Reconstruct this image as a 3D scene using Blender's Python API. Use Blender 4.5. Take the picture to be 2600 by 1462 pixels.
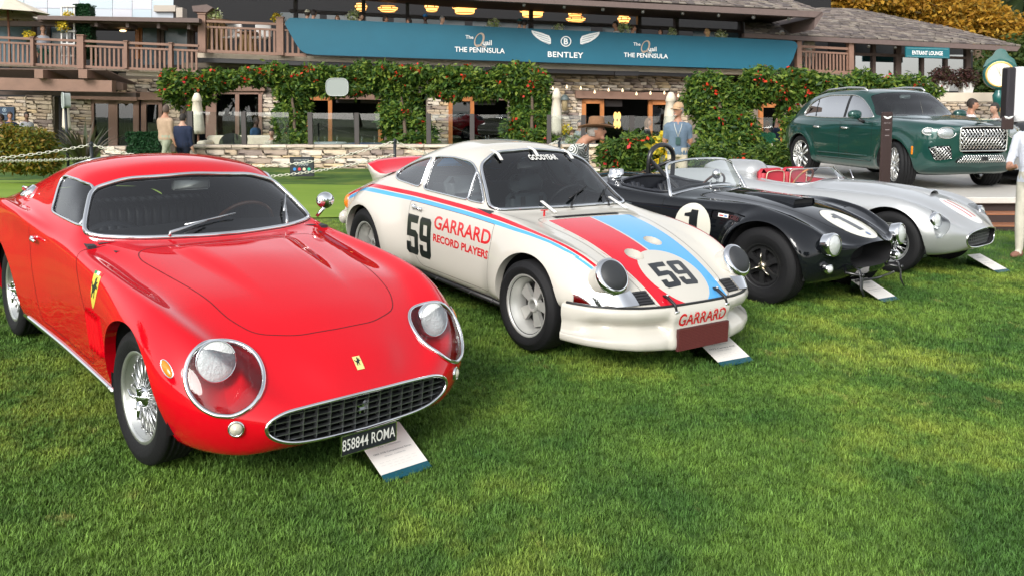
import bpy, bmesh, math, random
import numpy as np
from mathutils import Vector, Matrix
from mathutils.bvhtree import BVHTree
from mathutils.geometry import tessellate_polygon
for _o in list(bpy.data.objects): bpy.data.objects.remove(_o)
S = bpy.context.scene
COL = S.collection
rng = np.random.default_rng(7)
R_ = math.radians
# ---------------------------------------------------------------- camera
# the lawn falls gently to the right and towards the camera; G turns lawn coordinates into level (gravity) ones
_z = np.array([-.0409742, .0176230, 1.0]); _z /= np.linalg.norm(_z)
_x = np.cross([0, 1, 0], _z); _x /= np.linalg.norm(_x)
_y = np.cross(_z, _x)
G3 = np.stack([_x, _y, _z])
G = Matrix([list(G3[i]) + [0] for i in range(3)] + [[0, 0, 0, 1]])
FPX, CYPX, WPX, HPX = 2109.87453, 450.098647, 2600, 1462
_pi, _ro, CAMH = .102279732, .0394004286, 1.74216116
_fw = np.array([0, math.cos(_pi), -math.sin(_pi)]); _up = np.array([0, math.sin(_pi), math.cos(_pi)]); _rt = np.array([1., 0, 0])
_R = _rt * math.cos(_ro) + _up * math.sin(_ro); _U = _up * math.cos(_ro) - _rt * math.sin(_ro)
CR, CU, CF, CO = G3 @ _R, G3 @ _U, G3 @ _fw, G3 @ np.array([0, 0, CAMH])
cam_d = bpy.data.cameras.new('camera'); cam = bpy.data.objects.new('camera', cam_d); COL.objects.link(cam)
cam.matrix_world = Matrix([[CR[i], CU[i], -CF[i], CO[i]] for i in range(3)] + [[0, 0, 0, 1]])
cam_d.sensor_fit = 'HORIZONTAL'; cam_d.sensor_width = 36; cam_d.lens = 36 * FPX / WPX
cam_d.shift_y = -(HPX / 2 - CYPX) / WPX
cam_d.clip_end = 2000
S.camera = cam
# ---------------------------------------------------------------- sky, sun, exposure: bright high overcast
W = bpy.data.worlds.new('World'); S.world = W; W.use_nodes = True
wn = W.node_tree.nodes; wl = W.node_tree.links; wn.clear()
SUN_EL, SUN_AZ = R_(33), R_(203)   # azimuth from +Y, clockwise
sk = wn.new('ShaderNodeTexSky'); sk.sky_type = 'NISHITA'; sk.sun_disc = False
sk.sun_elevation = SUN_EL; sk.sun_rotation = SUN_AZ; sk.air_density = 1.0; sk.dust_density = 1.6; sk.ozone_density = 1.0
hs = wn.new('ShaderNodeHueSaturation'); hs.inputs['Saturation'].default_value = .22; hs.inputs['Value'].default_value = 1.0
bg = wn.new('ShaderNodeBackground'); bg.inputs['Strength'].default_value = .15
wo = wn.new('ShaderNodeOutputWorld')
wl.new(sk.outputs[0], hs.inputs['Color']); wl.new(hs.outputs[0], bg.inputs[0]); wl.new(bg.outputs[0], wo.inputs[0])
sl = bpy.data.lights.new('sun', 'SUN'); sl.energy = 1.5; sl.angle = R_(24); sl.color = (1, .96, .9)
sun = bpy.data.objects.new('sun', sl); COL.objects.link(sun)
_sd = Vector((math.sin(SUN_AZ) * math.cos(SUN_EL), math.cos(SUN_AZ) * math.cos(SUN_EL), math.sin(SUN_EL)))
sun.rotation_euler = _sd.to_track_quat('Z', 'Y').to_euler()
S.view_settings.view_transform = 'Standard'; S.view_settings.look = 'None'
S.view_settings.exposure = 0.9; S.view_settings.gamma = 1; S.view_settings.use_curve_mapping = False
S.cycles.max_bounces = 8; S.cycles.transparent_max_bounces = 24; S.cycles.glossy_bounces = 4; S.cycles.diffuse_bounces = 3
S.cycles.use_denoising = True; S.cycles.caustics_reflective = False; S.cycles.caustics_refractive = False
S.cycles.sample_clamp_indirect = 6
# ---------------------------------------------------------------- materials
_M = {}
def pm(name, col=(.5, .5, .5), rough=.5, metal=0, coat=0, spec=.5, emit=None, es=1, var=0, vscale=8, bump=0, bscale=60, inside=None, sheen=0, vcol=None, flake=0):
 """procedural principled material; var = colour variation by noise, vcol = second colour mixed by noise, inside = colour of the back of a panel"""
 if name in _M: return _M[name]
 m = bpy.data.materials.new(name); m.use_nodes = True; nt = m.node_tree; n = nt.nodes; l = nt.links
 b = n['Principled BSDF']; I = b.inputs
 I['Base Color'].default_value = (*col, 1); I['Roughness'].default_value = rough; I['Metallic'].default_value = metal
 I['Specular IOR Level'].default_value = spec
 if coat: I['Coat Weight'].default_value = coat; I['Coat Roughness'].default_value = .03
 if sheen: I['Sheen Weight'].default_value = sheen
 if emit: I['Emission Color'].default_value = (*emit, 1); I['Emission Strength'].default_value = es
 if var or vcol or bump:
  tc = n.new('ShaderNodeTexCoord')
 if var or vcol:
  nz = n.new('ShaderNodeTexNoise'); nz.inputs['Scale'].default_value = vscale; nz.inputs['Detail'].default_value = 6; nz.inputs['Roughness'].default_value = .65
  l.new(tc.outputs['Object'], nz.inputs['Vector'])
  mx = n.new('ShaderNodeMix'); mx.data_type = 'RGBA'
  c2 = vcol or tuple(c * (1 + var) for c in col); c1 = col if vcol else tuple(c * (1 - var) for c in col)
  mx.inputs[6].default_value = (*c1, 1); mx.inputs[7].default_value = (*c2, 1)
  rp = n.new('ShaderNodeMapRange'); rp.inputs[1].default_value = .3; rp.inputs[2].default_value = .7
  l.new(nz.outputs[0], rp.inputs[0]); l.new(rp.outputs[0], mx.inputs[0]); l.new(mx.outputs[2], I['Base Color'])
 if bump:
  nb = n.new('ShaderNodeTexNoise'); nb.inputs['Scale'].default_value = bscale; nb.inputs['Detail'].default_value = 4
  l.new(tc.outputs['Object'], nb.inputs['Vector'])
  bp = n.new('ShaderNodeBump'); bp.inputs['Strength'].default_value = bump; bp.inputs['Distance'].default_value = .01
  l.new(nb.outputs[0], bp.inputs['Height']); l.new(bp.outputs[0], I['Normal'])
 if inside:
  d = n.new('ShaderNodeBsdfDiffuse'); d.inputs[0].default_value = (*inside, 1)
  g = n.new('ShaderNodeNewGeometry'); ms = n.new('ShaderNodeMixShader')
  l.new(g.outputs['Backfacing'], ms.inputs[0]); l.new(b.outputs[0], ms.inputs[1]); l.new(d.outputs[0], ms.inputs[2])
  l.new(ms.outputs[0], n['Material Output'].inputs[0])
 _M[name] = m; return m
def glass(name, tint=(.9, .93, .92), refl=1.0, dark=0.0, rough=0.0, ior=1.5):
 """thin window pane: clear (tinted) with a fresnel reflection"""
 if name in _M: return _M[name]
 m = bpy.data.materials.new(name); m.use_nodes = True; n = m.node_tree.nodes; l = m.node_tree.links; n.clear()
 o = n.new('ShaderNodeOutputMaterial'); t = n.new('ShaderNodeBsdfTransparent'); t.inputs[0].default_value = (*tint, 1)
 g = n.new('ShaderNodeBsdfGlossy'); g.inputs[0].default_value = (refl, refl, refl, 1); g.inputs[1].default_value = rough
 fr = n.new('ShaderNodeFresnel'); fr.inputs[0].default_value = ior
 mx = n.new('ShaderNodeMixShader')
 ad = n.new('ShaderNodeMath'); ad.operation = 'ADD'; ad.inputs[1].default_value = dark; ad.use_clamp = True
 l.new(fr.outputs[0], ad.inputs[0]); l.new(ad.outputs[0], mx.inputs[0]); l.new(t.outputs[0], mx.inputs[1]); l.new(g.outputs[0], mx.inputs[2]); l.new(mx.outputs[0], o.inputs[0])
 _M[name] = m; return m
# ---------------------------------------------------------------- objects
def link(o, parent=None):
 COL.objects.link(o)
 if parent is not None: o.parent = parent
 return o
def tag(o, label=None, cat=None, group=None, kind=None):
 if label: o['label'] = label
 if cat: o['category'] = cat
 if group: o['group'] = group
 if kind: o['kind'] = kind
 return o
def empty(name, label, cat, loc=(0, 0, 0), rz=0, group=None, mat=None):
 o = link(bpy.data.objects.new(name, None)); o.empty_display_size = .1
 if mat is not None: o.matrix_world = mat
 else: o.location = loc; o.rotation_euler = (0, 0, rz)
 return tag(o, label, cat, group)
def mesh(name, V, F, mat=None, N=None, mi=None, smooth=True):
 """numpy / list mesh data; F list of index lists or (n,3)/(n,4) array; mat one or several materials"""
 me = bpy.data.meshes.new(name); V = np.asarray(V, float)
 if isinstance(F, np.ndarray):
  k = F.shape[1]; me.vertices.add(len(V)); me.vertices.foreach_set('co', V.ravel().astype(np.float32))
  me.loops.add(F.size); me.loops.foreach_set('vertex_index', F.ravel().astype(np.int32))
  me.polygons.add(len(F)); me.polygons.foreach_set('loop_start', np.arange(0, F.size, k, dtype=np.int32))
  me.update(calc_edges=True)
 else:
  me.from_pydata([tuple(v) for v in V], [], [list(map(int, f)) for f in F])
 ms = mat if isinstance(mat, (list, tuple)) else [mat] if mat else []
 for m in ms: me.materials.append(m)
 if mi is not None: me.polygons.foreach_set('material_index', np.asarray(mi, np.int32))
 me.polygons.foreach_set('use_smooth', np.full(len(me.polygons), bool(smooth)))
 if N is not None: me.normals_split_custom_set_from_vertices(np.asarray(N, float))
 me.update(); return me
def ob(name, V, F, mat=None, parent=None, N=None, mi=None, smooth=False, loc=None, rot=None):
 o = bpy.data.objects.new(name, mesh(name, V, F, mat, N, mi, smooth)); link(o, parent)
 if loc is not None: o.location = loc
 if rot is not None: o.rotation_euler = rot
 return o
def dup(o, parent=None, loc=None, rot=None, label=None, scale=None, tree=True):
 c = o.copy(); COL.objects.link(c); c.parent = parent
 if loc is not None: c.location = loc
 if rot is not None: c.rotation_euler = rot
 if scale is not None: c.scale = scale
 if label: c['label'] = label
 if tree:
  for ch in [x for x in COL.objects if x.parent == o]: dup(ch, c)
 return c
class MB:
 """collects simple shapes into one mesh"""
 def __init__(s): s.V = []; s.F = []; s.M = []; s.n = 0
 def add(s, V, F, m=0):
  V = np.asarray(V, float); s.V.append(V)
  for f in F: s.F.append([int(i) + s.n for i in f]); s.M.append(m)
  s.n += len(V); return s
 def box(s, a, b, m=0, rz=0, c=None, bev=0):
  x0, y0, z0 = a; x1, y1, z1 = b
  if bev:
   V = []
   for sx, sy, sz in ((x, y, z) for x in (0, 1) for y in (0, 1) for z in (0, 1)):
    X, Y, Z = (x0, x1)[sx], (y0, y1)[sy], (z0, z1)[sz]; dx, dy, dz = (bev, -bev)[sx], (bev, -bev)[sy], (bev, -bev)[sz]
    V += [(X, Y + dy, Z + dz), (X + dx, Y, Z + dz), (X + dx, Y + dy, Z)]
   def I(x, y, z, k): return (x * 4 + y * 2 + z) * 3 + k
   F = []
   for k, ax in ((0, 'x'), (1, 'y'), (2, 'z')):
    for sgn in (0, 1):
     q = [(0, 0), (1, 0), (1, 1), (0, 1)]
     co = [(sgn, u, v) if k == 0 else (u, sgn, v) if k == 1 else (u, v, sgn) for u, v in q]
     f = [I(*t, k) for t in co]
     F.append(f if (sgn == 1) ^ (k == 1) else f[::-1])
   for u in (0, 1):
    for v in (0, 1):
     F.append([I(0, u, v, 1), I(1, u, v, 1), I(1, u, v, 2), I(0, u, v, 2)])
     F.append([I(u, 0, v, 0), I(u, 1, v, 0), I(u, 1, v, 2), I(u, 0, v, 2)])
     F.append([I(u, v, 0, 0), I(u, v, 1, 0), I(u, v, 1, 1), I(u, v, 0, 1)])
   for x in (0, 1):
    for y in (0, 1):
     for z in (0, 1): F.append([I(x, y, z, 0), I(x, y, z, 1), I(x, y, z, 2)])
  else:
   V = [(x, y, z) for x in (x0, x1) for y in (y0, y1) for z in (z0, z1)]
   F = [(0, 1, 3, 2), (4, 6, 7, 5), (0, 4, 5, 1), (2, 3, 7, 6), (0, 2, 6, 4), (1, 5, 7, 3)]
  V = np.array(V, float)
  if rz:
   c = c if c is not None else ((x0 + x1) / 2, (y0 + y1) / 2); cs, sn = math.cos(rz), math.sin(rz)
   d = V[:, :2] - np.array(c); V[:, 0] = c[0] + cs * d[:, 0] - sn * d[:, 1]; V[:, 1] = c[1] + sn * d[:, 0] + cs * d[:, 1]
  return s.add(V, F, m)
 def bar(s, a, b, w, h=None, m=0, up=(0, 0, 1)):
  """box-section bar from a to b"""
  a = np.array(a, float); b = np.array(b, float); h = h or w; d = b - a; d /= np.linalg.norm(d)
  u = np.array(up, float)
  if abs(d @ u) > .98: u = np.array([1., 0, 0])
  r = np.cross(d, u); r /= np.linalg.norm(r); u = np.cross(r, d)
  V = [p + r * sx * w / 2 + u * sz * h / 2 for p in (a, b) for sx, sz in ((-1, -1), (1, -1), (1, 1), (-1, 1))]
  return s.add(V, [(0, 3, 2, 1), (4, 5, 6, 7), (0, 1, 5, 4), (1, 2, 6, 5), (2, 3, 7, 6), (3, 0, 4, 7)], m)
 def tube(s, pts, r, n=8, closed=False, m=0, cap=True, flat=None, up=None):
  V, F = tube(pts, r, n, closed, cap, flat, up); return s.add(V, F, m)
 def lathe(s, prof, n=24, ax='z', c=(0, 0, 0), m=0, close=False, a0=0, a1=2 * math.pi):
  V, F = lathe(prof, n, ax, close, a0, a1); return s.add(V + np.array(c), F, m)
 def ell(s, c, r, nu=12, nv=8, m=0, rot=None):
  V, F = ellipsoid(nu, nv); V = V * np.array(r)
  if rot is not None: V = V @ np.array(rot).T
  return s.add(V + np.array(c), F, m)
 def quad(s, *p, m=0): return s.add(p, [range(len(p))], m)
 def prism(s, poly, d, m=0, f=None):
  """polygon in (u,v) extruded by d along w; f maps (u,v,w) to xyz"""
  n = len(poly); V = [(u, v, 0) for u, v in poly] + [(u, v, d) for u, v in poly]
  V = np.array(V, float)
  if f: V = np.array([f(*p) for p in V])
  return s.add(V, [list(range(n))[::-1], list(range(n, 2 * n))] + [[i, (i + 1) % n, n + (i + 1) % n, n + i] for i in range(n)], m)
 def out(s, name, mat=None, parent=None, smooth=False, loc=None, rot=None):
  V = np.concatenate(s.V) if s.V else np.zeros((0, 3))
  return ob(name, V, s.F, mat, parent, None, s.M if isinstance(mat, (list, tuple)) else None, smooth, loc, rot)
def tube(pts, r, n=8, closed=False, cap=True, flat=None, up=None):
 P = np.asarray(pts, float); k = len(P); r = np.broadcast_to(np.asarray(r, float), (k,))
 T = np.roll(P, -1, 0) - np.roll(P, 1, 0)
 if not closed: T[0] = P[1] - P[0]; T[-1] = P[-1] - P[-2]
 T /= np.linalg.norm(T, axis=1)[:, None] + 1e-12
 Nn = np.zeros_like(P)
 if up is not None:
  U = np.broadcast_to(np.asarray(up, float), P.shape); Nn = U - T * (U * T).sum(1)[:, None]
 else:
  a = np.array([0, 0, 1.]) if abs(T[0][2]) < .9 else np.array([1., 0, 0])
  for i in range(k):
   a = a - T[i] * (a @ T[i]); a = a / (np.linalg.norm(a) + 1e-12); Nn[i] = a
 Nn /= np.linalg.norm(Nn, axis=1)[:, None] + 1e-12
 B = np.cross(T, Nn); th = np.arange(n) * 2 * math.pi / n; fl = flat if flat else 1
 V = P[:, None] + r[:, None, None] * (np.cos(th)[None, :, None] * B[:, None] + fl * np.sin(th)[None, :, None] * Nn[:, None])
 F = []
 for i in range(k if closed else k - 1):
  a, b = i * n, ((i + 1) % k) * n
  F += [[a + j, a + (j + 1) % n, b + (j + 1) % n, b + j] for j in range(n)]
 if cap and not closed: F += [list(range(n))[::-1], [(k - 1) * n + j for j in range(n)]]
 return V.reshape(-1, 3), F
def lathe(prof, n=24, ax='z', close=False, a0=0, a1=2 * math.pi):
 """prof = [(r, h)...] turned round an axis"""
 full = abs(a1 - a0 - 2 * math.pi) < 1e-6
 th = a0 + (a1 - a0) * np.arange(n) / (n if full else n - 1); p = np.array(prof, float); k = len(p)
 r = p[:, 0][:, None]; h = np.broadcast_to(p[:, 1][:, None], (k, n)); c, s_ = r * np.cos(th), r * np.sin(th)
 V = np.stack({'z': (c, s_, h), 'y': (s_, h, c), 'x': (h, c, s_)}[ax], -1).reshape(-1, 3); F = []
 for i in range(k if close else k - 1):
  a, b = i * n, ((i + 1) % k) * n
  for j in range(n if full else n - 1): F.append([a + j, a + (j + 1) % n, b + (j + 1) % n, b + j])
 return V, F
def ellipsoid(nu=12, nv=8):
 V = [(0, 0, 1)]; F = []
 for i in range(1, nv):
  t = math.pi * i / nv
  for j in range(nu): a = 2 * math.pi * j / nu; V.append((math.sin(t) * math.cos(a), math.sin(t) * math.sin(a), math.cos(t)))
 V.append((0, 0, -1)); e = len(V) - 1
 for j in range(nu): F.append([0, 1 + j, 1 + (j + 1) % nu]); F.append([e, e - nu + (j + 1) % nu, e - nu + j])
 for i in range(nv - 2):
  for j in range(nu): a = 1 + i * nu; F.append([a + j, a + nu + j, a + nu + (j + 1) % nu, a + (j + 1) % nu])
 return np.array(V, float), F
def at(px, py, Y):
 """point of the level world seen at photo pixel (px,py) at depth Y"""
 d = CF + CR * (px - WPX / 2) / FPX - CU * (py - CYPX) / FPX
 return CO + d * (Y - CO[1]) / d[1]
def lawn(x, y, z=0): return Vector(G3 @ np.array([x, y, z]))
def lawn_z(x, y):
 n = G3[:, 2]; return -(n[0] * x + n[1] * y) / n[2]
# ================================================================ car surfacing
def pchip(x, y, q):
 x = np.asarray(x, float); y = np.asarray(y, float); h = np.diff(x); d = np.diff(y) / h; m = np.zeros_like(y)
 if len(x) == 2: return y[0] + d[0] * (q - x[0])
 w1 = 2 * h[1:] + h[:-1]; w2 = h[1:] + 2 * h[:-1]; ok = d[1:] * d[:-1] > 0
 with np.errstate(all='ignore'): m[1:-1] = np.where(ok, (w1 + w2) / (w1 / d[:-1] + w2 / d[1:]), 0)
 m[0], m[-1] = d[0], d[-1]
 i = np.clip(np.searchsorted(x, q) - 1, 0, len(h) - 1); t = (q - x[i]) / h[i]
 return (1 + 2 * t) * (1 - t) ** 2 * y[i] + t * (1 - t) ** 2 * h[i] * m[i] + t * t * (3 - 2 * t) * y[i + 1] + t * t * (t - 1) * h[i] * m[i + 1]
def crom(P, k):
 """centripetal Catmull-Rom through P (stations, lines, 3) across lines, k steps between lines"""
 A = np.concatenate([2 * P[:, :1] - P[:, 1:2], P, 2 * P[:, -1:] - P[:, -2:-1]], 1); out = []
 n = P.shape[1]
 for j in range(n - 1):
  p0, p1, p2, p3 = A[:, j], A[:, j + 1], A[:, j + 2], A[:, j + 3]
  dt = [np.maximum(np.linalg.norm(b - a, axis=1), 1e-4)[:, None] ** .5 for a, b in ((p0, p1), (p1, p2), (p2, p3))]
  t1 = dt[0]; t2 = t1 + dt[1]; t3 = t2 + dt[2]
  for s in range(k):
   t = t1 + (t2 - t1) * s / k
   a1 = (t1 - t) / t1 * p0 + t / t1 * p1; a2 = (t2 - t) / (t2 - t1) * p1 + (t - t1) / (t2 - t1) * p2; a3 = (t3 - t) / (t3 - t2) * p2 + (t - t2) / (t3 - t2) * p3
   b1 = (t2 - t) / t2 * a1 + t / t2 * a2; b2 = (t3 - t) / (t3 - t1) * a2 + (t - t1) / (t3 - t1) * a3
   out.append((t2 - t) / (t2 - t1) * b1 + (t - t1) / (t2 - t1) * b2)
 out.append(P[:, -1]); return np.stack(out, 1)
def body_grid(lines, xa, xb, ns=150, k=8, su=3, sv=2, ends=(.16, .16), fade=None):
 """lines: lists of (x,y,z), tail to nose, from the sill up to the centre line (last, y=0). Returns full mirrored grid (ns, nv, 3)"""
 s = np.linspace(0, 1, ns); rows = []
 e0, e1 = ends
 for L in lines:
  L = np.array(L, float); x0, x1 = L[0, 0], L[-1, 0]
  def ez(t): return t
  x = np.where(s < e0, x0 + (xa - x0) * (1 - (1 - s / e0) ** 1.6), np.where(s > 1 - e1, x1 - (x1 - xb) * (1 - (1 - (1 - s) / e1) ** 1.6), xa + (xb - xa) * (s - e0) / (1 - e0 - e1)))
  rows.append(np.stack([x, pchip(L[:, 0], L[:, 1], x), pchip(L[:, 0], L[:, 2], x)], 1))
 P = np.stack(rows, 1)
 for _ in range(su):
  Q = P.copy(); Q[1:-1] = (P[:-2] + 2 * P[1:-1] + P[2:]) / 4; P = Q
 M = P[:, :-1][:, ::-1] * np.array([1, -1, 1])
 g = crom(np.concatenate([P, M], 1), k)
 for _ in range(sv):
  Q = g.copy(); Q[:, 1:-1] = (g[:, :-2] + 2 * g[:, 1:-1] + g[:, 2:]) / 4; g = Q
 return g
def grid_normals(g):
 du = np.gradient(g, axis=0); dv = np.gradient(g, axis=1); n = np.cross(du, dv)
 return n / (np.linalg.norm(n, axis=2)[..., None] + 1e-12)
class Surf:
 """triangle soup on a smooth grid that can be cut along the zero line of any function; every triangle carries a label"""
 def __init__(s, g=None, flip=True):
  if g is None: return
  a, b = g.shape[:2]; N = grid_normals(g)
  i = np.arange(a * b).reshape(a, b); q = np.stack([i[:-1, :-1], i[1:, :-1], i[1:, 1:], i[:-1, 1:]], -1).reshape(-1, 4)
  s.V = g.reshape(-1, 3); s.N = N.reshape(-1, 3)
  alt = ((np.arange(len(q)) % (b - 1)) < (b - 1) // 2)
  T = np.where(alt[:, None, None], np.stack([q[:, [0, 1, 2]], q[:, [0, 2, 3]]], 1), np.stack([q[:, [0, 1, 3]], q[:, [1, 2, 3]]], 1)).reshape(-1, 3)
  if flip: s.N = -s.N; T = T[:, ::-1]
  s.T = T; s.L = np.zeros(len(T), int)
 def cut(s, fn, new, only=None, sel=None):
  """triangles where fn(V)<0 get label `new`; only = labels that may be cut, sel(centroid, normal) = extra mask"""
  d = np.asarray(fn(s.V), float); d = np.where(np.abs(d) < 1e-5, 1e-5, d)
  ok = np.ones(len(s.T), bool) if only is None else np.isin(s.L, only)
  if sel is not None: ok &= sel(s.V[s.T].mean(1), s.N[s.T].mean(1))
  D = d[s.T]; neg = (D < 0).sum(1)
  s.L = np.where(ok & (neg == 3), new, s.L)
  mix = np.where(ok & (neg > 0) & (neg < 3))[0]
  if not len(mix): return s
  T = s.T[mix]; D = D[mix]; L = s.L[mix]
  one = np.where((D < 0).sum(1) == 1, (D < 0).argmax(1), (D > 0).argmax(1))   # the lone corner
  r = np.arange(len(T)); a = T[r, one]; b = T[r, (one + 1) % 3]; c = T[r, (one + 2) % 3]
  E = np.concatenate([np.stack([a, b], 1), np.stack([a, c], 1)]); E.sort(1)
  u, inv = np.unique(E, axis=0, return_inverse=True); inv = inv.ravel()
  t = (d[u[:, 0]] / (d[u[:, 0]] - d[u[:, 1]]))[:, None]
  nV = s.V[u[:, 0]] * (1 - t) + s.V[u[:, 1]] * t; nN = s.N[u[:, 0]] * (1 - t) + s.N[u[:, 1]] * t
  nN /= np.linalg.norm(nN, axis=1)[:, None] + 1e-12; base = len(s.V)
  ab = base + inv[:len(T)]; ac = base + inv[len(T):]; lone_neg = d[a] < 0
  s.V = np.concatenate([s.V, nV]); s.N = np.concatenate([s.N, nN])
  keep = np.ones(len(s.T), bool); keep[mix] = False
  t1 = np.stack([a, ab, ac], 1); t2 = np.stack([ab, b, c], 1); t3 = np.stack([ab, c, ac], 1)
  s.T = np.concatenate([s.T[keep], t1, t2, t3])
  s.L = np.concatenate([s.L[keep], np.where(lone_neg, new, L), np.where(lone_neg, L, new), np.where(lone_neg, L, new)])
  return s
 def drop(s, *labels):
  k = ~np.isin(s.L, labels); s.T, s.L = s.T[k], s.L[k]; return s
 def sub(s, labels, off=0):
  T = s.T[np.isin(s.L, labels)]; u, inv = np.unique(T, return_inverse=True)
  return s.V[u] + s.N[u] * off, s.N[u], inv.reshape(-1, 3)
 def loops(s, labels, sel=None):
  T = s.T[np.isin(s.L, labels)]
  if sel is not None: T = T[sel(s.V[T].mean(1))]
  E = np.concatenate([T[:, [0, 1]], T[:, [1, 2]], T[:, [2, 0]]]); key = np.sort(E, 1)
  u, idx, cnt = np.unique(key, axis=0, return_index=True, return_counts=True)
  B = E[idx[cnt == 1]]; nx = {}
  for a, b in B: nx.setdefault(int(a), []).append(int(b))
  out = []
  starts = set(nx) - set(int(b) for b in B[:, 1])
  while nx:
   a = starts.pop() if starts else next(iter(nx)); L = [a]
   if a not in nx: continue
   while True:
    a = L[-1]
    if a not in nx: break
    b = nx[a].pop()
    if not nx[a]: del nx[a]
    if b == L[0]: L.append(b); break
    L.append(b)
   out.append(np.array(L))
  return sorted(out, key=lambda L: -len(L))
 def part(s, name, labels, mat, parent, off=0, mi=None):
  V, N, T = s.sub(labels, off)
  m = None
  if mi is not None: m = np.array([mi.get(int(x), 0) for x in s.L[np.isin(s.L, labels)]])
  return ob(name, V, T, mat, parent, N, m, True)
 def bvh(s, labels=None):
  T = s.T if labels is None else s.T[np.isin(s.L, labels)]
  return BVHTree.FromPolygons([tuple(v) for v in s.V], [tuple(int(i) for i in t) for t in T])
def resample(P, step, closed):
 P = np.asarray(P, float)
 if closed and np.linalg.norm(P[0] - P[-1]) > 1e-9: P = np.concatenate([P, P[:1]])
 d = np.concatenate([[0], np.cumsum(np.linalg.norm(np.diff(P, axis=0), axis=1))]); n = max(4, int(round(d[-1] / step)))
 q = np.linspace(0, d[-1], n + 1)
 Q = np.stack([np.interp(q, d, P[:, i]) for i in range(P.shape[1])], 1)
 return Q[:-1] if closed else Q
def smooth_loop(P, closed, it=2):
 for _ in range(it):
  Q = (np.roll(P, 1, 0) + 2 * P + np.roll(P, -1, 0)) / 4
  if not closed: Q[0], Q[-1] = P[0], P[-1]
  P = Q
 return P
def trim(s, loop, r, lift, step=.025, it=4, mb=None, n=8, flat=None, inset=0):
 """tube along a surface loop"""
 cl = loop[0] == loop[-1]; L = loop[:-1] if cl else loop
 P = resample(np.concatenate([s.V[L] + s.N[L] * lift, s.N[L]], 1), step, cl); P = smooth_loop(P, cl, it)
 mb = mb or MB(); mb.tube(P[:, :3], r, n, cl, flat=flat, up=P[:, 3:] if flat else None); return mb
def gap(s, loop, w=.004, lift=.0008, step=.02, mb=None, it=2, zmax=9):
 """flat dark ribbon: a shut line, left out above zmax"""
 if (s.V[loop][:, 2] > zmax).any():
  L = loop[:-1] if loop[0] == loop[-1] else loop; hi = s.V[L][:, 2] > zmax; L = np.roll(L, -int(np.argmax(hi))); hi = s.V[L][:, 2] > zmax; mb = mb or MB(); run = []
  for v, q in zip(list(L) + [L[0]], list(hi) + [True]):
   if not q: run.append(v)
   else:
    if len(run) > 6: gap(s, np.array(run), w, lift, step, mb, it)
    run = []
  return mb
 cl = loop[0] == loop[-1]; L = loop[:-1] if cl else loop
 P = resample(np.concatenate([s.V[L], s.N[L]], 1), step, cl); P = smooth_loop(P, cl, it); p, nn = P[:, :3], P[:, 3:]
 return ribbon(p, nn, w, lift, cl, mb)
def ribbon(p, nn, w, lift, cl, mb=None):
 t = np.roll(p, -1, 0) - np.roll(p, 1, 0)
 if not cl: t[0] = p[1] - p[0]; t[-1] = p[-1] - p[-2]
 t /= np.linalg.norm(t, axis=1)[:, None] + 1e-12; b = np.cross(nn, t); k = len(p)
 V = np.concatenate([p + nn * lift - b * w / 2, p + nn * lift + b * w / 2])
 F = [[i, (i + 1) % k, k + (i + 1) % k, k + i][::-1] for i in range(k if cl else k - 1)]
 mb = mb or MB(); return mb.add(V, F)
def flange(s, loop, vec, mb=None, steps=1):
 """folds a panel edge along vec (constant vector or function of points)"""
 cl = loop[0] == loop[-1]; L = loop[:-1] if cl else loop; P = s.V[L]; Q = P + (vec(P) if callable(vec) else np.array(vec)); k = len(P)
 mb = mb or MB(); return mb.add(np.concatenate([P, Q]), [[i, (i + 1) % k, k + (i + 1) % k, k + i] for i in range(k if cl else k - 1)])
def poly_sd(poly, rad=0):
 """signed distance (negative inside) to a closed 2-D polygon, optionally rounded"""
 P = np.array(poly, float)
 if rad: P = round_poly(P, rad)
 def f(q):
  d = np.full(len(q), 1e9); ins = np.zeros(len(q), bool)
  for a, b in zip(P, np.roll(P, -1, 0)):
   e = b - a; w = q - a; t = np.clip((w @ e) / (e @ e + 1e-15), 0, 1); d = np.minimum(d, np.linalg.norm(w - t[:, None] * e, axis=1))
   c = (a[1] > q[:, 1]) != (b[1] > q[:, 1])
   with np.errstate(all='ignore'): ins ^= c & (q[:, 0] < (b[0] - a[0]) * (q[:, 1] - a[1]) / (b[1] - a[1]) + a[0])
  return np.where(ins, -d, d)
 return f
def round_poly(P, r, k=6):
 P = np.array(P, float); out = []; n = len(P); rr = r if hasattr(r, '__len__') else [r] * n
 for i in range(n):
  a, b, c = P[i - 1], P[i], P[(i + 1) % n]; u = a - b; v = c - b; lu, lv = np.linalg.norm(u), np.linalg.norm(v)
  d = min(rr[i], lu * .48, lv * .48)
  if d < 1e-4: out.append(b); continue
  p, q = b + u / lu * d, b + v / lv * d
  for t in np.linspace(0, 1, k): out.append((1 - t) ** 2 * p + 2 * t * (1 - t) * b + t * t * q)
 return np.array(out)
def sdxz(poly, rad=0): f = poly_sd(poly, rad); return lambda V: f(V[:, [0, 2]])
def sdxy(poly, rad=0): f = poly_sd(poly, rad); return lambda V: f(V[:, [0, 1]])
def sdyz(poly, rad=0): f = poly_sd(poly, rad); return lambda V: f(V[:, [1, 2]])
TMP = bpy.data.scenes.new('tmp')
def evaluated(o):
 """mesh of an object evaluated in an otherwise empty scene"""
 TMP.collection.objects.link(o); TMP.view_layers[0].update(); dg = TMP.view_layers[0].depsgraph; return bpy.data.meshes.new_from_object(o.evaluated_get(dg))
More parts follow.
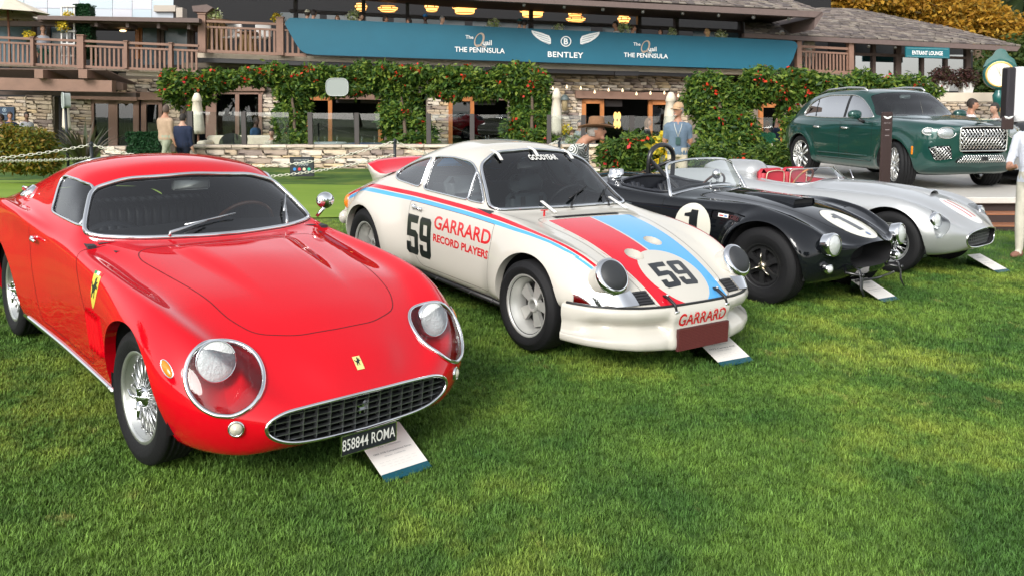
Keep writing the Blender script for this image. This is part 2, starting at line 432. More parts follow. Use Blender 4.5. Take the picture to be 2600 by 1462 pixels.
def text_mesh(txt, size=1, bold=0, shear=0, spacing=1, xs=1):
 """flat triangles of a line of text, centred on the origin in (x,y), total height about size"""
 c = bpy.data.curves.new('text', 'FONT'); c.body = txt; c.size = size; c.offset = bold; c.shear = shear; c.space_character = spacing
 c.align_x = 'CENTER'; c.align_y = 'CENTER'; c.resolution_u = 3
 o = bpy.data.objects.new('text', c); me = evaluated(o)
 me.calc_loop_triangles(); V = np.array([v.co[:] for v in me.vertices]); T = np.array([t.vertices[:] for t in me.loop_triangles])
 bpy.data.objects.remove(o); bpy.data.curves.remove(c); bpy.data.meshes.remove(me)
 V[:, 0] *= xs; V -= (V.min(0) + V.max(0)) / 2; return V, T
def poly_tris(loops):
 """triangulates polygons with holes given as 2-D loops"""
 V = np.array([(q[0], q[1], 0) for L in loops for q in L], float)
 T = np.array(tessellate_polygon([[Vector((q[0], q[1], 0)) for q in L] for L in loops]))
 a = V[T]; f = np.cross(a[:, 1] - a[:, 0], a[:, 2] - a[:, 0])[:, 2] < 0; T[f] = T[f][:, ::-1]; return V, T
def slice_tris(V, T, step):
 s = Surf(); s.V = np.array(V, float); s.T = np.array(T); s.N = np.tile([0, 0, 1.], (len(V), 1)); s.L = np.zeros(len(T), int)
 for ax in (0, 1):
  lo, hi = s.V[:, ax].min(), s.V[:, ax].max()
  for q in np.arange(lo + step, hi, step): s.cut(lambda v: v[:, ax] - q, 0)
 return s.V, s.T
def decal(name, V, T, org, ux, uy, bvh, mat, parent, lift=.0012, step=.03, depth=1.0):
 """wraps flat triangles (x,y) onto a surface; org + x*ux + y*uy is shot along -(ux x uy)"""
 V, T = slice_tris(V, T, step); org, ux, uy = map(lambda a: np.array(a, float), (org, ux, uy)); w = np.cross(ux, uy); w /= np.linalg.norm(w)
 P = []; N = []
 for v in V:
  p = org + ux * v[0] + uy * v[1]; h = bvh.ray_cast(Vector(p + w * depth * .5), Vector(-w), depth * 1.5)
  if h[0] is None: P.append(p); N.append(w)
  else:
   nn = np.array(h[1]); nn = nn if nn @ w > 0 else -nn
   P.append(np.array(h[0]) + nn * lift); N.append(nn)
 T = np.array(T);
 return ob(name, P, T, mat, parent, np.array(N), None, True)
def circle(r, n=48, ry=None, c=(0, 0)): return [(c[0] + r * math.cos(a), c[1] + (ry or r) * math.sin(a)) for a in np.arange(n) * 2 * math.pi / n]
# shared car materials
RUB = pm('tyre_rubber', (.008, .008, .009), .7, spec=.3, bump=.25, bscale=90)
CHR = pm('chrome', (.82, .83, .84), .06, 1)
BLK = pm('black_trim', (.012, .012, .013), .45)
GAPM = pm('shut_line', (.012, .008, .008), .8)
ALU = pm('brushed_alloy', (.62, .63, .64), .3, 1)
SILV = pm('silver_rim_paint', (.52, .53, .52), .33, .75)
DARK = pm('dark_cavity', (.006, .006, .007), .9)
LEA = pm('black_leather', (.018, .020, .026), .38, bump=.2, bscale=150)
GLS = glass('car_glass', (.84, .88, .88), 1, .045)
LENS = glass('lamp_glass', (.93, .95, .96), ior=1.45)
REFL = pm('lamp_reflector', (.9, .9, .88), .12, 1)
RED_T = pm('red_lettering', (.62, .012, .02), .35, coat=.5)
BLK_T = pm('black_lettering', (.010, .012, .014), .35, coat=.5)
WHT_T = pm('white_lettering', (.80, .79, .74), .4, coat=.4)
def place_car(key):
 x, y, yaw, zb = {'fer': (-1.0931454, 4.0922566, -.827394771, .0), 'por': (.771921973, 5.91383534, -.950242764, .03), 'cob': (2.76834337, 7.58340511, -.867938609, .0), 'mas': (4.54285395, 9.14288974, -.848471814, 0), 'ben': (7.48027115, 14.3697142, -1.36683648, .4028)}[key]
 if key == 'ben': return Matrix.Translation(G @ Vector((x, y, zb))) @ Matrix.Rotation(yaw, 4, 'Z')   # stands on a level stage
 return G @ Matrix.Translation((x, y, zb)) @ Matrix.Rotation(yaw, 4, 'Z')
def tyre(parent, R, rr, w, mat=RUB, n=64, groove=4, shoulder=.03, name='tyre', letters=None):
 """tyre about the y axis, outer face at -y ; R outer radius, rr rim radius, w section width"""
 h = w / 2; sh = shoulder; p = []
 p += [(rr - .012, -h * .72), (rr + .004, -h * .80), (rr + .012, -h * .86), (rr + (R - rr) * .30, -h * .97), (rr + (R - rr) * .5, -h), (rr + (R - rr) * .56, -h * 1.004), (rr + (R - rr) * .60, -h * .995), (R - sh * 1.1, -h * .955), (R - sh * .35, -h * .86), (R - .004, -h * .76)]
 ys = np.linspace(-h * .70, h * .70, groove * 2 + 1) if groove else [-h * .5, 0, h * .5]
 if groove:
  for i in range(groove):
   a, b = ys[2 * i], ys[2 * i + 1]; p += [(R, a + .002), (R, b - .002), (R - .007, b), (R - .007, ys[2 * i + 2] - .001)]
  p += [(R, ys[-1])]
 else: p += [(R, y) for y in ys]
 p += [(R - .004, h * .76), (R - sh, h * .93), (rr + (R - rr) * .5, h), (rr, h * .8), (rr - .012, h * .7)]
 m = MB().lathe(p, n, 'y'); return m.out(name, mat, parent, True)
def rim_barrel(parent, rr, w, mat, lip=.014, n=56, name='rim', dish=.0, inner=True):
 """open barrel with an outer lip at -y"""
 h = w / 2
 p = [(rr - .010, -h * .70), (rr + .004, -h * .80), (rr + .008, -h * .845), (rr + .004, -h * .87), (rr - .006, -h * .86), (rr - .012, -h * .80), (rr - .016, -h * .70), (rr - .030, -h * .45), (rr - .045, -h * .2), (rr - .05, h * .3), (rr - .03, h * .8), (rr, h * .85)]
 return MB().lathe(p, n, 'y').out(name, mat, parent, True)
# ================================================================ ground
def zg(x, y):
 """height of the ground: the sloping lawn, easing to a level terrace foot further back"""
 x = np.asarray(x, float); y = np.asarray(y, float); n = G3[:, 2]
 near = -(n[0] * x + n[1] * y) / n[2]; t = np.clip((y - 10.5) / 8, 0, 1); t = t * t * (3 - 2 * t)
 return near * (1 - t) + (.06 - .012 * x) * t - np.clip(np.abs(x) - 40, 0, 100) * .01
def grass_nodes(m, base, leaf=False):
 nt = m.node_tree; n = nt.nodes; l = nt.links; b = n['Principled BSDF']; g = n.new('ShaderNodeNewGeometry')
 def noise(sc, det=4, rough=.6):
  z = n.new('ShaderNodeTexNoise'); z.inputs['Scale'].default_value = sc; z.inputs['Detail'].default_value = det; z.inputs['Roughness'].default_value = rough; l.new(g.outputs['Position'], z.inputs['Vector']); return z
 def mix(f, a, b_, lo=.4, hi=.6):
  r = n.new('ShaderNodeMapRange'); r.inputs[1].default_value = lo; r.inputs[2].default_value = hi; l.new(f, r.inputs[0]); x = n.new('ShaderNodeMix'); x.data_type = 'RGBA'; l.new(r.outputs[0], x.inputs[0])
  for s, v in ((x.inputs[6], a), (x.inputs[7], b_)):
   if isinstance(v, tuple): s.default_value = (*v, 1)
   else: l.new(v, s)
  return x.outputs[2]
 dark, mid, yel, straw = base
 c = mix(noise(1.1).outputs[0], dark, mid, .38, .60); c = mix(noise(.55, 5, .7).outputs[0], c, yel, .52, .72); c = mix(noise(2.6, 5, .7).outputs[0], c, straw, .62, .80)
 if leaf:
  o = n.new('ShaderNodeObjectInfo'); h = n.new('ShaderNodeHueSaturation'); r = n.new('ShaderNodeMapRange'); r.inputs[3].default_value = .6; r.inputs[4].default_value = 1.45; l.new(o.outputs['Random'], r.inputs[0]); l.new(r.outputs[0], h.inputs['Value']); l.new(c, h.inputs['Color']); c = h.outputs[0]
 else: c = mix(noise(90, 3).outputs[0], c, dark, .5, .75)
 l.new(c, b.inputs['Base Color']); b.inputs['Roughness'].default_value = .75 if not leaf else .55; b.inputs['Specular IOR Level'].default_value = .2
 return m
def new_mat(name): m = bpy.data.materials.new(name); m.use_nodes = True; return m
LAWN_C = ((.036, .085, .016), (.085, .150, .024), (.19, .22, .034), (.27, .22, .075))
lawn_mat = grass_nodes(new_mat('lawn_ground'), LAWN_C); blade_mat = grass_nodes(new_mat('grass_blades'), tuple(tuple(v * 1.6 for v in c) for c in LAWN_C), True)
def ground_sheet(name, xs, ys, mat, lift=0):
 X, Y = np.meshgrid(xs, ys); V = np.stack([X, Y, zg(X, Y) + lift], -1).reshape(-1, 3); a, b = len(xs), len(ys); i = np.arange(a * b).reshape(b, a)
 return ob(name, V, np.stack([i[:-1, :-1], i[:-1, 1:], i[1:, 1:], i[1:, :-1]], -1).reshape(-1, 4), mat, None, None, None, True)
tag(ground_sheet('lawn', np.concatenate([np.linspace(-200, -30, 8), np.linspace(-24, 24, 60), np.linspace(30, 200, 8)]), np.concatenate([np.linspace(-120, -4, 8), np.linspace(-2, 26, 60), np.linspace(30, 300, 10)]), lawn_mat), 'mown green lawn sloping gently under the cars', 'lawn', kind='structure')
# the shorter, paler putting green behind the first cars
_pg = [(-26, 16.6), (-26, 10.6), (-9, 9.2), (-3.5, 10.2), (1.0, 12.3), (3.4, 14.4), (2.2, 16.2), (-2, 16.9), (-8, 16.9)]
_V, _T = poly_tris([round_poly(_pg, 3, 8)]); _V, _T = slice_tris(_V, _T, 1.0); _V[:, 2] = zg(_V[:, 0], _V[:, 1]) + .012
_f = new_mat('putting_green'); tag(ob('putting_green', _V, _T, grass_nodes(_f, ((.17, .27, .030), (.20, .30, .035), (.24, .33, .05), (.22, .31, .045))), None, None, None, True), 'pale close-cut putting green behind the cars', 'lawn', kind='structure')
# grass blades on the lawn in front: tufts scattered by geometry nodes
def tuft(name, nb, hgt, spread, seed):
 r = np.random.default_rng(seed); V, F = [], []
 for _ in range(nb):
  a, d = r.uniform(0, 6.28), spread * r.uniform(0, 1) ** .6; px, py = d * math.cos(a), d * math.sin(a); h = hgt * r.uniform(.55, 1.15); b = r.uniform(0, 6.28); lean = h * r.uniform(.25, 1.0); w = .0013 * r.uniform(.8, 1.5); dx, dy = math.cos(b), math.sin(b); k = len(V)
  V += [(px - dy * w, py + dx * w, 0), (px + dy * w, py - dx * w, 0), (px + dx * lean * .35 - dy * w * .8, py + dy * lean * .35 + dx * w * .8, h * .6), (px + dx * lean * .35 + dy * w * .8, py + dy * lean * .35 - dx * w * .8, h * .6), (px + dx * lean, py + dy * lean, h * .92)]; F += [[k, k + 1, k + 3, k + 2], [k + 2, k + 3, k + 4]]
 return bpy.data.objects.new(name, mesh(name, V, F, blade_mat, smooth=True))
def scatter(name, poly, dens, tufts, smin, smax, label):
 V, T = poly_tris([poly]); V, T = slice_tris(V, T, .5); V[:, 2] = zg(V[:, 0], V[:, 1]) - .002
 o = ob(name, V, T, blade_mat); tag(o, label, 'grass', kind='stuff')
 ng = bpy.data.node_groups.new(name, 'GeometryNodeTree'); ng.interface.new_socket('Geometry', in_out='INPUT', socket_type='NodeSocketGeometry'); ng.interface.new_socket('Geometry', in_out='OUTPUT', socket_type='NodeSocketGeometry')
 N = ng.nodes; L = ng.links; gi = N.new('NodeGroupInput'); go = N.new('NodeGroupOutput'); dp = N.new('GeometryNodeDistributePointsOnFaces'); dp.inputs['Density'].default_value = dens; L.new(gi.outputs[0], dp.inputs[0])
 jn2 = N.new('GeometryNodeJoinGeometry')
 for t in tufts:
  oi = N.new('GeometryNodeObjectInfo'); oi.inputs['Object'].default_value = t; gi2 = N.new('GeometryNodeGeometryToInstance'); L.new(oi.outputs['Geometry'], gi2.inputs[0]); L.new(gi2.outputs[0], jn2.inputs[0])
 ip = N.new('GeometryNodeInstanceOnPoints'); ip.inputs['Pick Instance'].default_value = True; L.new(dp.outputs[0], ip.inputs['Points']); L.new(jn2.outputs[0], ip.inputs['Instance'])
 rv = N.new('FunctionNodeRandomValue'); rv.data_type = 'FLOAT_VECTOR'; rv.inputs[0].default_value = (-.15, -.15, 0); rv.inputs[1].default_value = (.15, .15, 6.28); L.new(rv.outputs[0], ip.inputs['Rotation'])
 rs = N.new('FunctionNodeRandomValue'); rs.data_type = 'FLOAT'; rs.inputs[2].default_value = smin; rs.inputs[3].default_value = smax; L.new(rs.outputs[1], ip.inputs['Scale']); L.new(ip.outputs[0], go.inputs[0])
 md = o.modifiers.new('grass', 'NODES'); md.node_group = ng; return o
_tn = [tuft('tuft', 18, .024, .026, i) for i in range(5)]; _tf = [tuft('tuft_far', 14, .034, .06, 20 + i) for i in range(3)]
def wedge(y0, y1, x0a, x1a, x0b, x1b): return [(x0a, y0), (x1a, y0), (x1b, y1), (x0b, y1)]
scatter('grass_blades_near', wedge(1.5, 5.2, -1.6, 1.6, -3.7, 3.9), 2100, _tn, .7, 1.3, 'short grass blades of the lawn in the foreground')
scatter('grass_blades_middle', wedge(5.2, 9.6, -3.7, 3.9, -6.3, 6.9), 750, _tn, .9, 1.6, 'short grass blades of the lawn under the parked cars')
scatter('grass_blades_back', [(-6.3, 9.6), (6.9, 9.6), (9.0, 13.5), (3.6, 14.2), (1.2, 12.2), (-3.5, 10.1), (-6.3, 9.75)], 160, _tf, .9, 1.6, 'short grass blades of the lawn behind the cars')
# ================================================================ clubhouse
def F(px, py, d=0):
 """point of the facade (Y = 30 + .12 X) seen at photo pixel, d metres in front of it"""
 r = CF + CR * (px - WPX / 2) / FPX - CU * (py - CYPX) / FPX; n = np.array([-.12, 1, 0]); t = (30 - d - CO @ n) / (r @ n); return CO + r * t
FN = np.array([-.12, 1, 0]) / np.linalg.norm([-.12, 1, 0])      # into the building
def fq(m, P, d, t, mi=0):
 """polygon of photo pixels on the facade, front face d in front of it, t thick"""
 A = np.array([F(x, y, d) for x, y in P]); B = A + FN * t; n = len(P)
 return m.add(np.concatenate([A, B]), [list(range(n)), list(range(n, 2 * n))[::-1]] + [[i, n + i, n + (i + 1) % n, (i + 1) % n] for i in range(n)], mi)
def fb(m, x0, y0, x1, y1, d, t, k=.0, mi=0): return fq(m, [(x0, y0), (x0, y1), (x1, y1 + k * (x1 - x0)), (x1, y0 + k * (x1 - x0))], d, t, mi)
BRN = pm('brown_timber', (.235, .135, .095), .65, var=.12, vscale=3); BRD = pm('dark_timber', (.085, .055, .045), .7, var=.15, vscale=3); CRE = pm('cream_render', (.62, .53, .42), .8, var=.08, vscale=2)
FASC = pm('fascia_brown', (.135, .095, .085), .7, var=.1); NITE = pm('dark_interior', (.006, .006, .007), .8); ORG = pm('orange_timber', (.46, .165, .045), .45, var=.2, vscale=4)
WG = glass('window_glass', (.5, .56, .60), .6, .03); WG2 = glass('screen_glass', (.86, .90, .90), .9, .02); AWN = pm('awning_black', (.02, .018, .02), .5); NAVY = pm('navy_curtain', (.008, .014, .06), .8)
CLUB = empty('clubhouse', 'two-storey stone clubhouse with brown timber balconies and shingle roofs behind the lawn', 'building', (0, 30, 0))
def part(m, name, mat, parent=CLUB, smooth=False): o = m.out(name, mat, None, smooth); o.parent = parent; o.matrix_parent_inverse = Matrix.Translation((0, -30, 0)) if parent is CLUB else (parent.matrix_parent_inverse if parent.type != 'EMPTY' else Matrix()); return o
# --- core walls: dark rooms behind, stone face set in front of them
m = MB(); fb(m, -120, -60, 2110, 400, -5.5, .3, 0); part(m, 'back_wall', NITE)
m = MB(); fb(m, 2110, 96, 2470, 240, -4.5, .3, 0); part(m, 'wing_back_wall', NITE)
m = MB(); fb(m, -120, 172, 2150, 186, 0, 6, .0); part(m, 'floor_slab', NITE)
WALL = MB(); M_ = []
STW = pm('stone_mortar', (.20, .165, .13), .9, bump=.4, bscale=20)
areas = [(-80, 246, 138, 392), (180, 250, 236, 392), (300, 186, 462, 236), (404, 236, 462, 392), (660, 230, 775, 392), (1082, 240, 1142, 392), (1290, 232, 1480, 392), (1380, 186, 1760, 232), (1700, 232, 1930, 392), (462, 160, 1382, 236), (1990, 200, 2060, 392), (975, 240, 1000, 392)]
for a in areas: fb(WALL, *a, 0, .35)
wall = part(WALL, 'stone_wall', STW)
STC = [pm('stone_%d' % i, c, .85, var=.22, vscale=5, bump=.5, bscale=25) for i, c in enumerate([(.58, .47, .34), (.48, .37, .26), (.66, .57, .46), (.36, .28, .22), (.54, .45, .36), (.60, .45, .27), (.27, .21, .18)])]
def stone_mesh(seed):
 r = np.random.default_rng(seed); m = MB(); m.box((-.5, -.5, -.5), (.5, .5, .5), bev=.07); V = np.concatenate(m.V); V += r.uniform(-.045, .045, V.shape); return V, m.F
_SM = [[mesh('stone', *stone_mesh(i), c) for i in range(3)] for c in STC]
def stones(rects, plane, parent, seed, hmin=.075, hmax=.15, lmin=.18, lmax=.55, cap=300, pfix=None):
 """courses of rough stones over photo rectangles; plane(px,py)->point on the wall face"""
 r = np.random.default_rng(seed); made = []
 for (x0, y0, x1, y1) in rects:
  A, B, C = plane(x0, y1), plane(x1, y1), plane(x0, y0); u = B - A; W_ = np.linalg.norm(u[:2]); H_ = C[2] - A[2]; z = 0; u = u / np.linalg.norm(u)
  while z < H_ - .03:
   h = min(r.uniform(hmin, hmax), H_ - z); x = -r.uniform(0, .2)
   while x < W_:
    l = r.uniform(lmin, lmax) * (1.2 if h > .11 else 1); a, b = max(x, 0), min(x + l, W_)
    if b - a > .05: made.append((A + u * (a + b) / 2 + np.array([0, 0, z + h / 2]), b - a - .014, h - .012, math.atan2(u[1], u[0]), int(r.choice(len(STC), p=[.22, .18, .2, .12, .14, .08, .06])), int(r.integers(3)), r.uniform(.05, .11)))
    x += l
   z += h
 made.sort(key=lambda t: -t[1] * t[2]); rest = MB(); k = 0
 for p, l, h, a, ci, vi, dp in made:
  if k < cap:
   o = bpy.data.objects.new('stone', _SM[ci][vi]); COL.objects.link(o); o.parent = parent; o.matrix_parent_inverse = pfix or Matrix(); o.location = p; o.rotation_euler = (0, 0, a); o.scale = (l, dp, h); k += 1
  else:
   V = np.array([v.co[:] for v in _SM[ci][vi].vertices]) * [l, dp, h]; c, s = math.cos(a), math.sin(a); V = np.stack([V[:, 0] * c - V[:, 1] * s, V[:, 0] * s + V[:, 1] * c, V[:, 2]], 1) + p; rest.add(V, [f.vertices[:] for f in _SM[ci][vi].polygons], ci)
 if rest.V: o = rest.out('small_stones', STC, None); o.parent = parent; o.matrix_parent_inverse = pfix or Matrix(); o['kind'] = 'stuff'
_pf = Matrix.Translation((0, -30, 0))
wall.matrix_parent_inverse = _pf
stones([(-20, 246, 72, 366), (72, 236, 138, 366), (180, 250, 236, 366), (300, 200, 425, 236), (425, 200, 462, 366), (660, 240, 745, 366), (1085, 250, 1140, 366), (1385, 192, 1745, 231), (1395, 231, 1478, 366), (1715, 231, 1745, 366)], lambda x, y: F(x, y, .02), wall, 5, cap=300)
# --- cream band, awning boxes, deck edge
m = MB(); fq(m, [(500, 133), (500, 147), (1750, 187), (2190, 197), (2190, 183), (1750, 174)], .7, .5); fq(m, [(-80, 160), (-80, 165), (508, 190), (508, 184)], 1.3, .4); fq(m, [(320, 178), (320, 192), (505, 199), (505, 186)], 1.2, .5); part(m, 'deck_edge', CRE)
m = MB(); fq(m, [(506, 147.5), (506, 158), (1000, 175), (1000, 164)], .85, .35); fq(m, [(1000, 163), (1000, 173), (1560, 191), (1560, 181)], .85, .35); fq(m, [(1562, 181), (1562, 192), (1622, 193), (1622, 182)], .95, .4); fq(m, [(1622, 183), (1622, 191), (1790, 197), (1790, 189)], .85, .35); part(m, 'awning_cassette', AWN)
m = MB(); fq(m, [(505, 143), (1750, 183), (2150, 192), (2150, 190), (505, 141)], .5, 5, 0); part(m, 'deck_floor', FASC)
# --- ground floor openings
def opening(x0, y0, x1, y1, frames, mat, panes=True, glassm=WG, dz=.12, sash=None):
 e = empty('window', None, None, F((x0 + x1) / 2, y1)); e.parent = CLUB; e.matrix_parent_inverse = _pf; inv = Matrix.Translation(-e.location)
 m = MB()
 for f in frames: fb(m, *f, dz, .14)
 o = m.out('frame', mat); o.parent = e; o.matrix_parent_inverse = inv
 if panes:
  xs = sorted(set([x0, x1] + [f[0] for f in frames if f[3] - f[1] > 40 and f[2] - f[0] < 20] + []))
  for a, b in zip(xs, xs[1:]):
   m = MB(); fb(m, a, y0, b, y1, .04, .01); o = m.out('pane', glassm); o.parent = e; o.matrix_parent_inverse = inv
 return e
opening(236, 258, 345, 372, [(232, 254, 346, 264), (232, 254, 238, 380), (275, 254, 298, 380), (338, 254, 352, 380)], pm('pink_brown_frame', (.30, .175, .13), .6))
opening(358, 254, 410, 372, [(358, 253, 410, 266), (358, 253, 371, 380), (402, 253, 411, 380)], pm('pink_brown_frame', (.30, .175, .13), .6))
m = MB()
for i in range(12): x = 297 + i * 3.7; fb(m, x, 264, x + 3.8, 372, -.12 - .04 * (i % 2), .03)
for i in range(3): x = 348 + i * 3.2; fb(m, x, 258, x + 3.3, 372, -.1 - .04 * (i % 2), .03)
part(m, 'curtain', NAVY)
opening(547, 238, 660, 352, [(540, 230, 668, 240), (522, 228, 549, 352), (597, 238, 607, 352), (656, 230, 665, 352)], pm('pink_brown_frame', (.30, .175, .13), .6))
for q in ((545, 216, 672, 232, .2, .3), (345, 234, 425, 254, .3, .4, .02), (165, 229, 347, 251, .34, .4, .035), (1462, 231, 1722, 250, .25, .35, .02), (850, 238, 972, 252, .0, .3, .02), (1205, 246, 1330, 254, .0, .3, .02)): m = MB(); fb(m, *q); part(m, 'lintel', BRN)
for x0, x1, k in ((775, 843, 0), (1139, 1204, 1), (1478, 1534, 2), (1647, 1716, 3), (1928, 1990, 4)):
 y = (244, 246, 252, 255, 262)[k]; opening(x0, y, x1, 372, [(x0, y, x1, y + 12), (x0, y, x0 + 10, 376), (x1 - 10, y, x1, 376)], ORG, True, glass('door_glass', (.25, .30, .33), .7, .05))
m = MB(); fb(m, 960, 262, 972, 380, .05, .12); part(m, 'door_post', ORG)
for q in ((853, 253, 900, 262, -.4, .3, .02), (915, 254, 965, 263, -.4, .3, .02), (1206, 256, 1258, 267, -.4, .3, .01), (1536, 256, 1580, 271, -.4, .3, .01)): m = MB(); fb(m, *q); part(m, 'roller_blind', pm('blind_grey', (.10, .085, .085), .7))
m = MB(); fb(m, 459, 236, 487, 372, 2.2, .4); part(m, 'dark_pillar', pm('pillar_umber', (.055, .045, .04), .7))
# --- pergola at the left
pg = empty('pergola', 'brown timber pergola with heavy beams under the left balcony', 'pergola', F(120, 380, 2.5)); _pi = Matrix.Translation(-pg.location)
def pgp(m, nm, mat): o = m.out(nm, mat); o.parent = pg; o.matrix_parent_inverse = _pi
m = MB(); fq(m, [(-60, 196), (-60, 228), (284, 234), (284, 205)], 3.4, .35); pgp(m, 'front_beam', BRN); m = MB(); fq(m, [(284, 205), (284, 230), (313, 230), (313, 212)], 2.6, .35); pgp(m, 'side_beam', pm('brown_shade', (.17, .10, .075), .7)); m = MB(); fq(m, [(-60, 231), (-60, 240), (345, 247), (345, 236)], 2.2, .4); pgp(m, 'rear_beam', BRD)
for x in (87, 199): m = MB(); fb(m, x, 177, x + 22, 199, 3.7, 2.0, .02); pgp(m, 'rafter_end', BRN)
for i in range(26):
 m = MB(); x0 = -60; yy = 177 + i * .85; xe = 285 + i * 2.6
 A = F(x0, yy, 3.2 + .045 * i * 0 + (.0)) ; d = 3.4 - i * .08
 m.bar(F(x0, 175 + i * .7, d), F(270 + i * 3.2, 178 + i * 1.45, d), .05, .03); pgp(m, 'slat', pm('slat_brown', (.15, .095, .075), .7))
# --- railings
def railing(pts_top, dy2, dyb, h_posts, balx, label, d, w=4.8, name='balcony_railing', posts=(), thick=6, group='balcony railings'):
 """pts_top = two photo points of the top rail; dy = pixel drops to second rail / bottom rail / deck"""
 (xa, ya), (xb, yb) = pts_top; k = (yb - ya) / (xb - xa); e = empty(name, label, 'railing', F((xa + xb) / 2, (ya + yb) / 2 + dyb[1], d), group=group); inv = Matrix.Translation(-e.location)
 def put(m, nm): o = m.out(nm, BRN); o.parent = e; o.matrix_parent_inverse = inv
 def yt(x): return ya + k * (x - xa)
 for nm, a, b, t in (('top_rail', 0, thick, .14), ('second_rail', dy2[0], dy2[1], .09), ('bottom_rail', dyb[0], dyb[1], .10)):
  m = MB(); fq(m, [(xa, yt(xa) + a), (xa, yt(xa) + b), (xb, yt(xb) + b), (xb, yt(xb) + a)], d + t / 2, t); put(m, nm)
 for x in balx: m = MB(); fq(m, [(x, yt(x) + dy2[0] + 1), (x + .4, yt(x) + dyb[0] + 1), (x + w + .4, yt(x + w) + dyb[0] + 1), (x + w, yt(x + w) + dy2[0] + 1)], d + .02, .04); put(m, 'baluster')
 for x, ww, up, dn in posts: m = MB(); fq(m, [(x, yt(x) - up), (x + .5, yt(x) + dn), (x + ww + .5, yt(x) + dn), (x + ww, yt(x) - up)], d + .13, .24); fq(m, [(x - 1.5, yt(x) - up - 2.5), (x - 1.5, yt(x) - up), (x + ww + 1.5, yt(x) - up), (x + ww + 1.5, yt(x) - up - 2.5)], d + .16, .30); put(m, 'post')
railing(((-40, 91), (503, 114)), (13, 18), (65, 71), 0, [x for x in np.arange(-38, 500, 11.6) if not (196 < x < 220 or 74 < x < 90 or 314 < x < 326 or 428 < x < 440)], 'long brown balcony railing at the upper left of the clubhouse', 1.5, 5, posts=((76, 8, 0, 72), (194, 17, 10, 74), (314, 8, 0, 68), (428, 8, 0, 66)))
railing(((505, 50.5), (778, 62)), (15, 20), (75, 83), 0, [x for x in list(np.arange(535, 700, 12.2)) + [727, 740, 755] ], 'brown railing and posts of the middle balcony left of the teal banner', 1.0, 5.2, posts=((502, 19, 14, 84), (701, 18, 13, 82)))
railing(((2036, 115.5), (2160, 122)), (13, 18), (60, 68), 0, list(np.arange(2045, 2156, 8.7)), 'short brown railing of the right balcony beside the teal banner', 1.0, 4.2, posts=((2024, 12, 11, 70), (2156, 12, 11, 70)))
# --- teal banner with logos
bn = empty('banner', 'long teal banner with white winged emblem and lettering hung along the balcony', 'banner', F(1370, 150, 1.3)); _bi = Matrix.Translation(-bn.location); TEAL = pm('teal_cloth', (.004, .105, .165), .6, var=.06, vscale=1)
poly = [(722, 60), (735, 46), (760, 46.5), (1995, 103), (2020, 106), (2026, 116), (2014, 150), (2003, 170), (1985, 179), (1960, 178), (800, 140), (775, 136), (762, 128), (750, 110)]
m = MB(); fq(m, [tuple(p) for p in round_poly(poly, 5, 4)][::-1], 1.35, .03); o = m.out('cloth', TEAL); o.parent = bn; o.matrix_parent_inverse = _bi
def flat(name, V, T, px, py, wpx, mat, parent, inv, d=1.37, skew=.036, hpx=None, plane=None):
 """flat lettering laid on the facade plane; width wpx photo pixels, centred at (px,py)"""
 P = plane or (lambda x, y: F(x, y, d)); V = np.array(V); s = wpx / np.ptp(V[:, 0]); sy = s if hpx is None else hpx / np.ptp(V[:, 1])
 W_ = np.array([P(px + v[0] * s, py - v[1] * sy + skew * v[0] * s) for v in V]); o = ob(name, W_, T, mat); o.parent = parent; o.matrix_parent_inverse = inv; return o
WSG = pm('white_print', (.82, .82, .80), .5); TAN = pm('tan_print', (.42, .32, .24), .5)
def logo_q(cx, cy, sc=1.0, wide=127):
 V, T = text_mesh('THE PENINSULA', 1, .012); flat('lettering', V, T, cx, cy + 26 * sc, wide * sc, WSG, bn, _bi, hpx=13 * sc)
 V, T = text_mesh('The', 1, .012); flat('lettering', V, T, cx - 26 * sc, cy - 7 * sc, 20 * sc, WSG, bn, _bi); V, T = text_mesh('uail', 1, .014); flat('lettering', V, T, cx + 19 * sc, cy + 7 * sc, 23 * sc, WSG, bn, _bi); V, T = text_mesh('by', 1, 0); flat('lettering', V, T, cx + 14 * sc, cy + 15 * sc, 7 * sc, WSG, bn, _bi)
 th = np.linspace(0, 2 * math.pi, 28, endpoint=False); a = [(math.cos(t) * .42 + .18 * math.sin(t), math.sin(t) * .62) for t in th]; b = [(x * .70 - .03, y * .80) for x, y in a]; V, T = poly_tris([a, b]); flat('letter_q', V, T, cx - 1 * sc, cy, 27 * sc, TAN, bn, _bi); V, T = poly_tris([[(-.7, .06), (-.2, .10), (.2, -.02), (.75, -.28), (.72, -.36), (.15, -.12), (-.25, .0)]]); flat('letter_tail', V, T, cx + 2 * sc, cy + 14 * sc, 28 * sc, TAN, bn, _bi)
logo_q(1218, 102, 1.0); logo_q(1640, 119, .88)
V, T = text_mesh('BENTLEY', 1, .02, spacing=1.08); flat('lettering', V, T, 1436, 140, 90, WSG, bn, _bi, hpx=14)
for sg in (1, -1):
 out = [(.12, .05), (.20, .20), (.55, .32), (1.0, .42), (1.0, .34), (.93, .22), (.80, .10), (.62, -.02), (.42, -.12), (.20, -.20), (.12, -.16)]; V, T = poly_tris([[(x * sg, y) for x, y in out][::sg]]); flat('wing', V, T, 1436 + sg * 30.5, 103, 49, WSG, bn, _bi)
 for i in range(5): q = .22 + i * .045; V, T = poly_tris([[(.22 * sg, .10 - i * .055), ((.92 - i * .12) * sg, .30 - i * .085), ((.92 - i * .12) * sg, .285 - i * .085), (.22 * sg, .085 - i * .055)][::sg]]); flat('feather', V, T, 1436 + sg * (32 - i * 2.5), 100.5 + i * 3.2, 37 - i * 6, TEAL, bn, _bi, d=1.38)
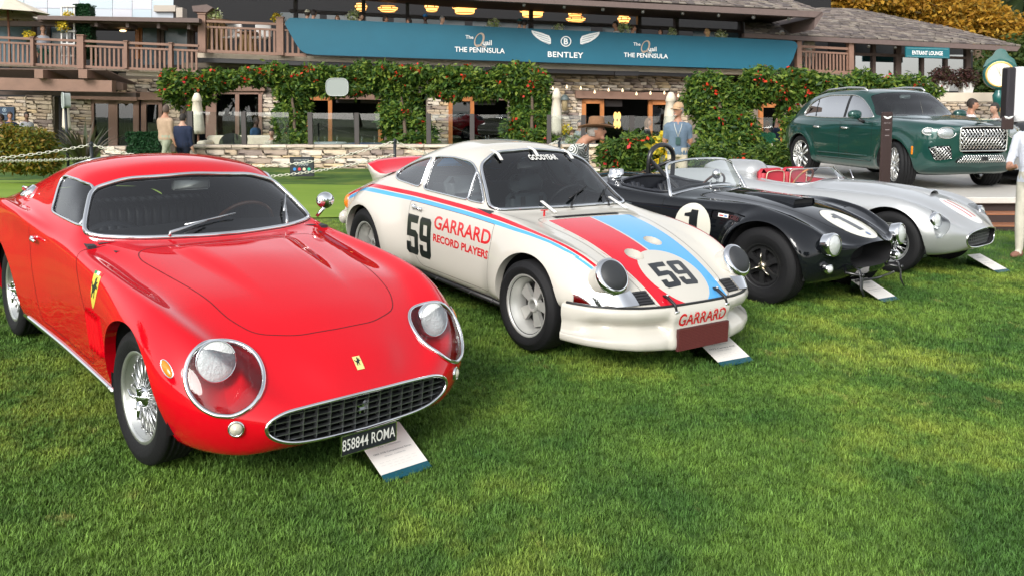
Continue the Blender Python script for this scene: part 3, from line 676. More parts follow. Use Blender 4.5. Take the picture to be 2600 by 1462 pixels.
th = np.linspace(0, 2 * math.pi, 32, endpoint=False); V, T = poly_tris([[(math.cos(t), math.sin(t)) for t in th]]); flat('disc', V, T, 1437, 106, 27, WSG, bn, _bi, d=1.385, skew=0); flat('disc', V, T, 1437, 106, 22, TEAL, bn, _bi, d=1.39, skew=0); V, T = text_mesh('B', 1, .03); flat('letter_b', V, T, 1437, 106, 11, WSG, bn, _bi, d=1.395)
# --- upper storey: posts, glass, roofs
m = MB()
for x, y0, y1 in ((745, -20, 60), (918, -20, 70), (1030, -20, 75), (1345, -10, 92), (1620, -5, 105), (1715, 0, 108), (1880, 10, 112)): fb(m, x, y0, x + 9, y1, -.6, .3)
fq(m, [(735, 24), (735, 32), (1880, 84), (1880, 76)], -.6, .3); part(m, 'upper_frame', pm('dark_frame', (.045, .036, .035), .6))
for a, b, y0, y1 in ((712, 812, 32, 60), (830, 985, 34, 66), (1000, 1180, 42, 78), (1200, 1340, 50, 86), (1355, 1500, 56, 92), (1530, 1615, 62, 98), (1760, 1875, 76, 112)): m = MB(); fb(m, a, y0, b, y1, -.75, .02, .03); part(m, 'upper_window', pm('sky_pane', (.10, .15, .18), .12, .0, spec=.9))
SHI = [pm('shingle_%d' % i, c, .9, var=.25, vscale=6) for i, c in enumerate([(.20, .165, .145), (.15, .125, .11), (.25, .215, .18), (.12, .10, .095)])]
def shingles(quad, parent, rows, seed, nm='roof', cap=300, cols=(60, 90)):
 """roof slope of photo-placed corners: eave-left, eave-right, ridge-right, ridge-left (world points); shingles laid in courses"""
 A, B, C, D = quad; r = np.random.default_rng(seed); base = ob(nm, [A, B, C, D], [(0, 1, 2, 3)], SHI[1]); base.parent = parent; base.matrix_parent_inverse = _pf
 nrm = np.cross(B - A, D - A); nrm /= np.linalg.norm(nrm); nrm = nrm if nrm[2] > 0 else -nrm; made = []
 for i in range(rows):
  t0, t1 = i / rows, (i + 1.25) / rows; u = 0; L0 = np.linalg.norm((A + (D - A) * t0) - (B + (C - B) * t0)); wmean = .26
  while u < 1:
   w = wmean * r.uniform(.6, 1.5) / max(L0, .5); v = min(1, u + w * .96); jit = r.uniform(-.12, .12) / rows
   P = [(A + (D - A) * tt) * (1 - uu) + (B + (C - B) * tt) * uu for uu, tt in ((u, t0 + jit), (v, t0 + jit), (v, min(t1, 1)), (u, min(t1, 1)))]; lift = r.uniform(.03, .06); made.append(([P[0] + nrm * lift, P[1] + nrm * lift, P[2] + nrm * .012, P[3] + nrm * .012, P[0] + nrm * .005, P[1] + nrm * .005], int(r.integers(4)))); u += w
 for q, (P, ci) in enumerate(made[:cap]):
  o = ob('shingle', P, [(0, 1, 2, 3), (4, 5, 1, 0)], SHI[ci]); o.parent = base; o.matrix_parent_inverse = base.matrix_parent_inverse @ Matrix.Translation((0, 0, 0)); o.matrix_parent_inverse = Matrix()
 rest = MB(); [rest.add(P, [(0, 1, 2, 3), (4, 5, 1, 0)], ci) for P, ci in made[cap:]]
 if rest.V: o = rest.out('shingle_courses', SHI, None); o.parent = base; o['kind'] = 'stuff'
 return base
shingles((F(1180, -18, 2.8), F(2086, 29, 2.8), F(1965, -14, 0), F(1180, -60, 0)), CLUB, 9, 3, 'main_roof', 150)
shingles((F(1890, 84, 1.2), F(2592, 118, 1.2), F(2390, 66, -1.2), F(1890, 46, -1.2)), CLUB, 11, 4, 'right_roof', 200)
shingles((F(1890, 47, -1.2), F(2390, 67, -1.2), F(2168, 23, -3.2), F(2085, 21, -3.2)), CLUB, 8, 5, 'right_roof_upper', 120)
m = MB(); fq(m, [(1150, -14), (1150, -2), (2070, 45), (2088, 30)], 2.85, .25); fq(m, [(1890, 85), (1890, 96), (2583, 131), (2592, 119)], 1.25, .25); fq(m, [(2070, 45), (2088, 30), (2090, 38), (2066, 76)], 2.8, 3.5); part(m, 'fascia', FASC)
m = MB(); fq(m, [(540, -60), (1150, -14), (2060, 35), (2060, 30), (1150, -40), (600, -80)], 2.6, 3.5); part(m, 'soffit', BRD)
for i, (x, y) in enumerate(((1332, 12), (1434, 17), (1532, 23), (1633, 29), (1734, 33), (1825, 38), (1913, 43), (2003, 47), (2205, 116), (2272, 119), (2466, 129))):
 m = MB(); p = F(x, y, 2.5 if x < 2100 else .95); m.tube([p + [0, 0, .06], p + [-.03, -.10, -.06]], .055, 10); part(m, 'spot_lamp', pm('spot_grey', (.32, .31, .30), .4, .5), smooth=True)
for x, y, w in ((495, 16, 60),): m = MB(); fq(m, [(x - 8, y), (x - 5, y + 14), (x + 30, y + 16), (x + 45, y + 4), (x + 30, y - 4)], .8, 1.5); part(m, 'gable_end', FASC)
# lit lanterns inside
LG = pm('lantern_glow', (.9, .42, .12), .5, emit=(1, .46, .12), es=1.6)
def lantern(px, py, w, h, d=-1.6, label=None):
 e = empty('pendant_lantern', label, 'lantern', F(px, py, d), group='pendant lanterns over the balcony'); s = F(px + w / 2, py, d)[0] - F(px - w / 2, py, d)[0]; hh = s * h / w
 MB().lathe([(0, -hh / 2), (s * .38, -hh / 2), (s * .40, -hh * .12), (s * .5, -hh * .12), (s * .5, hh * .22), (s * .40, hh * .22), (s * .38, hh / 2), (0, hh / 2)], 12).out('shade', LG, e)
 m = MB(); [m.lathe([(s * r + .004, z - .015), (s * r + .02, z), (s * r + .004, z + .015)], 16, 'z', (0, 0, 0)) for r, z in ((.38, -hh / 2), (.5, -hh * .12), (.5, hh * .22), (.38, hh / 2))]; [m.bar((s * .51 * math.cos(a), s * .51 * math.sin(a), -hh * .12), (s * .51 * math.cos(a), s * .51 * math.sin(a), hh * .22), .03, .03) for a in np.arange(6) * 1.047]; m.bar((0, 0, hh / 2), (0, 0, hh / 2 + 1.2), .02, .02); m.out('iron_frame', AWN, e)
for i, (x, y, w, h) in enumerate(((917, 19, 32, 20), (985, 23, 52, 14), (1096, 19, 36, 22), (1180, 18, 64, 34), (1352, 26, 66, 34), (1460, 37, 34, 18), (1462, 50, 50, 12), (1584, 50, 32, 18))): lantern(x, y, w, h, label='glowing amber drum lantern over the balcony, %s from the left' % ('leftmost', 'second', 'third', 'fourth and large', 'fifth and large', 'sixth', 'seventh and low', 'rightmost')[i] if i not in (0, 7) else 'glowing amber drum lantern over the balcony, %s of all' % ('leftmost' if i == 0 else 'rightmost'))
for x, y in ((1563, 310), (1570, 312)):
 pass
e = empty('wall_sconce', 'glowing amber wall sconce inside the open doorway', 'lamp', F(1567, 306, -2.5)); m = MB(); [m.ell((dx, 0, dz), (.075, .06, .17), 12, 10) for dx in (-.07, .07) for dz in (-.16, .16)]; m.out('glow_shade', pm('sconce_glow', (1, .6, .2), .5, emit=(1, .55, .15), es=1.3), e, True); MB().bar((0, .03, -.4), (0, .03, .4), .05, .04).out('bracket', AWN, e)
# left upper storey
m = MB(); fq(m, [(95, 40), (95, 50), (505, 58), (505, 47)], 1.6, .4); fq(m, [(-60, 52), (-60, 66), (260, 68), (260, 56)], 1.0, .3); part(m, 'eave_board', FASC)
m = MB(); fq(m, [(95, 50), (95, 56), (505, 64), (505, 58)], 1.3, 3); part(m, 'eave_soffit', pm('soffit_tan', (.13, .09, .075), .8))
for x in (240, 319, 398, 475): m = MB(); fb(m, x, 51 + (x - 240) * .028, x + 8, 68 + (x - 240) * .028, 1.35, .9); part(m, 'eave_bracket', FASC)
for x in (80, 118, 398, 408, 475, 484): m = MB(); fb(m, x, 62, x + 8, 160, -.2, .2); part(m, 'window_post', BRD)
for a, b in ((0, 80), (128, 180), (362, 398), (408, 475)): m = MB(); fb(m, a, 66, b, 165, -.3, .02); part(m, 'upper_window', pm('sky_pane', (.10, .15, .18), .12, spec=.9))
m = MB(); fb(m, 343, 70, 353, 150, -.25, .1); fb(m, 353, 68, 360, 150, -.35, .1); part(m, 'folded_door', ORG)
for x, y in ((312, 79), (455, 84), (12, 65)): m = MB(); m.ell(F(x, y, -.6), (.11, .11, .035), 14, 8); part(m, 'ceiling_lamp', pm('ceiling_glow', (1, .7, .35), .5, emit=(1, .66, .30), es=2.5), smooth=True)
mt = empty('metal_roof_screen', 'pale blue-grey metal panel screen on the roof at upper left', 'roof screen', F(280, 40, -1)); _mi = Matrix.Translation(-mt.location)
for i, (x0, x1) in enumerate(((-60, 60), (60, 120), (120, 200), (200, 285), (285, 335), (335, 385), (385, 440))):
 for j, (ya, yb) in enumerate(((-14, 20), (21, 46))): m = MB(); fb(m, x0 + 1, ya + x0 * .01, x1, yb + x0 * .012, -1 - .25 * j * 0, .08, .012); o = m.out('metal_panel', pm('zinc_%d' % ((i + j) % 3), (.36 + .03 * ((i + j) % 3), .42, .46), .35, .5)); o.parent = mt; o.matrix_parent_inverse = _mi
m = MB(); fb(m, 390, 14, 445, 30, -.8, .6); fb(m, 447, 20, 463, 45, -.8, .6); o = m.out('vent_box', pm('beige_metal', (.42, .37, .31), .5)); o.parent = mt; o.matrix_parent_inverse = _mi
# right wing glazing and sign
m = MB()
for x, w in ((2168, 4), (2216, 8), (2276, 13), (2340, 7), (2400, 7), (2454, 12)): fb(m, x, 96 + (x - 2168) * .09, x + w, 232, .1, .2)
fq(m, [(2165, 134), (2165, 141), (2455, 151), (2455, 145)], .12, .2); part(m, 'wing_frame', BRD)
for a, b in ((2172, 2216), (2224, 2276), (2289, 2340), (2347, 2400), (2407, 2454)): m = MB(); fb(m, a, 140, b, 232, 0, .02); part(m, 'wing_window', glass('wing_glass', (.20, .24, .24), 1, .35))
sg_ = empty('lounge_sign', 'teal hanging sign with white lettering ENTRANT LOUNGE under the eave', 'sign', F(2355, 150, 1.5)); _si = Matrix.Translation(-sg_.location)
m = MB(); fb(m, 2300, 119, 2411, 146, 1.5, .06, .03); o = m.out('board', pm('sign_teal', (.005, .12, .15), .5)); o.parent = sg_; o.matrix_parent_inverse = _si
V, T = text_mesh('ENTRANT LOUNGE', 1, .022); flat('lettering', V, T, 2355, 135.5, 78, WSG, sg_, _si, d=1.52, hpx=10.5, skew=.03)
m = MB(); [fb(m, *q, 1.515, .01, .03) for q in ((2304, 122.5, 2407, 123.3), (2304, 143, 2407, 143.8))]; o = m.out('border', pm('sign_line', (.2, .42, .45), .5)); o.parent = sg_; o.matrix_parent_inverse = _si
# planter wall at the right
m = MB(); fb(m, 2330, 236, 2545, 259, 6, .5); o = m.out('planter_coping', CRE); tag(o, 'cream coped terrace wall under the right wing', 'wall')
pw = tag(ob('terrace_wall', *[(np.array(v), f) for v, f in [(np.concatenate(fb(MB(), 2330, 259, 2560, 320, 5.95, .4).V), fb(MB(), 2330, 259, 2560, 320, 5.95, .4).F)]][0], STW), 'short stone terrace wall behind the green SUV', 'wall'); stones([(2330, 260, 2560, 318)], lambda x, y: F(x, y, 6.0), pw, 11, cap=200)
for i, (x, y) in enumerate(((2392, 222), (2452, 226))): m = MB(); p = F(x, y, 5.6); m.lathe([(.20, -.14), (.26, .20), (.22, .2), (.18, 0)], 4, 'z', p, a0=.785, a1=.785 + 2 * math.pi); tag(m.out('planter_box', pm('white_planter', (.62, .62, .60), .6)), ('white square planter at the left end of the coped wall', 'white square planter at the right end of the coped wall')[i], 'planter')
# --- low garden wall along the terrace
def LW(px, py, Y=22): return at(px, py, Y)
lw = MB(); A = [LW(455, 437), LW(2120, 437)]; A = [np.array([a[0], 22, -.4]) for a in A]; lw.box((A[0][0], 22.0, -.4), (A[1][0], 22.35, .66)); lw = lw.out('garden_wall', STW); tag(lw, 'low stone garden wall along the terrace edge', 'wall')
stones([(457, 373, 2118, 440)], lambda x, y: LW(x, y, 21.99), lw, 9, .07, .16, .2, .6, cap=300)
for i in range(24): m = MB(); w = (A[1][0] - A[0][0]) / 24; m.box((A[0][0] + w * i + .008, 21.9, .662), (A[0][0] + w * (i + 1) - .008, 22.45, .735), bev=.012); o = m.out('coping_stone', STC[4 if i % 3 else 2]); o.parent = lw
g0 = MB(); g0.box((LW(180, 380, 21)[0], 22.3, -.4), (30, 31, .02)); tag(g0.out('terrace', pm('terrace_paving', (.30, .26, .22), .8, var=.15)), 'paved terrace behind the garden wall', 'terrace', kind='structure')
lw2 = MB(); p, q = at(258, 373, 21), at(322, 438, 21); lw2.box((p[0], 21, -.3), (q[0], 21.5, p[2])); lw2 = lw2.out('stone_plinth', STW); tag(lw2, 'short stone plinth beside the box hedge', 'wall'); stones([(258, 372, 322, 436)], lambda x, y: at(x, y, 20.98), lw2, 13, cap=100)
# glass screens standing on the wall
for i, (x0, x1) in enumerate(((487, 620), (622, 735), (790, 905), (908, 965), (1090, 1195), (1200, 1290), (1395, 1478), (1482, 1600), (1605, 1720), (1905, 1960))):
 e = empty('glass_screen', 'clear glass wind screen on the garden wall, %s from the left' % ('first', 'second', 'third', 'fourth', 'fifth', 'sixth', 'seventh', 'eighth', 'ninth', 'tenth')[i], 'glass screen', LW(x0, 368, 22.15), group='glass wind screens'); inv = Matrix.Translation(-e.location); a, b = LW(x0, 368, 22.15), LW(x1, 368, 22.15); zt = LW(x0, 285 + .01 * (x0 - 500), 22.15)[2]
 m = MB(); m.box((a[0], 22.14, .735), (b[0], 22.155, zt)); o = m.out('pane', WG2); o.parent = e; o.matrix_parent_inverse = inv; m = MB(); m.box((a[0] - .07, 22.1, .735), (a[0] + .05, 22.2, zt + .02)); o = m.out('post', pm('post_umber', (.05, .042, .04), .5)); o.parent = e; o.matrix_parent_inverse = inv
# ================================================================ red coupe
def red_coupe():
 car = empty('red_coupe', 'glossy red vintage fastback coupe with wire wheels and covered headlights, nearest the camera', 'car', mat=place_car('fer'), group='classic cars parked on the lawn')
 RED = pm('red_paint', (.60, .002, .010), .3, coat=1, spec=.0, inside=(.012, .012, .014)); REDT = pm('red_paint_trim', (.60, .002, .010), .3, coat=1, spec=0)
 L = [
     [(-3.38, 0, .30), (-2.9, 0, .20), (-2, 0, .17), (0, 0, .17), (.5, 0, .17), (.67, 0, .19), (.715, 0, .232)],
     [(-3.40, .45, .30), (-2.9, .50, .20), (-2, .52, .17), (0, .52, .17), (.4, .46, .17), (.64, .36, .195), (.708, .30, .243)],
     [(-3.42, .58, .33), (-2.9, .68, .23), (-2.4, .72, .20), (-1.8, .71, .20), (-.6, .70, .20), (0, .70, .20), (.35, .65, .19), (.61, .52, .205), (.705, .395, .268)],
     [(-3.44, .62, .40), (-2.9, .75, .33), (-2.4, .785, .32), (-1.8, .755, .30), (-1.2, .735, .30), (-.5, .745, .31), (0, .765, .32), (.35, .735, .31), (.56, .645, .29), (.65, .54, .29), (.70, .450, .303)],
     [(-3.45, .64, .52), (-2.9, .79, .56), (-2.4, .825, .58), (-1.9, .795, .58), (-1.3, .765, .56), (-.5, .775, .52), (0, .80, .50), (.32, .785, .475), (.53, .70, .415), (.63, .60, .37), (.696, .465, .335)],
     [(-3.45, .63, .66), (-2.9, .775, .74), (-2.4, .81, .78), (-1.9, .79, .765), (-1.3, .765, .745), (-.6, .775, .70), (-.1, .792, .67), (.15, .785, .648), (.38, .745, .575), (.55, .66, .478), (.64, .565, .405), (.70, .45, .363)],
     [(-3.45, .61, .745), (-2.9, .735, .85), (-2.4, .785, .915), (-2.0, .79, .905), (-1.3, .75, .845), (-.8, .745, .828), (-.3, .738, .798), (.05, .720, .762), (.27, .68, .708), (.42, .625, .645), (.545, .56, .553), (.635, .485, .46), (.706, .39, .388)],
     [(-3.44, .57, .785), (-2.9, .66, .86), (-2.4, .685, .915), (-2.0, .695, .915), (-1.7, .70, .91), (-1.1, .690, .893), (-.95, .675, .872), (-.8, .655, .830), (-.3, .63, .772), (.05, .60, .735), (.27, .55, .675), (.45, .48, .592), (.62, .39, .470), (.716, .30, .396)],
     [(-3.44, .47, .82), (-3.2, .50, .86), (-2.8, .53, .945), (-2.4, .55, 1.035), (-2.0, .56, 1.12), (-1.7, .567, 1.158), (-1.47, .568, 1.145), (-1.33, .588, 1.085), (-1.14, .636, .972), (-1.02, .645, .900), (-.94, .62, .866), (-.8, .56, .853), (-.3, .49, .798), (.05, .45, .752), (.3, .40, .672), (.5, .335, .572), (.64, .27, .47), (.725, .21, .401)],
     [(-3.43, .28, .845), (-3.2, .29, .89), (-2.8, .31, 1.0), (-2.4, .33, 1.12), (-2.0, .34, 1.205), (-1.7, .345, 1.232), (-1.42, .345, 1.212), (-1.27, .35, 1.145), (-.87, .385, .880), (-.81, .385, .856), (-.70, .36, .850), (-.3, .31, .808), (.05, .28, .760), (.3, .25, .69), (.5, .20, .594), (.66, .15, .495), (.733, .12, .404)],
     [(-3.42, 0, .855), (-3.2, 0, .90), (-2.8, 0, 1.02), (-2.4, 0, 1.145), (-2.0, 0, 1.235), (-1.65, 0, 1.258), (-1.40, 0, 1.238), (-1.25, 0, 1.172), (-.78, 0, .876), (-.72, 0, .854), (-.64, 0, .848), (-.3, 0, .822), (.05, 0, .77), (.3, 0, .703), (.5, 0, .606), (.665, 0, .50), (.737, 0, .406)]]
 g = body_grid(L, -2.9, .1, 170, 8, su=3, sv=3)
 X, Y = g[..., 0], np.abs(g[..., 1])
 def sst(a, b, v): t = np.clip((v - a) / (b - a), 0, 1); return t * t * (3 - 2 * t)
 wb = .315 - .10 * np.clip((X + .66) / .9, 0, 1)
 g[..., 2] += np.where(g[..., 2] > .4, .026 * sst(-.70, -.55, X) * (1 - sst(-.35, .28, X)) * sst(0, .055, wb - Y + .0275), 0)
 s = Surf(g)
 # openings and panels
 for x0, z0, r in ((-.01, .315, .352), (-2.4, .325, .350)):
  s.cut(lambda V: np.hypot(V[:, 0] - x0, V[:, 2] - z0) - r, 9, [0], lambda c, n: (np.abs(c[:, 1]) > .5) & (c[:, 2] < .8))
 ws = [(.668, .893), (.635, .965), (.555, 1.098), (.38, 1.150), (0, 1.170)]
 ws = ws + [(-y, z) for y, z in ws[-2::-1]] + [(-.60, .880), (-.38, .872), (0, .872), (.38, .872), (.60, .880)]
 s.cut(sdyz(ws, .05), 1, [0], lambda c, n: (c[:, 0] > -1.5) & (c[:, 0] < -.7))
 for sg in (1, -1):
  side = lambda c, n: (c[:, 1] * sg > .45) & (c[:, 2] > .85)
  s.cut(sdxz([(-1.005, .925), (-1.20, 1.055), (-1.34, 1.118), (-1.48, 1.134), (-1.72, 1.135), (-1.74, 1.115), (-1.62, .937)], .02), 2, [0], side)
 rw = [(.40, 1.035), (.43, 1.10), (.33, 1.185), (0, 1.205)]; s.cut(sdyz(rw + [(-y, z) for y, z in rw[-2::-1]] + [(0, 1.02)], .05), 12, [0], lambda c, n: (c[:, 0] < -1.85) & (c[:, 0] > -2.8))
 s.cut(lambda V: -(V[:, 0] + 1.115 + (V[:, 2] - .93) * .28), 3, [2])
 for sg, lab in ((1, 4), (-1, 5)):
  # headlight cover: an egg on the fender, seen along its own axis
  c0 = np.array([.535, .562 * sg, .535]); ax = np.array([.80, .30 * sg, .52]); ax /= np.linalg.norm(ax)
  up = np.array([-.62, .06 * sg, .78]); up -= ax * (up @ ax); up /= np.linalg.norm(up); sd = np.cross(ax, up) * sg   # sd points outboard->negative
  def egg(V, c0=c0, ax=ax, up=up, sd=sd):
   q = (V - c0) @ np.stack([sd, up], 1); t = np.clip((q[:, 1] + .19) / .38, 0, 1); w = .142 + .022 * t
   return np.hypot(q[:, 0] / w, q[:, 1] / .170) * .12 - .12
  s.cut(egg, lab, [0], lambda c, n, sg=sg: (c[:, 0] > .1) & (c[:, 1] * sg > .3) & (c[:, 2] > .25))
 hood = [(.47, 0), (.455, .20), (.38, .37), (.25, .435), (-.35, .515), (-.56, .54), (-.66, .515), (-.70, .45), (-.70, 0)]
 hood = hood + [(x, -y) for x, y in hood[-2:0:-1]]
 s.cut(sdxy(hood, .05), 6, [0], lambda c, n: c[:, 2] > .4)
 for sg, lab in ((1, 7), (-1, 8)):
  door = [(-.60, .30), (-.62, .55), (-.83, .78), (-.86, .86), (-.95, .99), (-1.66, .99), (-1.72, .80), (-1.66, .55), (-1.60, .30)]
  s.cut(sdxz(door, .04), lab, [0], lambda c, n: (c[:, 1] * sg > .58))
 s.drop(9)
 body = s.part('body_shell', [0], RED, car)
 s.part('hood', [6], RED, car)
 for lab in (7, 8): s.part('door', [lab], RED, car)
 gm = MB()
 for lab in (6, 7, 8):
  for lp in s.loops([lab])[:1]: gap(s, lp, .005, mb=gm, zmax=9 if lab == 6 else .855)
 gm.out('shut_lines', pm('red_shut_line', (.10, .001, .002), .6), car)
 s.part('windshield', [1], GLS, car, -.004); s.part('rear_window', [12], GLS, car, -.004)
 for lp in s.loops([12])[:1]: trim(s, lp, .009, .003).out('rear_window_trim', CHR, car, True)
 for lab, nm in ((2, 'side_window'), (3, 'vent_window')):
  for sg in (1, -1):
   q = Surf(); q.V, q.N, q.T = s.V, s.N, s.T[(s.L == lab) & (s.V[s.T].mean(1)[:, 1] * sg > 0)]; q.L = np.full(len(q.T), lab)
   q.part(nm, [lab], GLS, car, -.003)
 tm = MB()
 for lp in s.loops([1])[:1]: trim(s, lp, .013, .004, mb=tm, it=3, n=8)
 tm.out('windshield_trim', CHR, car, True)
 rb = MB()
 for lp in s.loops([1])[:1]: trim(s, lp, .017, -.006, mb=rb, it=3)
 rb.out('windshield_seal', BLK, car, True)
 for lab in (2, 3):
  for lp in s.loops([lab])[:2]: trim(s, lp, .008, .003).out('window_trim', CHR, car, True)
 # arch lips and inner arches
 fl = MB()
 for lp in s.loops([0, 7, 8]):
  P = s.V[lp]
  if lp[0] != lp[-1] or len(lp) < 20: continue
  if abs(P[:, 1]).min() > .45 and P[:, 2].max() < .8 and P[:, 0].max() - P[:, 0].min() > .4:
   flange(s, lp, lambda P: np.stack([P[:, 0] * 0, -np.sign(P[:, 1]) * .05, P[:, 2] * 0 + .0], 1), fl)
 fl.out('arch_lips', REDT, car, True)
 wl_ = MB()
 for x0 in (0, -2.4):
  for sg in (1, -1): wl_.lathe([(.362, .74 * sg), (.37, .42 * sg), (.0, .42 * sg)], 30, 'y', (x0, 0, .325), a0=-1.75, a1=1.75)
 wl_.out('wheel_wells', DARK, car, True)
 # belly and tail
 MB().prism([(y, z) for y, z in [(-.60, .32), (.60, .32), (.66, .52), (.60, .75), (.47, .83), (0, .86), (-.47, .83), (-.60, .75), (-.66, .52)]], .02, f=lambda u, v, w: (-3.40 - w, u, v)).out('tail_panel', RED, car)
 # mouth: dark duct, chrome ring, egg-crate grille
 ring = g[-1]; ring = ring[:-1]
 rc = ring.mean(0); mm = MB(); k = len(ring); back = ring * np.array([1, .97, .97]) + np.array([-.16, 0, .008])
 mm.add(np.concatenate([ring, back]), [[i, (i + 1) % k, k + (i + 1) % k, k + i] for i in range(k)]); mm.add(back, [range(k)])
 mm.out('grille_duct', DARK, car, True)
 MB().tube(resample(ring + np.array([.002, 0, 0]), .02, True), .0085, 8, True).out('grille_surround', CHR, car, True)
 gr = MB(); sdm = poly_sd(ring[:, 1:])
 def xm(y): return .728 - .13 * y * y - .035
 for y in np.arange(-.42, .43, .062):
  zz = np.arange(.2, .45, .004); zz = zz[sdm(np.stack([zz * 0 + y, zz], 1)) < 0]
  if len(zz) > 2: gr.bar((xm(y), y, zz[0]), (xm(y) + .012, y, zz[-1]), .003, .03, up=(1, 0, 0))
 for z in np.arange(.235, .41, .027):
  ys = np.linspace(-.47, .47, 95); ys = ys[sdm(np.stack([ys, ys * 0 + z], 1)) < 0]
  if len(ys) > 3:
   pts = [(xm(y) + .006, y, z) for y in np.linspace(ys[0], ys[-1], 14)]
   for a, b in zip(pts, pts[1:]): gr.bar(a, b, .026, .003)
 gr.out('grille', pm('grille_alloy', (.33, .34, .35), .35, .9), car)
 # headlights under clear covers
 for sg, lab in ((1, 4), (-1, 5)):
  h = empty('headlight', None, None); h.parent = car; h.empty_display_size = .05
  V, N, T = s.sub([lab], .001); ob('lamp_cover', V, T, LENS, h, N, None, True)
  lp = s.loops([lab])[0]
  trim(s, lp, .010, .003, mb=None, it=3).out('lamp_ring', CHR, h, True)
  # red bowl behind the glass
  P = s.V[lp[:-1]]; c = P.mean(0) + np.array([-.075, -.02 * sg, -.05]); k = len(P); mb = MB(); rows = [P - s.N[lp[:-1]] * .004]
  for t in (.25, .5, .75, .95):
   rows.append(P * (1 - t) + c * t - np.array([.07, .012 * sg, .045]) * math.sin(t * 1.5) * .5)
  A = np.concatenate(rows)
  mb.add(A, [[r * k + i, r * k + (i + 1) % k, (r + 1) * k + (i + 1) % k, (r + 1) * k + i] for r in range(4) for i in range(k)])
  mb.add(rows[-1], [range(k)]); mb.out('lamp_bowl', REDT, h, True)
  lc = np.array([.445, .568 * sg, .572]); d = np.array([.955, .02 * sg, .28]); d /= np.linalg.norm(d)
  M = np.array(Vector(d).to_track_quat('Z', 'Y').to_matrix())
  def turned(name, prof, mat, n=32, M=M, lc=lc, h=h):
   V, F = lathe(prof, n); return ob(name, V @ M.T + lc, F, mat, h, None, None, True)
  turned('reflector', [(0, -.05), (.05, -.035), (.078, .0), (.082, .008)], REFL)
  turned('lamp_lens', [(.082, .006), (.07, .013), (.045, .018), (.0, .020)], pm('ribbed_lens', (.75, .76, .74), .12, .0, spec=.8, bump=.5, bscale=70))
  turned('lamp_rim', [(.080, .004), (.084, .010), (.088, .006), (.088, -.02)], CHR)
 # small lamps
 for sg in (1, -1):
  p = empty('parking_light', None, None); p.parent = car
  d = np.array([.80, .55 * sg, .05]); d /= np.linalg.norm(d); M = np.array(Vector(d).to_track_quat('Z', 'Y').to_matrix()); bv = s.bvh([0])
  hit = bv.ray_cast(Vector((1.2, .565 * sg, .345)), Vector((-1, 0, 0)))[0]; hit = np.array(hit) if hit is not None else np.array([.62, .545 * sg, .36])
  for nm, prof, mt in (('bezel', [(.030, -.02), (.034, .006), (.028, .010), (.026, .004)], CHR), ('lens', [(.027, .002), (.02, .014), (0, .02)], pm('milky_lens', (.55, .53, .42), .15, spec=.7))):
   V, F = lathe(prof, 24); ob(nm, V @ M.T + hit, F, mt, p, None, None, True)
  h2 = bv.find_nearest(Vector((.415, .80 * sg, .59)))
  hp, hn = np.array(h2[0]), np.array(h2[1]); hn = hn if hn[1] * sg > 0 else -hn
  t = np.array([.75, 0, -.42]); t -= hn * (t @ hn); t /= np.linalg.norm(t); b = np.cross(hn, t)
  V, F = ellipsoid(20, 12); ob('side_marker', hp + np.outer(V[:, 0], t) * .045 + np.outer(V[:, 1], b) * .016 + np.outer(V[:, 2], hn) * .011, F, pm('amber_lens', (.75, .22, .01), .12, spec=.7), car, None, None, True)
  th = np.arange(24) * 2 * math.pi / 24
  MB().tube(hp + np.outer(np.cos(th), t) * .047 + np.outer(np.sin(th), b) * .018 + hn * .002, .003, 6, True).out('side_marker_ring', CHR, car, True)
 # fender vents, sill trim
 bv = s.bvh([0, 7, 8])
 vm = MB()
 for sg in (1, -1):
  for i in range(4):
   x0 = -.60 + .055 * i; P = []
   for z in np.linspace(.40, .60, 8):
    h = bv.ray_cast(Vector((x0 - (z - .4) * .12, 1.3 * sg, z)), Vector((0, -sg, 0)))[0]; P.append(np.array(h) if h is not None else np.array([x0, .77 * sg, z]))
   P = np.array(P); o = np.array([0, sg, 0]); a, b, c = P + o * .002, P + np.array([.038, .016 * sg, 0]), P + np.array([.040, .0, 0]); n = len(P)
   vm.add(np.concatenate([a, b, c]), [[i2, i2 + 1, n + i2 + 1, n + i2] for i2 in range(n - 1)] + [[n + i2, n + i2 + 1, 2 * n + i2 + 1, 2 * n + i2] for i2 in range(n - 1)] + [[0, n, 2 * n], [n - 1, 2 * n - 1, 3 * n - 1]])
 vm.out('fender_louvres', REDT, car, True)
 sm = MB()
 for sg in (1, -1):
  P = []
  for x in np.linspace(-2.02, -.36, 20):
   h = bv.ray_cast(Vector((x, 1.3 * sg, .235)), Vector((0, -sg, 0)))[0]; P.append((x, (h[1] if h is not None else .72 * sg) + .004 * sg, .235))
  sm.tube(P, .013, 8, flat=1.3)
 sm.out('sill_trim', CHR, car, True)
 # shield, badge, horse, plate
 YEL = pm('badge_yellow', (.78, .62, .08), .35, coat=.4)
 def horse(s=1.0):
  p = [(-.30, -.46), (-.22, -.47), (-.17, -.30), (-.02, -.18), (.05, -.30), (.02, -.44), (.10, -.47), (.13, -.30), (.12, -.12), (.20, .02), (.36, -.02), (.40, .06), (.26, .12), (.20, .14), (.32, .24), (.30, .30), (.16, .24), (.12, .34), (.14, .46), (.04, .44), (-.06, .34), (-.04, .20), (-.16, .06), (-.30, .08), (-.42, .22), (-.46, .14), (-.36, .0), (-.28, -.06), (-.26, -.20), (-.32, -.34)]
  return [(x * s, y * s) for x, y in p]
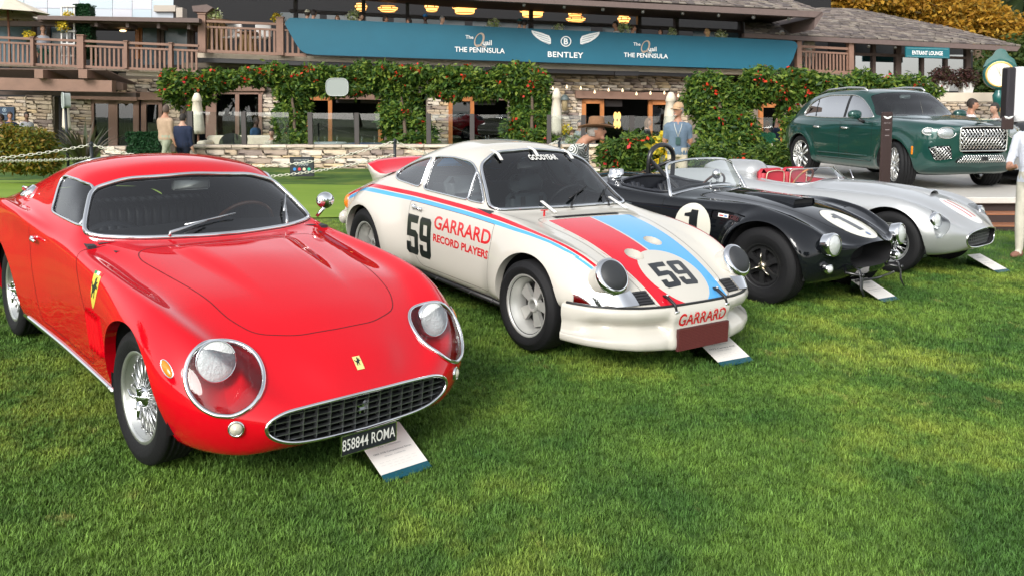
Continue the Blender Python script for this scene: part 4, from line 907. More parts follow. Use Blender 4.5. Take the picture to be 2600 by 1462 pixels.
 for sg in (-1, 1):
  org = np.array([-.485, .9 * sg, .715]); ux = np.array([-sg, 0, 0.]); uy = np.array([0, 0, 1.])
  sh = [(-.050, .085), (.050, .085), (.052, .0), (.035, -.06), (0, -.10), (-.035, -.06), (-.052, 0)]
  e = empty('wing_shield', None, None); e.parent = car
  V, T = poly_tris([round_poly(sh, .03)]); decal('shield', V, T, org, ux, uy, bv, YEL, e, .0012)
  V, T = poly_tris([horse(.11)]); decal('horse', V, T, org + uy * .01, ux, uy, bv, BLK_T, e, .0024)
  for q, c in ((-.034, (.02, .25, .08)), (0, (.8, .8, .78)), (.034, (.6, .02, .02))):
   V, T = poly_tris([[(q - .017, .070), (q + .017, .070), (q + .017, .084), (q - .017, .084)]]); decal('tricolour', V, T, org, ux, uy, bv, pm('tri%.2f' % q, c, .4), e, .0022)
 bt = s.bvh([0, 6])
 e = empty('nose_badge', None, None); e.parent = car
 V, T = poly_tris([[(-.019, -.025), (.019, -.025), (.019, .025), (-.019, .025)]]); decal('plate', V, T, (.645, 0, .7), (0, 1, 0), (-1, 0, 0), bt, pm('badge_cream', (.75, .66, .25), .3, coat=.4), e, .003)
 V, T = poly_tris([horse(.034)]); decal('horse', V, T, (.640, 0, .7), (0, 1, 0), (-1, 0, 0), bt, BLK_T, e, .0042)
 MB().prism(horse(.062), .008, f=lambda u, v, w: (.69 + w, u * 1.15, .325 + v)).out('grille_horse', CHR, car)
 pl = empty('number_plate', None, None); pl.parent = car
 MB().box((.742, -.142, .150), (.749, .142, .238), bev=.003).out('plate_panel', pm('plate_black', (.012, .014, .018), .5), pl)
 V, T = text_mesh('858844 ROMA', .072, .0004, xs=.62); ob('plate_digits', np.stack([V[:, 0] * 0 + .7502, V[:, 0], V[:, 1] + .194], 1), T, WHT_T, pl)
 fr = MB()
 for a, b in (((-.142, .150), (.142, .150)), ((.142, .150), (.142, .238)), ((.142, .238), (-.142, .238)), ((-.142, .238), (-.142, .150))): fr.bar((.750, a[0], a[1]), (.750, b[0], b[1]), .005, .004)
 fr.out('plate_frame', CHR, pl)
 # wipers
 wm = MB()
 bw = s.bvh([1])
 for y0, y1, z1 in ((-.30, .12, .955), (.43, .56, 1.02)):
  def on(y, z):
   h = bw.ray_cast(Vector((.5, y, z)), Vector((-1, 0, 0)))[0]; return np.array(h) + np.array([.022, 0, .012]) if h is not None else np.array([-.8, y, z])
  p0 = np.array([-.80 if abs(y0) < .4 else -.87, y0, .885]); p1 = on(y0 + (y1 - y0) * .55, .90 + (z1 - .90) * .55)
  wm.tube([p0, p0 + np.array([0, 0, .02]), p1], [.011, .009, .006], 6)
  a, b = on(y0 + (y1 - y0) * .25, .90 + (z1 - .90) * .30), on(y1, z1); wm.tube([a, (a + b) / 2 + np.array([.004, 0, 0]), b], .0055, 6)
 wm.out('wipers', ALU, car, True)
 # door mirror on the driver's side, handles, fuel cap
 m = MB(); m.ell((-1.06, .80, .985), (.045, .062, .055), 20, 14); m.tube([(-1.05, .735, .885), (-1.05, .78, .93), (-1.055, .80, .95)], .012, 8); m.out('door_mirror', CHR, car, True)
 for sg in (1, -1):
  h = bv.ray_cast(Vector((-1.60, 1.3 * sg, .785)), Vector((0, -sg, 0)))[0]; y = h[1] if h is not None else .78 * sg
  m = MB(); m.tube([(-1.53, y + .022 * sg, .785), (-1.60, y + .024 * sg, .787), (-1.64, y + .018 * sg, .787)], [.009, .010, .007], 8); m.tube([(-1.625, y - .005 * sg, .787), (-1.625, y + .022 * sg, .787)], .014, 10); m.out('door_handle', CHR, car, True)
 m = MB(); m.lathe([(0, .03), (.05, .028), (.055, .01), (.06, -.02)], 24, 'z', (0, 0, 0)); m.tube([(-.06, 0, .03), (-.03, 0, .05), (.03, 0, .05)], .008, 6)
 o = m.out('fuel_cap', CHR, car, True); h = s.bvh([0]).find_nearest(Vector((-2.35, -.66, .98))); o.location = h[0]; o.rotation_euler = Vector((.1, -.6, .8)).to_track_quat('Z', 'Y').to_euler()
 # cabin
 cab = MB(); cab.box((-1.95, -.62, .20), (-.80, .62, .30)); cab.box((-.80, -.60, .25), (-.74, .60, .84)); cab.box((-2.0, -.60, .3), (-1.95, .60, .9))
 cab.box((-1.9, -.70, .3), (-.85, -.66, .86)); cab.box((-1.9, .66, .3), (-.85, .70, .86)); cab.out('cabin_tub', pm('cabin_trim', (.03, .032, .038), .7), car)
 d = MB(); d.add([(-.88, y, z) if k == 0 else (-1.16, y, z2) if k == 1 else (-1.16, y, .70) for y, z, z2 in ((-.64, .86, .875), (0, .895, .90), (.64, .86, .875)) for k in range(3)], [(0, 1, 4, 3), (3, 4, 7, 6), (1, 2, 5, 4), (4, 5, 8, 7)]); d.out('dashboard', pm('dash_vinyl', (.012, .013, .016), .65), car)
 for sg in (1, -1):
  st = MB()
  for j, y in enumerate(np.linspace(-.20, .20, 9)):
   hgt = .80 - .10 * (abs(y) / .20) ** 2
   st.tube([(-1.50, y + .33 * sg, .46), (-1.62, y + .33 * sg, .62), (-1.70, y + .33 * sg, hgt), (-1.74, y + .33 * sg, hgt + .01)], [.034, .034, .034, .02], 8)
   st.tube([(-1.50, y + .33 * sg, .44), (-1.10, y + .33 * sg, .42)], .034, 8)
  th = np.linspace(0, math.pi, 20); st.tube([(-1.70 - .01, .33 * sg + .235 * math.cos(a), .60 + .215 * math.sin(a)) for a in th], .028, 8)
  st.out('seat', LEA, car, True)
 pk = MB()
 for y in np.linspace(-.58, .58, 22): pk.tube([(-1.93, y, .58), (-1.95, y, .85), (-1.98, y, .895), (-2.06, y, .91), (-2.15, y, .905)], [.03, .03, .032, .03, .02], 8)
 pk.out('rear_bulkhead_padding', LEA, car, True)
 wh = empty('steering_wheel', None, None); wh.parent = car; wh.location = (-1.27, .33, .815); wh.rotation_euler = (0, -1.05, 0)
 th = np.arange(40) * 2 * math.pi / 40; MB().tube([(.195 * math.cos(a), .195 * math.sin(a), 0) for a in th], .013, 10, True).out('wood_rim', pm('wheel_wood', (.16, .055, .02), .3, coat=.6, var=.3, vscale=30), wh, True)
 sp = MB(); [sp.bar((0, 0, -.03), (.19 * math.cos(a), .19 * math.sin(a), 0), .025, .005) for a in (math.pi / 2, -math.pi / 2, math.pi)]; sp.lathe([(0, -.01), (.035, -.012), (.04, -.03)], 16); sp.out('spokes', ALU, wh)
 mr = empty('interior_mirror', None, None); mr.parent = car; mr.location = (-1.275, 0, 1.105)
 MB().box((-.012, -.115, -.035), (.012, .115, .035), bev=.011).out('housing', pm('mirror_back', (.50, .50, .46), .3, .4), mr, True)
 MB().tube([(0, 0, .02), (.02, 0, .07)], .007, 6).out('stem', CHR, mr)
 # wire wheels
 def wire_wheel(x, sg, steer=0):
  w = empty('wheel', None, None); w.parent = car; w.location = (x, .655 * sg, .318); w.rotation_euler = (0, 0, math.pi * (sg > 0) + steer)
  tyre(w, .303, .200, .19, groove=5); rim_barrel(w, .203, .185, pm('silver_wire_rim', (.62, .63, .60), .28, .85), name='rim')
  sp = MB(); rs = np.random.default_rng(3)
  for ring_, (hr, hy, rr_, ry, n, tw) in enumerate(((.050, -.055, .172, -.045, 20, .55), (.056, .01, .160, .03, 20, .5))):
   for i in range(n):
    a = 2 * math.pi * (i + .5 * ring_) / n
    for dr in (1, -1):
     b = a + dr * tw * .35
     sp.tube([(hr * math.sin(b), hy, hr * math.cos(b)), (rr_ * math.sin(a), ry, rr_ * math.cos(a))], .0032, 5)
     sp.tube([((rr_ - .012) * math.sin(a), ry, (rr_ - .012) * math.cos(a)), ((rr_ + .006) * math.sin(a), ry + .002, (rr_ + .006) * math.cos(a))], .006, 6)
  sp.out('spokes', ALU, w, True)
  hb = MB(); hb.lathe([(0, -.088), (.016, -.087), (.022, -.080), (.042, -.074), (.052, -.055), (.058, .02), (.05, .06)], 28, 'y');
  for k in range(3):
   a = 2 * math.pi * k / 3 + .5; c, n_ = math.sin(a), math.cos(a)
   hb.tube([(.02 * c, -.078, .02 * n_), (.055 * c, -.088, .055 * n_), (.085 * math.sin(a + .25), -.090, .085 * math.cos(a + .25))], [.016, .013, .007], 8, flat=.6)
  hb.out('knock_off_hub', CHR, w, True)
  MB().lathe([(.02, -.02), (.125, -.015), (.128, .0)], 32, 'y').out('brake_disc', pm('brake_steel', (.16, .15, .14), .4, .9), w, True)
  return w
 wire_wheel(0, -1, .05); wire_wheel(0, 1, .05); wire_wheel(-2.4, -1); wire_wheel(-2.4, 1)
 return car, s
# ================================================================ white racing coupe
def white_racer():
 car = empty('white_racing_coupe', 'cream white racing coupe with red and blue stripes, number 59 and black headlight covers', 'car', mat=place_car('por'), group='classic cars parked on the lawn')
 C1, CR_, CB = (.56, .535, .475), (.60, .008, .022), (.085, .36, .70)
 WHT = pm('cream_paint', C1, .3, coat=1, spec=.0, inside=(.02, .025, .03)); WHT2 = pm('cream_paint_trim', C1, .3, coat=1, spec=0)
 RDP = pm('racing_red_paint', CR_, .3, coat=1, spec=0, inside=(.02, .025, .03)); BLP = pm('racing_blue_paint', CB, .3, coat=1, spec=0, inside=(.02, .025, .03))
 L = [
     [(-3.0, 0, .25), (-2.6, 0, .18), (0, 0, .18), (.4, 0, .30), (.72, 0, .37), (.79, 0, .395)],
     [(-3.0, .45, .25), (-2.6, .52, .18), (0, .52, .18), (.4, .48, .30), (.70, .35, .37), (.775, .28, .398)],
     [(-3.03, .60, .32), (-2.7, .68, .24), (-2.27, .70, .21), (0, .70, .22), (.4, .64, .33), (.66, .52, .39), (.735, .45, .405)],
     [(-3.05, .68, .44), (-2.7, .75, .34), (-2.27, .765, .30), (-1.0, .755, .28), (0, .76, .31), (.3, .755, .37), (.5, .72, .40), (.68, .60, .408)],
     [(-3.06, .72, .52), (-2.7, .785, .48), (-2.27, .80, .48), (-1.0, .785, .46), (0, .79, .48), (.3, .775, .47), (.48, .745, .45), (.60, .69, .425), (.66, .645, .412)],
     [(-3.07, .73, .60), (-2.7, .79, .63), (-2.27, .805, .67), (-1.5, .785, .67), (-.6, .78, .67), (0, .768, .655), (.3, .735, .615), (.48, .705, .555), (.60, .665, .485), (.67, .62, .42)],
     [(-3.07, .71, .66), (-2.7, .755, .745), (-2.27, .765, .80), (-1.5, .748, .800), (-.7, .742, .795), (-.2, .715, .778), (.1, .672, .752), (.32, .632, .712), (.48, .607, .655), (.60, .592, .57), (.68, .582, .48), (.715, .57, .424)],
     [(-3.07, .63, .70), (-2.7, .665, .800), (-2.3, .675, .870), (-1.9, .682, .874), (-1.5, .688, .864), (-.8, .688, .858), (-.62, .665, .838), (-.3, .612, .805), (0, .555, .755), (.25, .52, .690), (.45, .495, .608), (.60, .48, .522), (.745, .455, .415)],
     [(-3.06, .48, .73), (-2.8, .51, .835), (-2.5, .525, .925), (-2.2, .54, 1.02), (-1.9, .55, 1.10), (-1.55, .558, 1.160), (-1.25, .548, 1.185), (-1.06, .530, 1.165), (-.86, .588, 1.01), (-.66, .645, .858), (-.58, .63, .835), (-.45, .575, .815), (-.2, .50, .782), (.1, .43, .722), (.35, .385, .640), (.55, .35, .548), (.70, .31, .462), (.775, .28, .412)],
     [(-3.06, .26, .745), (-2.8, .28, .87), (-2.5, .31, .985), (-2.2, .335, 1.105), (-1.9, .35, 1.205), (-1.55, .355, 1.268), (-1.25, .35, 1.268), (-1.06, .345, 1.215), (-.80, .37, 1.015), (-.59, .385, .845), (-.52, .385, .825), (-.4, .36, .815), (-.2, .31, .787), (.1, .26, .727), (.35, .225, .650), (.55, .20, .560), (.70, .17, .475), (.787, .15, .410)],
     [(-3.06, 0, .75), (-2.8, 0, .885), (-2.5, 0, 1.01), (-2.2, 0, 1.14), (-1.9, 0, 1.24), (-1.5, 0, 1.303), (-1.25, 0, 1.295), (-1.06, 0, 1.235), (-.78, 0, 1.02), (-.56, 0, .845), (-.49, 0, .825), (-.4, 0, .817), (-.2, 0, .79), (.1, 0, .73), (.35, 0, .655), (.55, 0, .567), (.70, 0, .483), (.79, 0, .410)]]
 g = body_grid(L, -2.75, .1, 170, 8, su=3, sv=3)
 def sst(a, b, v): t = np.clip((v - a) / (b - a), 0, 1); return t * t * (3 - 2 * t)
 X, Z, sgn = g[..., 0].copy(), g[..., 2].copy(), np.sign(g[..., 1])
 for x0, z0, A, r0, r1 in ((0, .30, .042, .36, .60), (-2.271, .32, .135, .36, .64)):
  r = np.hypot(X - x0, Z - z0); m = (np.abs(g[..., 1]) > .5)
  g[..., 1] += np.where(m, sgn * A * (1 - sst(r0, r1, r)) * sst(.14, .3, Z), 0)
 s = Surf(g)
 # recessed panel behind the number plate area is flat: openings
 for x0, z0, r in ((.01, .30, .35), (-2.271, .325, .35)):
  s.cut(lambda V: np.hypot(V[:, 0] - x0, V[:, 2] - z0) - r, 9, [0], lambda c, n: (np.abs(c[:, 1]) > .5) & (c[:, 2] < .8))
 ws = [(.655, .858), (.60, .97), (.53, 1.150), (.36, 1.225), (0, 1.248)]
 ws = ws + [(-y, z) for y, z in ws[-2::-1]] + [(-.62, .842), (-.38, .844), (0, .846), (.38, .844), (.62, .842)]
 s.cut(sdyz(ws, .06), 1, [0], lambda c, n: (c[:, 0] > -1.3) & (c[:, 0] < -.45))
 for sg in (1, -1):
  side = lambda c, n: (c[:, 1] * sg > .42) & (c[:, 2] > .8)
  s.cut(sdxz([(-.735, .875), (-.86, .985), (-.975, 1.085), (-1.10, 1.152), (-1.35, 1.168), (-1.66, 1.145), (-1.63, .885), (-1.60, .880)], [.02, .05, .05, .05, .05, .02, .02, .02]), 2, [0], side)
  s.cut(sdxz([(-1.69, .888), (-1.715, 1.138), (-1.90, 1.10), (-2.12, 1.03), (-2.235, .965), (-2.215, .925), (-2.10, .900)], [.02, .03, .06, .08, .04, .03, .06]), 13, [0], side)
 rw = [(.46, .985), (.44, 1.08), (.33, 1.165), (0, 1.19)]; s.cut(sdyz(rw + [(-y, z) for y, z in rw[-2::-1]] + [(0, .965)], .06), 14, [0], lambda c, n: (c[:, 0] < -1.85) & (c[:, 0] > -2.7))
 s.cut(lambda V: -(V[:, 0] + .945 + (V[:, 2] - .88) * .22), 3, [2])
 # bonnet with a recessed centre and the painted bands
 hood = [(.80, 0), (.79, .33), (.70, .365), (.45, .40), (.2, .425), (-.15, .475), (-.33, .475), (-.36, .43), (-.375, 0)]; hood = hood + [(x, -y) for x, y in hood[-2:0:-1]]
 up_ = lambda c, n: n[:, 2] > .15
 s.cut(sdxy(hood, .03), 6, [0], up_)
 band = lambda e: [(.84, .0), (.84, .305 + e), (.60, .33 + e), (.35, .355 + e), (-.10, .395 + e), (-.30, .40 + e), (-.30, 0)]
 s.cut(sdxy(band(0) + [(x, -y) for x, y in band(0)[-2:0:-1]]), 20, [6])
 s.cut(lambda V: V[:, 1], 21, [20]); s.cut(lambda V: -V[:, 1] , 22, [20])          # red on the car's right, blue on its left
 s.cut(lambda V: np.abs(V[:, 1]) - .008, 6, [20, 21, 22])
 for e0, e1, lab in ((.012, .019, 23),):
  s.cut(lambda V: np.maximum(sdxy(band(e1) + [(x, -y) for x, y in band(e1)[-2:0:-1]])(V), -sdxy(band(e0) + [(x, -y) for x, y in band(e0)[-2:0:-1]])(V)), lab, [6], lambda c, n: c[:, 1] < 0)
 s.cut(lambda V: np.hypot(V[:, 0] - .565, V[:, 1]) - .242, 6, [20, 21, 22])
 # side bands
 zx = [-3.05, -2.8, -2.35, -1.7, -1.0, -.5, -.2, 0, .3, .56]; zt = [.655, .745, .845, .852, .846, .828, .802, .780, .728, .655]; yt = [.72, .74, .76, .73, .728, .722, .705, .69, .655, .625]; fi = [.3, .3, .3, .2, .2, .3, .5, .75, .95, 1.0]; th = [.07, .08, .085, .075, .07, .066, .060, .056, .05, .045]
 Q_ = lambda V: (np.abs(V[:, 1]) - np.interp(V[:, 0], zx, yt)) * np.sin(np.interp(V[:, 0], zx, fi)) - (V[:, 2] - pchip(zx, zt, np.clip(V[:, 0], -3.05, .56))) * np.cos(np.interp(V[:, 0], zx, fi)); H_ = lambda V: np.interp(V[:, 0], zx, th)
 sd_ = lambda c, n: (np.abs(c[:, 1]) > .56) & (c[:, 2] < .9) & (c[:, 0] < .56) & (c[:, 2] > .5)
 fr_, bl_ = (0, .46), (.56, 1.0)
 for (a, b), lab in ((fr_, 24), (bl_, 25)):
  s.cut(lambda V: np.maximum(a * H_(V) - Q_(V), Q_(V) - b * H_(V)), lab, [0], sd_)
 for sg, lab in ((1, 7), (-1, 8)):
  door = [(-.46, .275), (-.455, .60), (-.47, .80), (-.60, .90), (-1.62, .92), (-1.69, .80), (-1.66, .55), (-1.60, .40), (-1.50, .275)]
  s.cut(sdxz(door, .05), lab, [0], lambda c, n: (c[:, 1] * sg > .56))
 # headlight openings
 HL = {}
 for sg in (1, -1):
  c0 = np.array([.600, .588 * sg, .592]); ax = np.array([.84, .05 * sg, .54]); ax /= np.linalg.norm(ax); HL[sg] = (c0, ax)
  def cyl(V, c0=c0, ax=ax): d = V - c0; t = d @ ax; return np.linalg.norm(d - t[:, None] * ax, axis=1) - .100
  s.cut(cyl, 9, [0, 6, 24, 25], lambda c, n, sg=sg: (c[:, 0] > .3) & (c[:, 1] * sg > .3) & (c[:, 2] > .44))
 # driving-lamp wells in the bonnet
 for x, y in ((.345, -.155), (.205, .155)):
  s.cut(lambda V: np.hypot((V[:, 0] - x) / 1.0, (V[:, 1] - y) / 1.0) - .068, 9, [6, 21, 22])
 s.drop(9)
 mats = [WHT, RDP, BLP]
 s.part('body_shell', [0, 24, 25], mats, car, mi={24: 1, 25: 2})
 s.part('bonnet', [6, 21, 22, 23], mats, car, mi={21: 1, 22: 2, 23: 1})
 for lab in (7, 8): s.part('door', [lab], WHT, car)
 gm = MB()
 for lab in ([7], [8], [6, 21, 22, 23]):
  for lp in s.loops(lab)[:1]: gap(s, lp, .0045, mb=gm, zmax=.87)
 gm.out('shut_lines', pm('cream_shut_line', (.10, .09, .08), .8), car)
 G2 = glass('racer_glass', (.82, .89, .89), 1, .045); s.part('windshield', [1], G2, car, -.004); s.part('rear_window', [14], G2, car, -.004)
 for lab, nm in ((2, 'door_window'), (3, 'vent_window'), (13, 'rear_quarter_window')):
  for sg in (1, -1):
   q = Surf(); q.V, q.N, q.T = s.V, s.N, s.T[(s.L == lab) & (s.V[s.T].mean(1)[:, 1] * sg > 0)]; q.L = np.full(len(q.T), lab); q.part(nm, [lab], glass('tinted_side_glass', (.74, .78, .78), 1.0, .13), car, -.003)
 tm, rb = MB(), MB()
 for lp in s.loops([1])[:1]: trim(s, lp, .012, .004, mb=tm, it=3); trim(s, lp, .018, -.006, mb=rb, it=3)
 for lab in (2, 3, 13):
  for lp in s.loops([lab])[:2]: trim(s, lp, .009, .003).out('window_trim', CHR, car, True)
 tm.out('windshield_trim', CHR, car, True); rb.out('windshield_seal', BLK, car, True)
 fl = MB()
 for lp in s.loops([0, 24, 25, 7, 8]):
  P = s.V[lp]
  if lp[0] == lp[-1] and len(lp) > 20 and abs(P[:, 1]).min() > .45 and P[:, 2].max() < .8 and np.ptp(P[:, 0]) > .4:
   flange(s, lp, lambda P: np.stack([P[:, 0] * 0, -np.sign(P[:, 1]) * .06, P[:, 2] * 0], 1), fl)
 fl.out('arch_lips', WHT2, car, True)
 wl_ = MB()
 for x0, yo in ((0, .78), (-2.271, .86)):
  for sg in (1, -1): wl_.lathe([(.36, yo * sg), (.365, .40 * sg), (.0, .40 * sg)], 30, 'y', (x0, 0, .32), a0=-1.75, a1=1.75)
 wl_.out('wheel_wells', DARK, car, True)
 bv = s.bvh([0, 6, 7, 8, 21, 22, 23, 24, 25])
 # headlights with black covers
 for sg in (1, -1):
  c0, ax = HL[sg]; h = empty('headlight', None, None); h.parent = car; M = np.array(Vector(ax).to_track_quat('Z', 'Y').to_matrix())
  for nm, prof, mt in (('bucket', [(.112, .0), (.112, -.08), (.10, -.22)], WHT2), ('chrome_ring', [(.112, -.016), (.122, .004), (.118, .020), (.108, .030), (.098, .032)], CHR), ('cover', [(.100, .028), (.085, .046), (.055, .056), (.025, .062), (0, .063)], pm('black_cover_vinyl', (.028, .030, .033), .55))):
   V, F = lathe(prof, 40); ob(nm, V @ M.T + c0, F, mt, h, None, None, True)
 for x, y in ((.345, -.155), (.205, .155)):
  h = empty('driving_lamp', None, None); h.parent = car; z = .655 if x > .3 else .702
  th_ = np.arange(32) * 2 * math.pi / 32; P = []
  for a in th_:
   r = bv.ray_cast(Vector((x + .0700 * math.cos(a), y + .0700 * math.sin(a), 1.2)), Vector((0, 0, -1)))[0]; P.append(np.array(r) if r is not None else np.array([x, y, z]))
  P = np.array(P); P[:, :2] = np.stack([x + .068 * np.cos(th_), y + .068 * np.sin(th_)], 1); k = 32; Q = P * [1, 1, 0] + np.array([0, 0, P[:, 2].min() - .05])
  MB().add(np.concatenate([P, Q]), [[i, (i + 1) % k, k + (i + 1) % k, k + i] for i in range(k)]).out('well', WHT2, h, True)
  V, F = lathe([(0, .018), (.03, .014), (.055, .004), (.066, -.01), (.068, -.03)], 32); ob('lens', V @ np.array(Matrix.Rotation(.35, 3, 'Y')).T + np.array([x, y, P[:, 2].min() - .022]), F, pm('frosted_lens', (.55, .55, .52), .25, .3), h, None, None, True)
 # front bumper and air dam: a profile swept round the nose
 pl = [(.825, 0), (.822, .20), (.812, .33), (.772, .48), (.69, .62), (.575, .735), (.46, .795), (.405, .812)]
 pl = np.array([(x, -y) for x, y in pl[::-1]] + pl[1:]); pr = resample(pl, .012, False); pr = smooth_loop(pr, False, 6); n = len(pr)
 tg = np.gradient(pr, axis=0); tg /= np.linalg.norm(tg, axis=1)[:, None]; nr = np.stack([tg[:, 1], -tg[:, 0]], 1)
 prof = [(-.03, .408), (-.008, .412), (.004, .405), (.010, .390), (.012, .365), (.010, .335), (.004, .315), (-.001, .295), (.0, .275), (.004, .25), (.010, .22), (.014, .195), (.016, .175), (.014, .155), (.004, .138), (-.02, .130), (-.06, .135)]
 rows = []
 ay = np.abs(pr[:, 1])
 for o, z in prof:
  rec = sst(.25, .33, ay) * (1 - sst(.68, .79, ay)) * math.exp(-((z - (.285)) / .040) ** 2) * .075
  mid = (1 - sst(.25, .29, ay)) * (.014 if .12 < z < .38 else 0)
  rise = .02 * (ay / .8) ** 2
  rows.append(np.concatenate([pr + nr * (o - rec + mid)[:, None], np.full((n, 1), z) + np.where(z < .2, .035 * (ay / .8)[:, None] ** 2, 0) + rise[:, None] * 0], 1))
 A = np.concatenate(rows); F = [[r * n + i, r * n + i + 1, (r + 1) * n + i + 1, (r + 1) * n + i] for r in range(len(prof) - 1) for i in range(n - 1)]
 bm = ob('front_bumper', A, F, WHT2, car, None, None, True)
 bb = BVHTree.FromPolygons([tuple(v) for v in A], F)
 MB().tube(np.concatenate([pr + nr * -.012, np.full((n, 1), .415)], 1)[2:-2], .010, 6).out('bumper_seal', BLK, car, True)
 MB().box((.842, -.235, .135), (.862, .235, .275)).out('oil_cooler_mesh', pm('maroon_mesh', (.085, .016, .016), .6, bump=.8, bscale=300), car)
 mm = MB()
 for y in np.arange(-.228, .23, .012): mm.bar((.863, y, .137), (.863, y, .273), .002, .002)
 for z in np.arange(.139, .272, .010): mm.bar((.8635, -.23, z), (.8635, .23, z), .002, .002)
 mm.out('cooler_wires', pm('maroon_wire', (.16, .035, .03), .5), car)
 V, T = text_mesh('GARRARD', .105, .0022, xs=.90); V[:, 0] *= .44 / np.ptp(V[:, 0]); V[:, 1] *= .082 / np.ptp(V[:, 1])
 decal('bumper_lettering', V, T, (.9, 0, .328), (0, 1, 0), (0, 0, 1), bb, RED_T, car)
 # chrome blanking plates and horn grilles
 for sg in (1, -1):
  def strip(y0, y1, z0, z1, out, ny=14, nz=3, tilt=0):
   ys = np.linspace(y0, y1, ny); G_ = []
   for v in np.linspace(0, 1, nz):
    for y in ys:
     u = (y - y0) / (y1 - y0); z = z0 + (z1 - z0) * v + tilt * u
     r = bv.ray_cast(Vector((1.4, y * sg, z)), Vector((-1, 0, 0)))
     p = np.array(r[0]) if r[0] is not None else np.array([.62, y * sg, z]); nn = np.array(r[1]) if r[0] is not None else np.array([1, 0, 0]); nn = nn if nn[0] > 0 else -nn
     G_.append(p + nn * out)
   return np.array(G_), [[b * ny + a, b * ny + a + 1, (b + 1) * ny + a + 1, (b + 1) * ny + a] for b in range(nz - 1) for a in range(ny - 1)]
  V, F = strip(.47, .765, .424, .494, .014); ob('chrome_blank', V, F, CHR, car, None, None, True)
  V, F = strip(.345, .465, .424, .488, .006); ob('horn_grille', V, F, BLK, car, None, None, True)
  m = MB()
  for z in (.430, .442, .455, .468, .480):
   V, F = strip(.348, .462, z - .003, z + .003, .013, 10, 2); m.add(V, F)
  m.out('horn_slats', pm('satin_black', (.03, .03, .032), .4), car)
 # numbers, lettering
 def d5(w, h): return [[(0, 1), (.98, 1), (.93, .80), (.34, .80), (.34, .62), (.80, .62), (1, .54), (1, .10), (.88, 0), (.12, 0), (0, .08), (0, .30), (.34, .30), (.34, .18), (.66, .18), (.66, .44), (0, .44)]], w, h
 def d9(w, h): return [[(.12, 1), (.88, 1), (1, .92), (1, .10), (.88, 0), (.12, 0), (0, .10), (0, .30), (.34, .30), (.34, .18), (.66, .18), (.66, .40), (.12, .40), (0, .48), (0, .92)], [(.34, .82), (.66, .82), (.66, .56), (.34, .56)]], w, h
 def number(w, h, gapw, shear=0):
  Vs, Ts, b = [], [], 0
  for k, (d, w_, h_) in enumerate((d5(w, h), d9(w, h))):
   V, T = poly_tris([[(x * w - (w + gapw / 2) + k * (w + gapw), y * h - h / 2) for x, y in lp] for lp in d]); Vs.append(V); Ts.append(T + b); b += len(V)
  return np.concatenate(Vs), np.concatenate(Ts)
 for sg in (-1, 1):
  ux, uy = (-sg, 0, 0), (0, 0, 1)
  V, T = number(.178, .325, .022); decal('door_number', V, T, (-1.49, 1.0 * sg, .515), ux, uy, bv, BLK_T, car)
  V, T = text_mesh('GARRARD', .14, .003); V[:, 0] *= .79 / np.ptp(V[:, 0]); V[:, 1] *= .105 / np.ptp(V[:, 1]); decal('sponsor_lettering', V, T, (-.865, 1.0 * sg, .668), ux, uy, bv, RED_T, car)
  V, T = text_mesh('RECORD PLAYERS', .1, .0035); V[:, 0] *= .79 / np.ptp(V[:, 0]); V[:, 1] *= .062 / np.ptp(V[:, 1]); decal('sponsor_lettering', V, T, (-.865, 1.0 * sg, .545), ux, uy, bv, RED_T, car)
 V, T = number(.145, .215, .018); V[:, 0] += V[:, 1] * .12
 decal('bonnet_number', V, T, (.568, 0, 1.0), (0, 1, 0), (-1, 0, 0), bv, BLK_T, car)
 bw = s.bvh([1]); V, T = text_mesh('GOODYEAR', .05, .0014); V[:, 0] *= .29 / np.ptp(V[:, 0])
 decal('windshield_lettering', V, T, (0, .06, 1.190), (0, 1, 0), (0, 0, 1), bw, WHT_T, car, .002, depth=4)
 # straps, latches, wipers
 m = MB()
 for y in (-.36, 0, .36):
  z = 1.250 - .19 * y * y; h = bv.ray_cast(Vector((-1.11, y, 1.6)), Vector((0, 0, -1)))[0]; a = np.array(h) + [0, 0, .012]; w_ = bw.ray_cast(Vector((1, y, z - .055)), Vector((-1, 0, 0)))[0]
  if w_ is not None: b = np.array(w_) + [.016, 0, .006]; m.bar(a, a * .5 + b * .5 + [.012, 0, .012], .026, .006); m.bar(a * .5 + b * .5 + [.012, 0, .012], b, .026, .006)
 for y in (-.22, .50):
  w_ = bw.ray_cast(Vector((1, y, .885)), Vector((-1, 0, 0)))[0]; h = bv.ray_cast(Vector((-.44, y, 1.6)), Vector((0, 0, -1)))[0]
  if w_ is not None and h is not None: m.bar(np.array(w_) + [.016, 0, .006], np.array(h) + [0, 0, .01], .026, .006)
 m.out('windshield_straps', WHT_T, car)
 m = MB()
 for y0, y1, z1 in ((-.02, .30, .965), (.36, .56, .955)):
  on = lambda y, z: (lambda w: np.array(w) + [.022, 0, .012] if w is not None else np.array([-.6, y, z]))(bw.ray_cast(Vector((1, y, z)), Vector((-1, 0, 0)))[0])
  p0 = np.array([-.50, y0, .845]); m.tube([p0, p0 + [0, 0, .02], on(y0 + (y1 - y0) * .5, .86 + (z1 - .86) * .5)], [.011, .008, .006], 6); m.tube([on(y0 + (y1 - y0) * .2, .86 + (z1 - .86) * .28), on(y1, z1)], .008, 6)
 m.out('wipers', BLK, car, True)
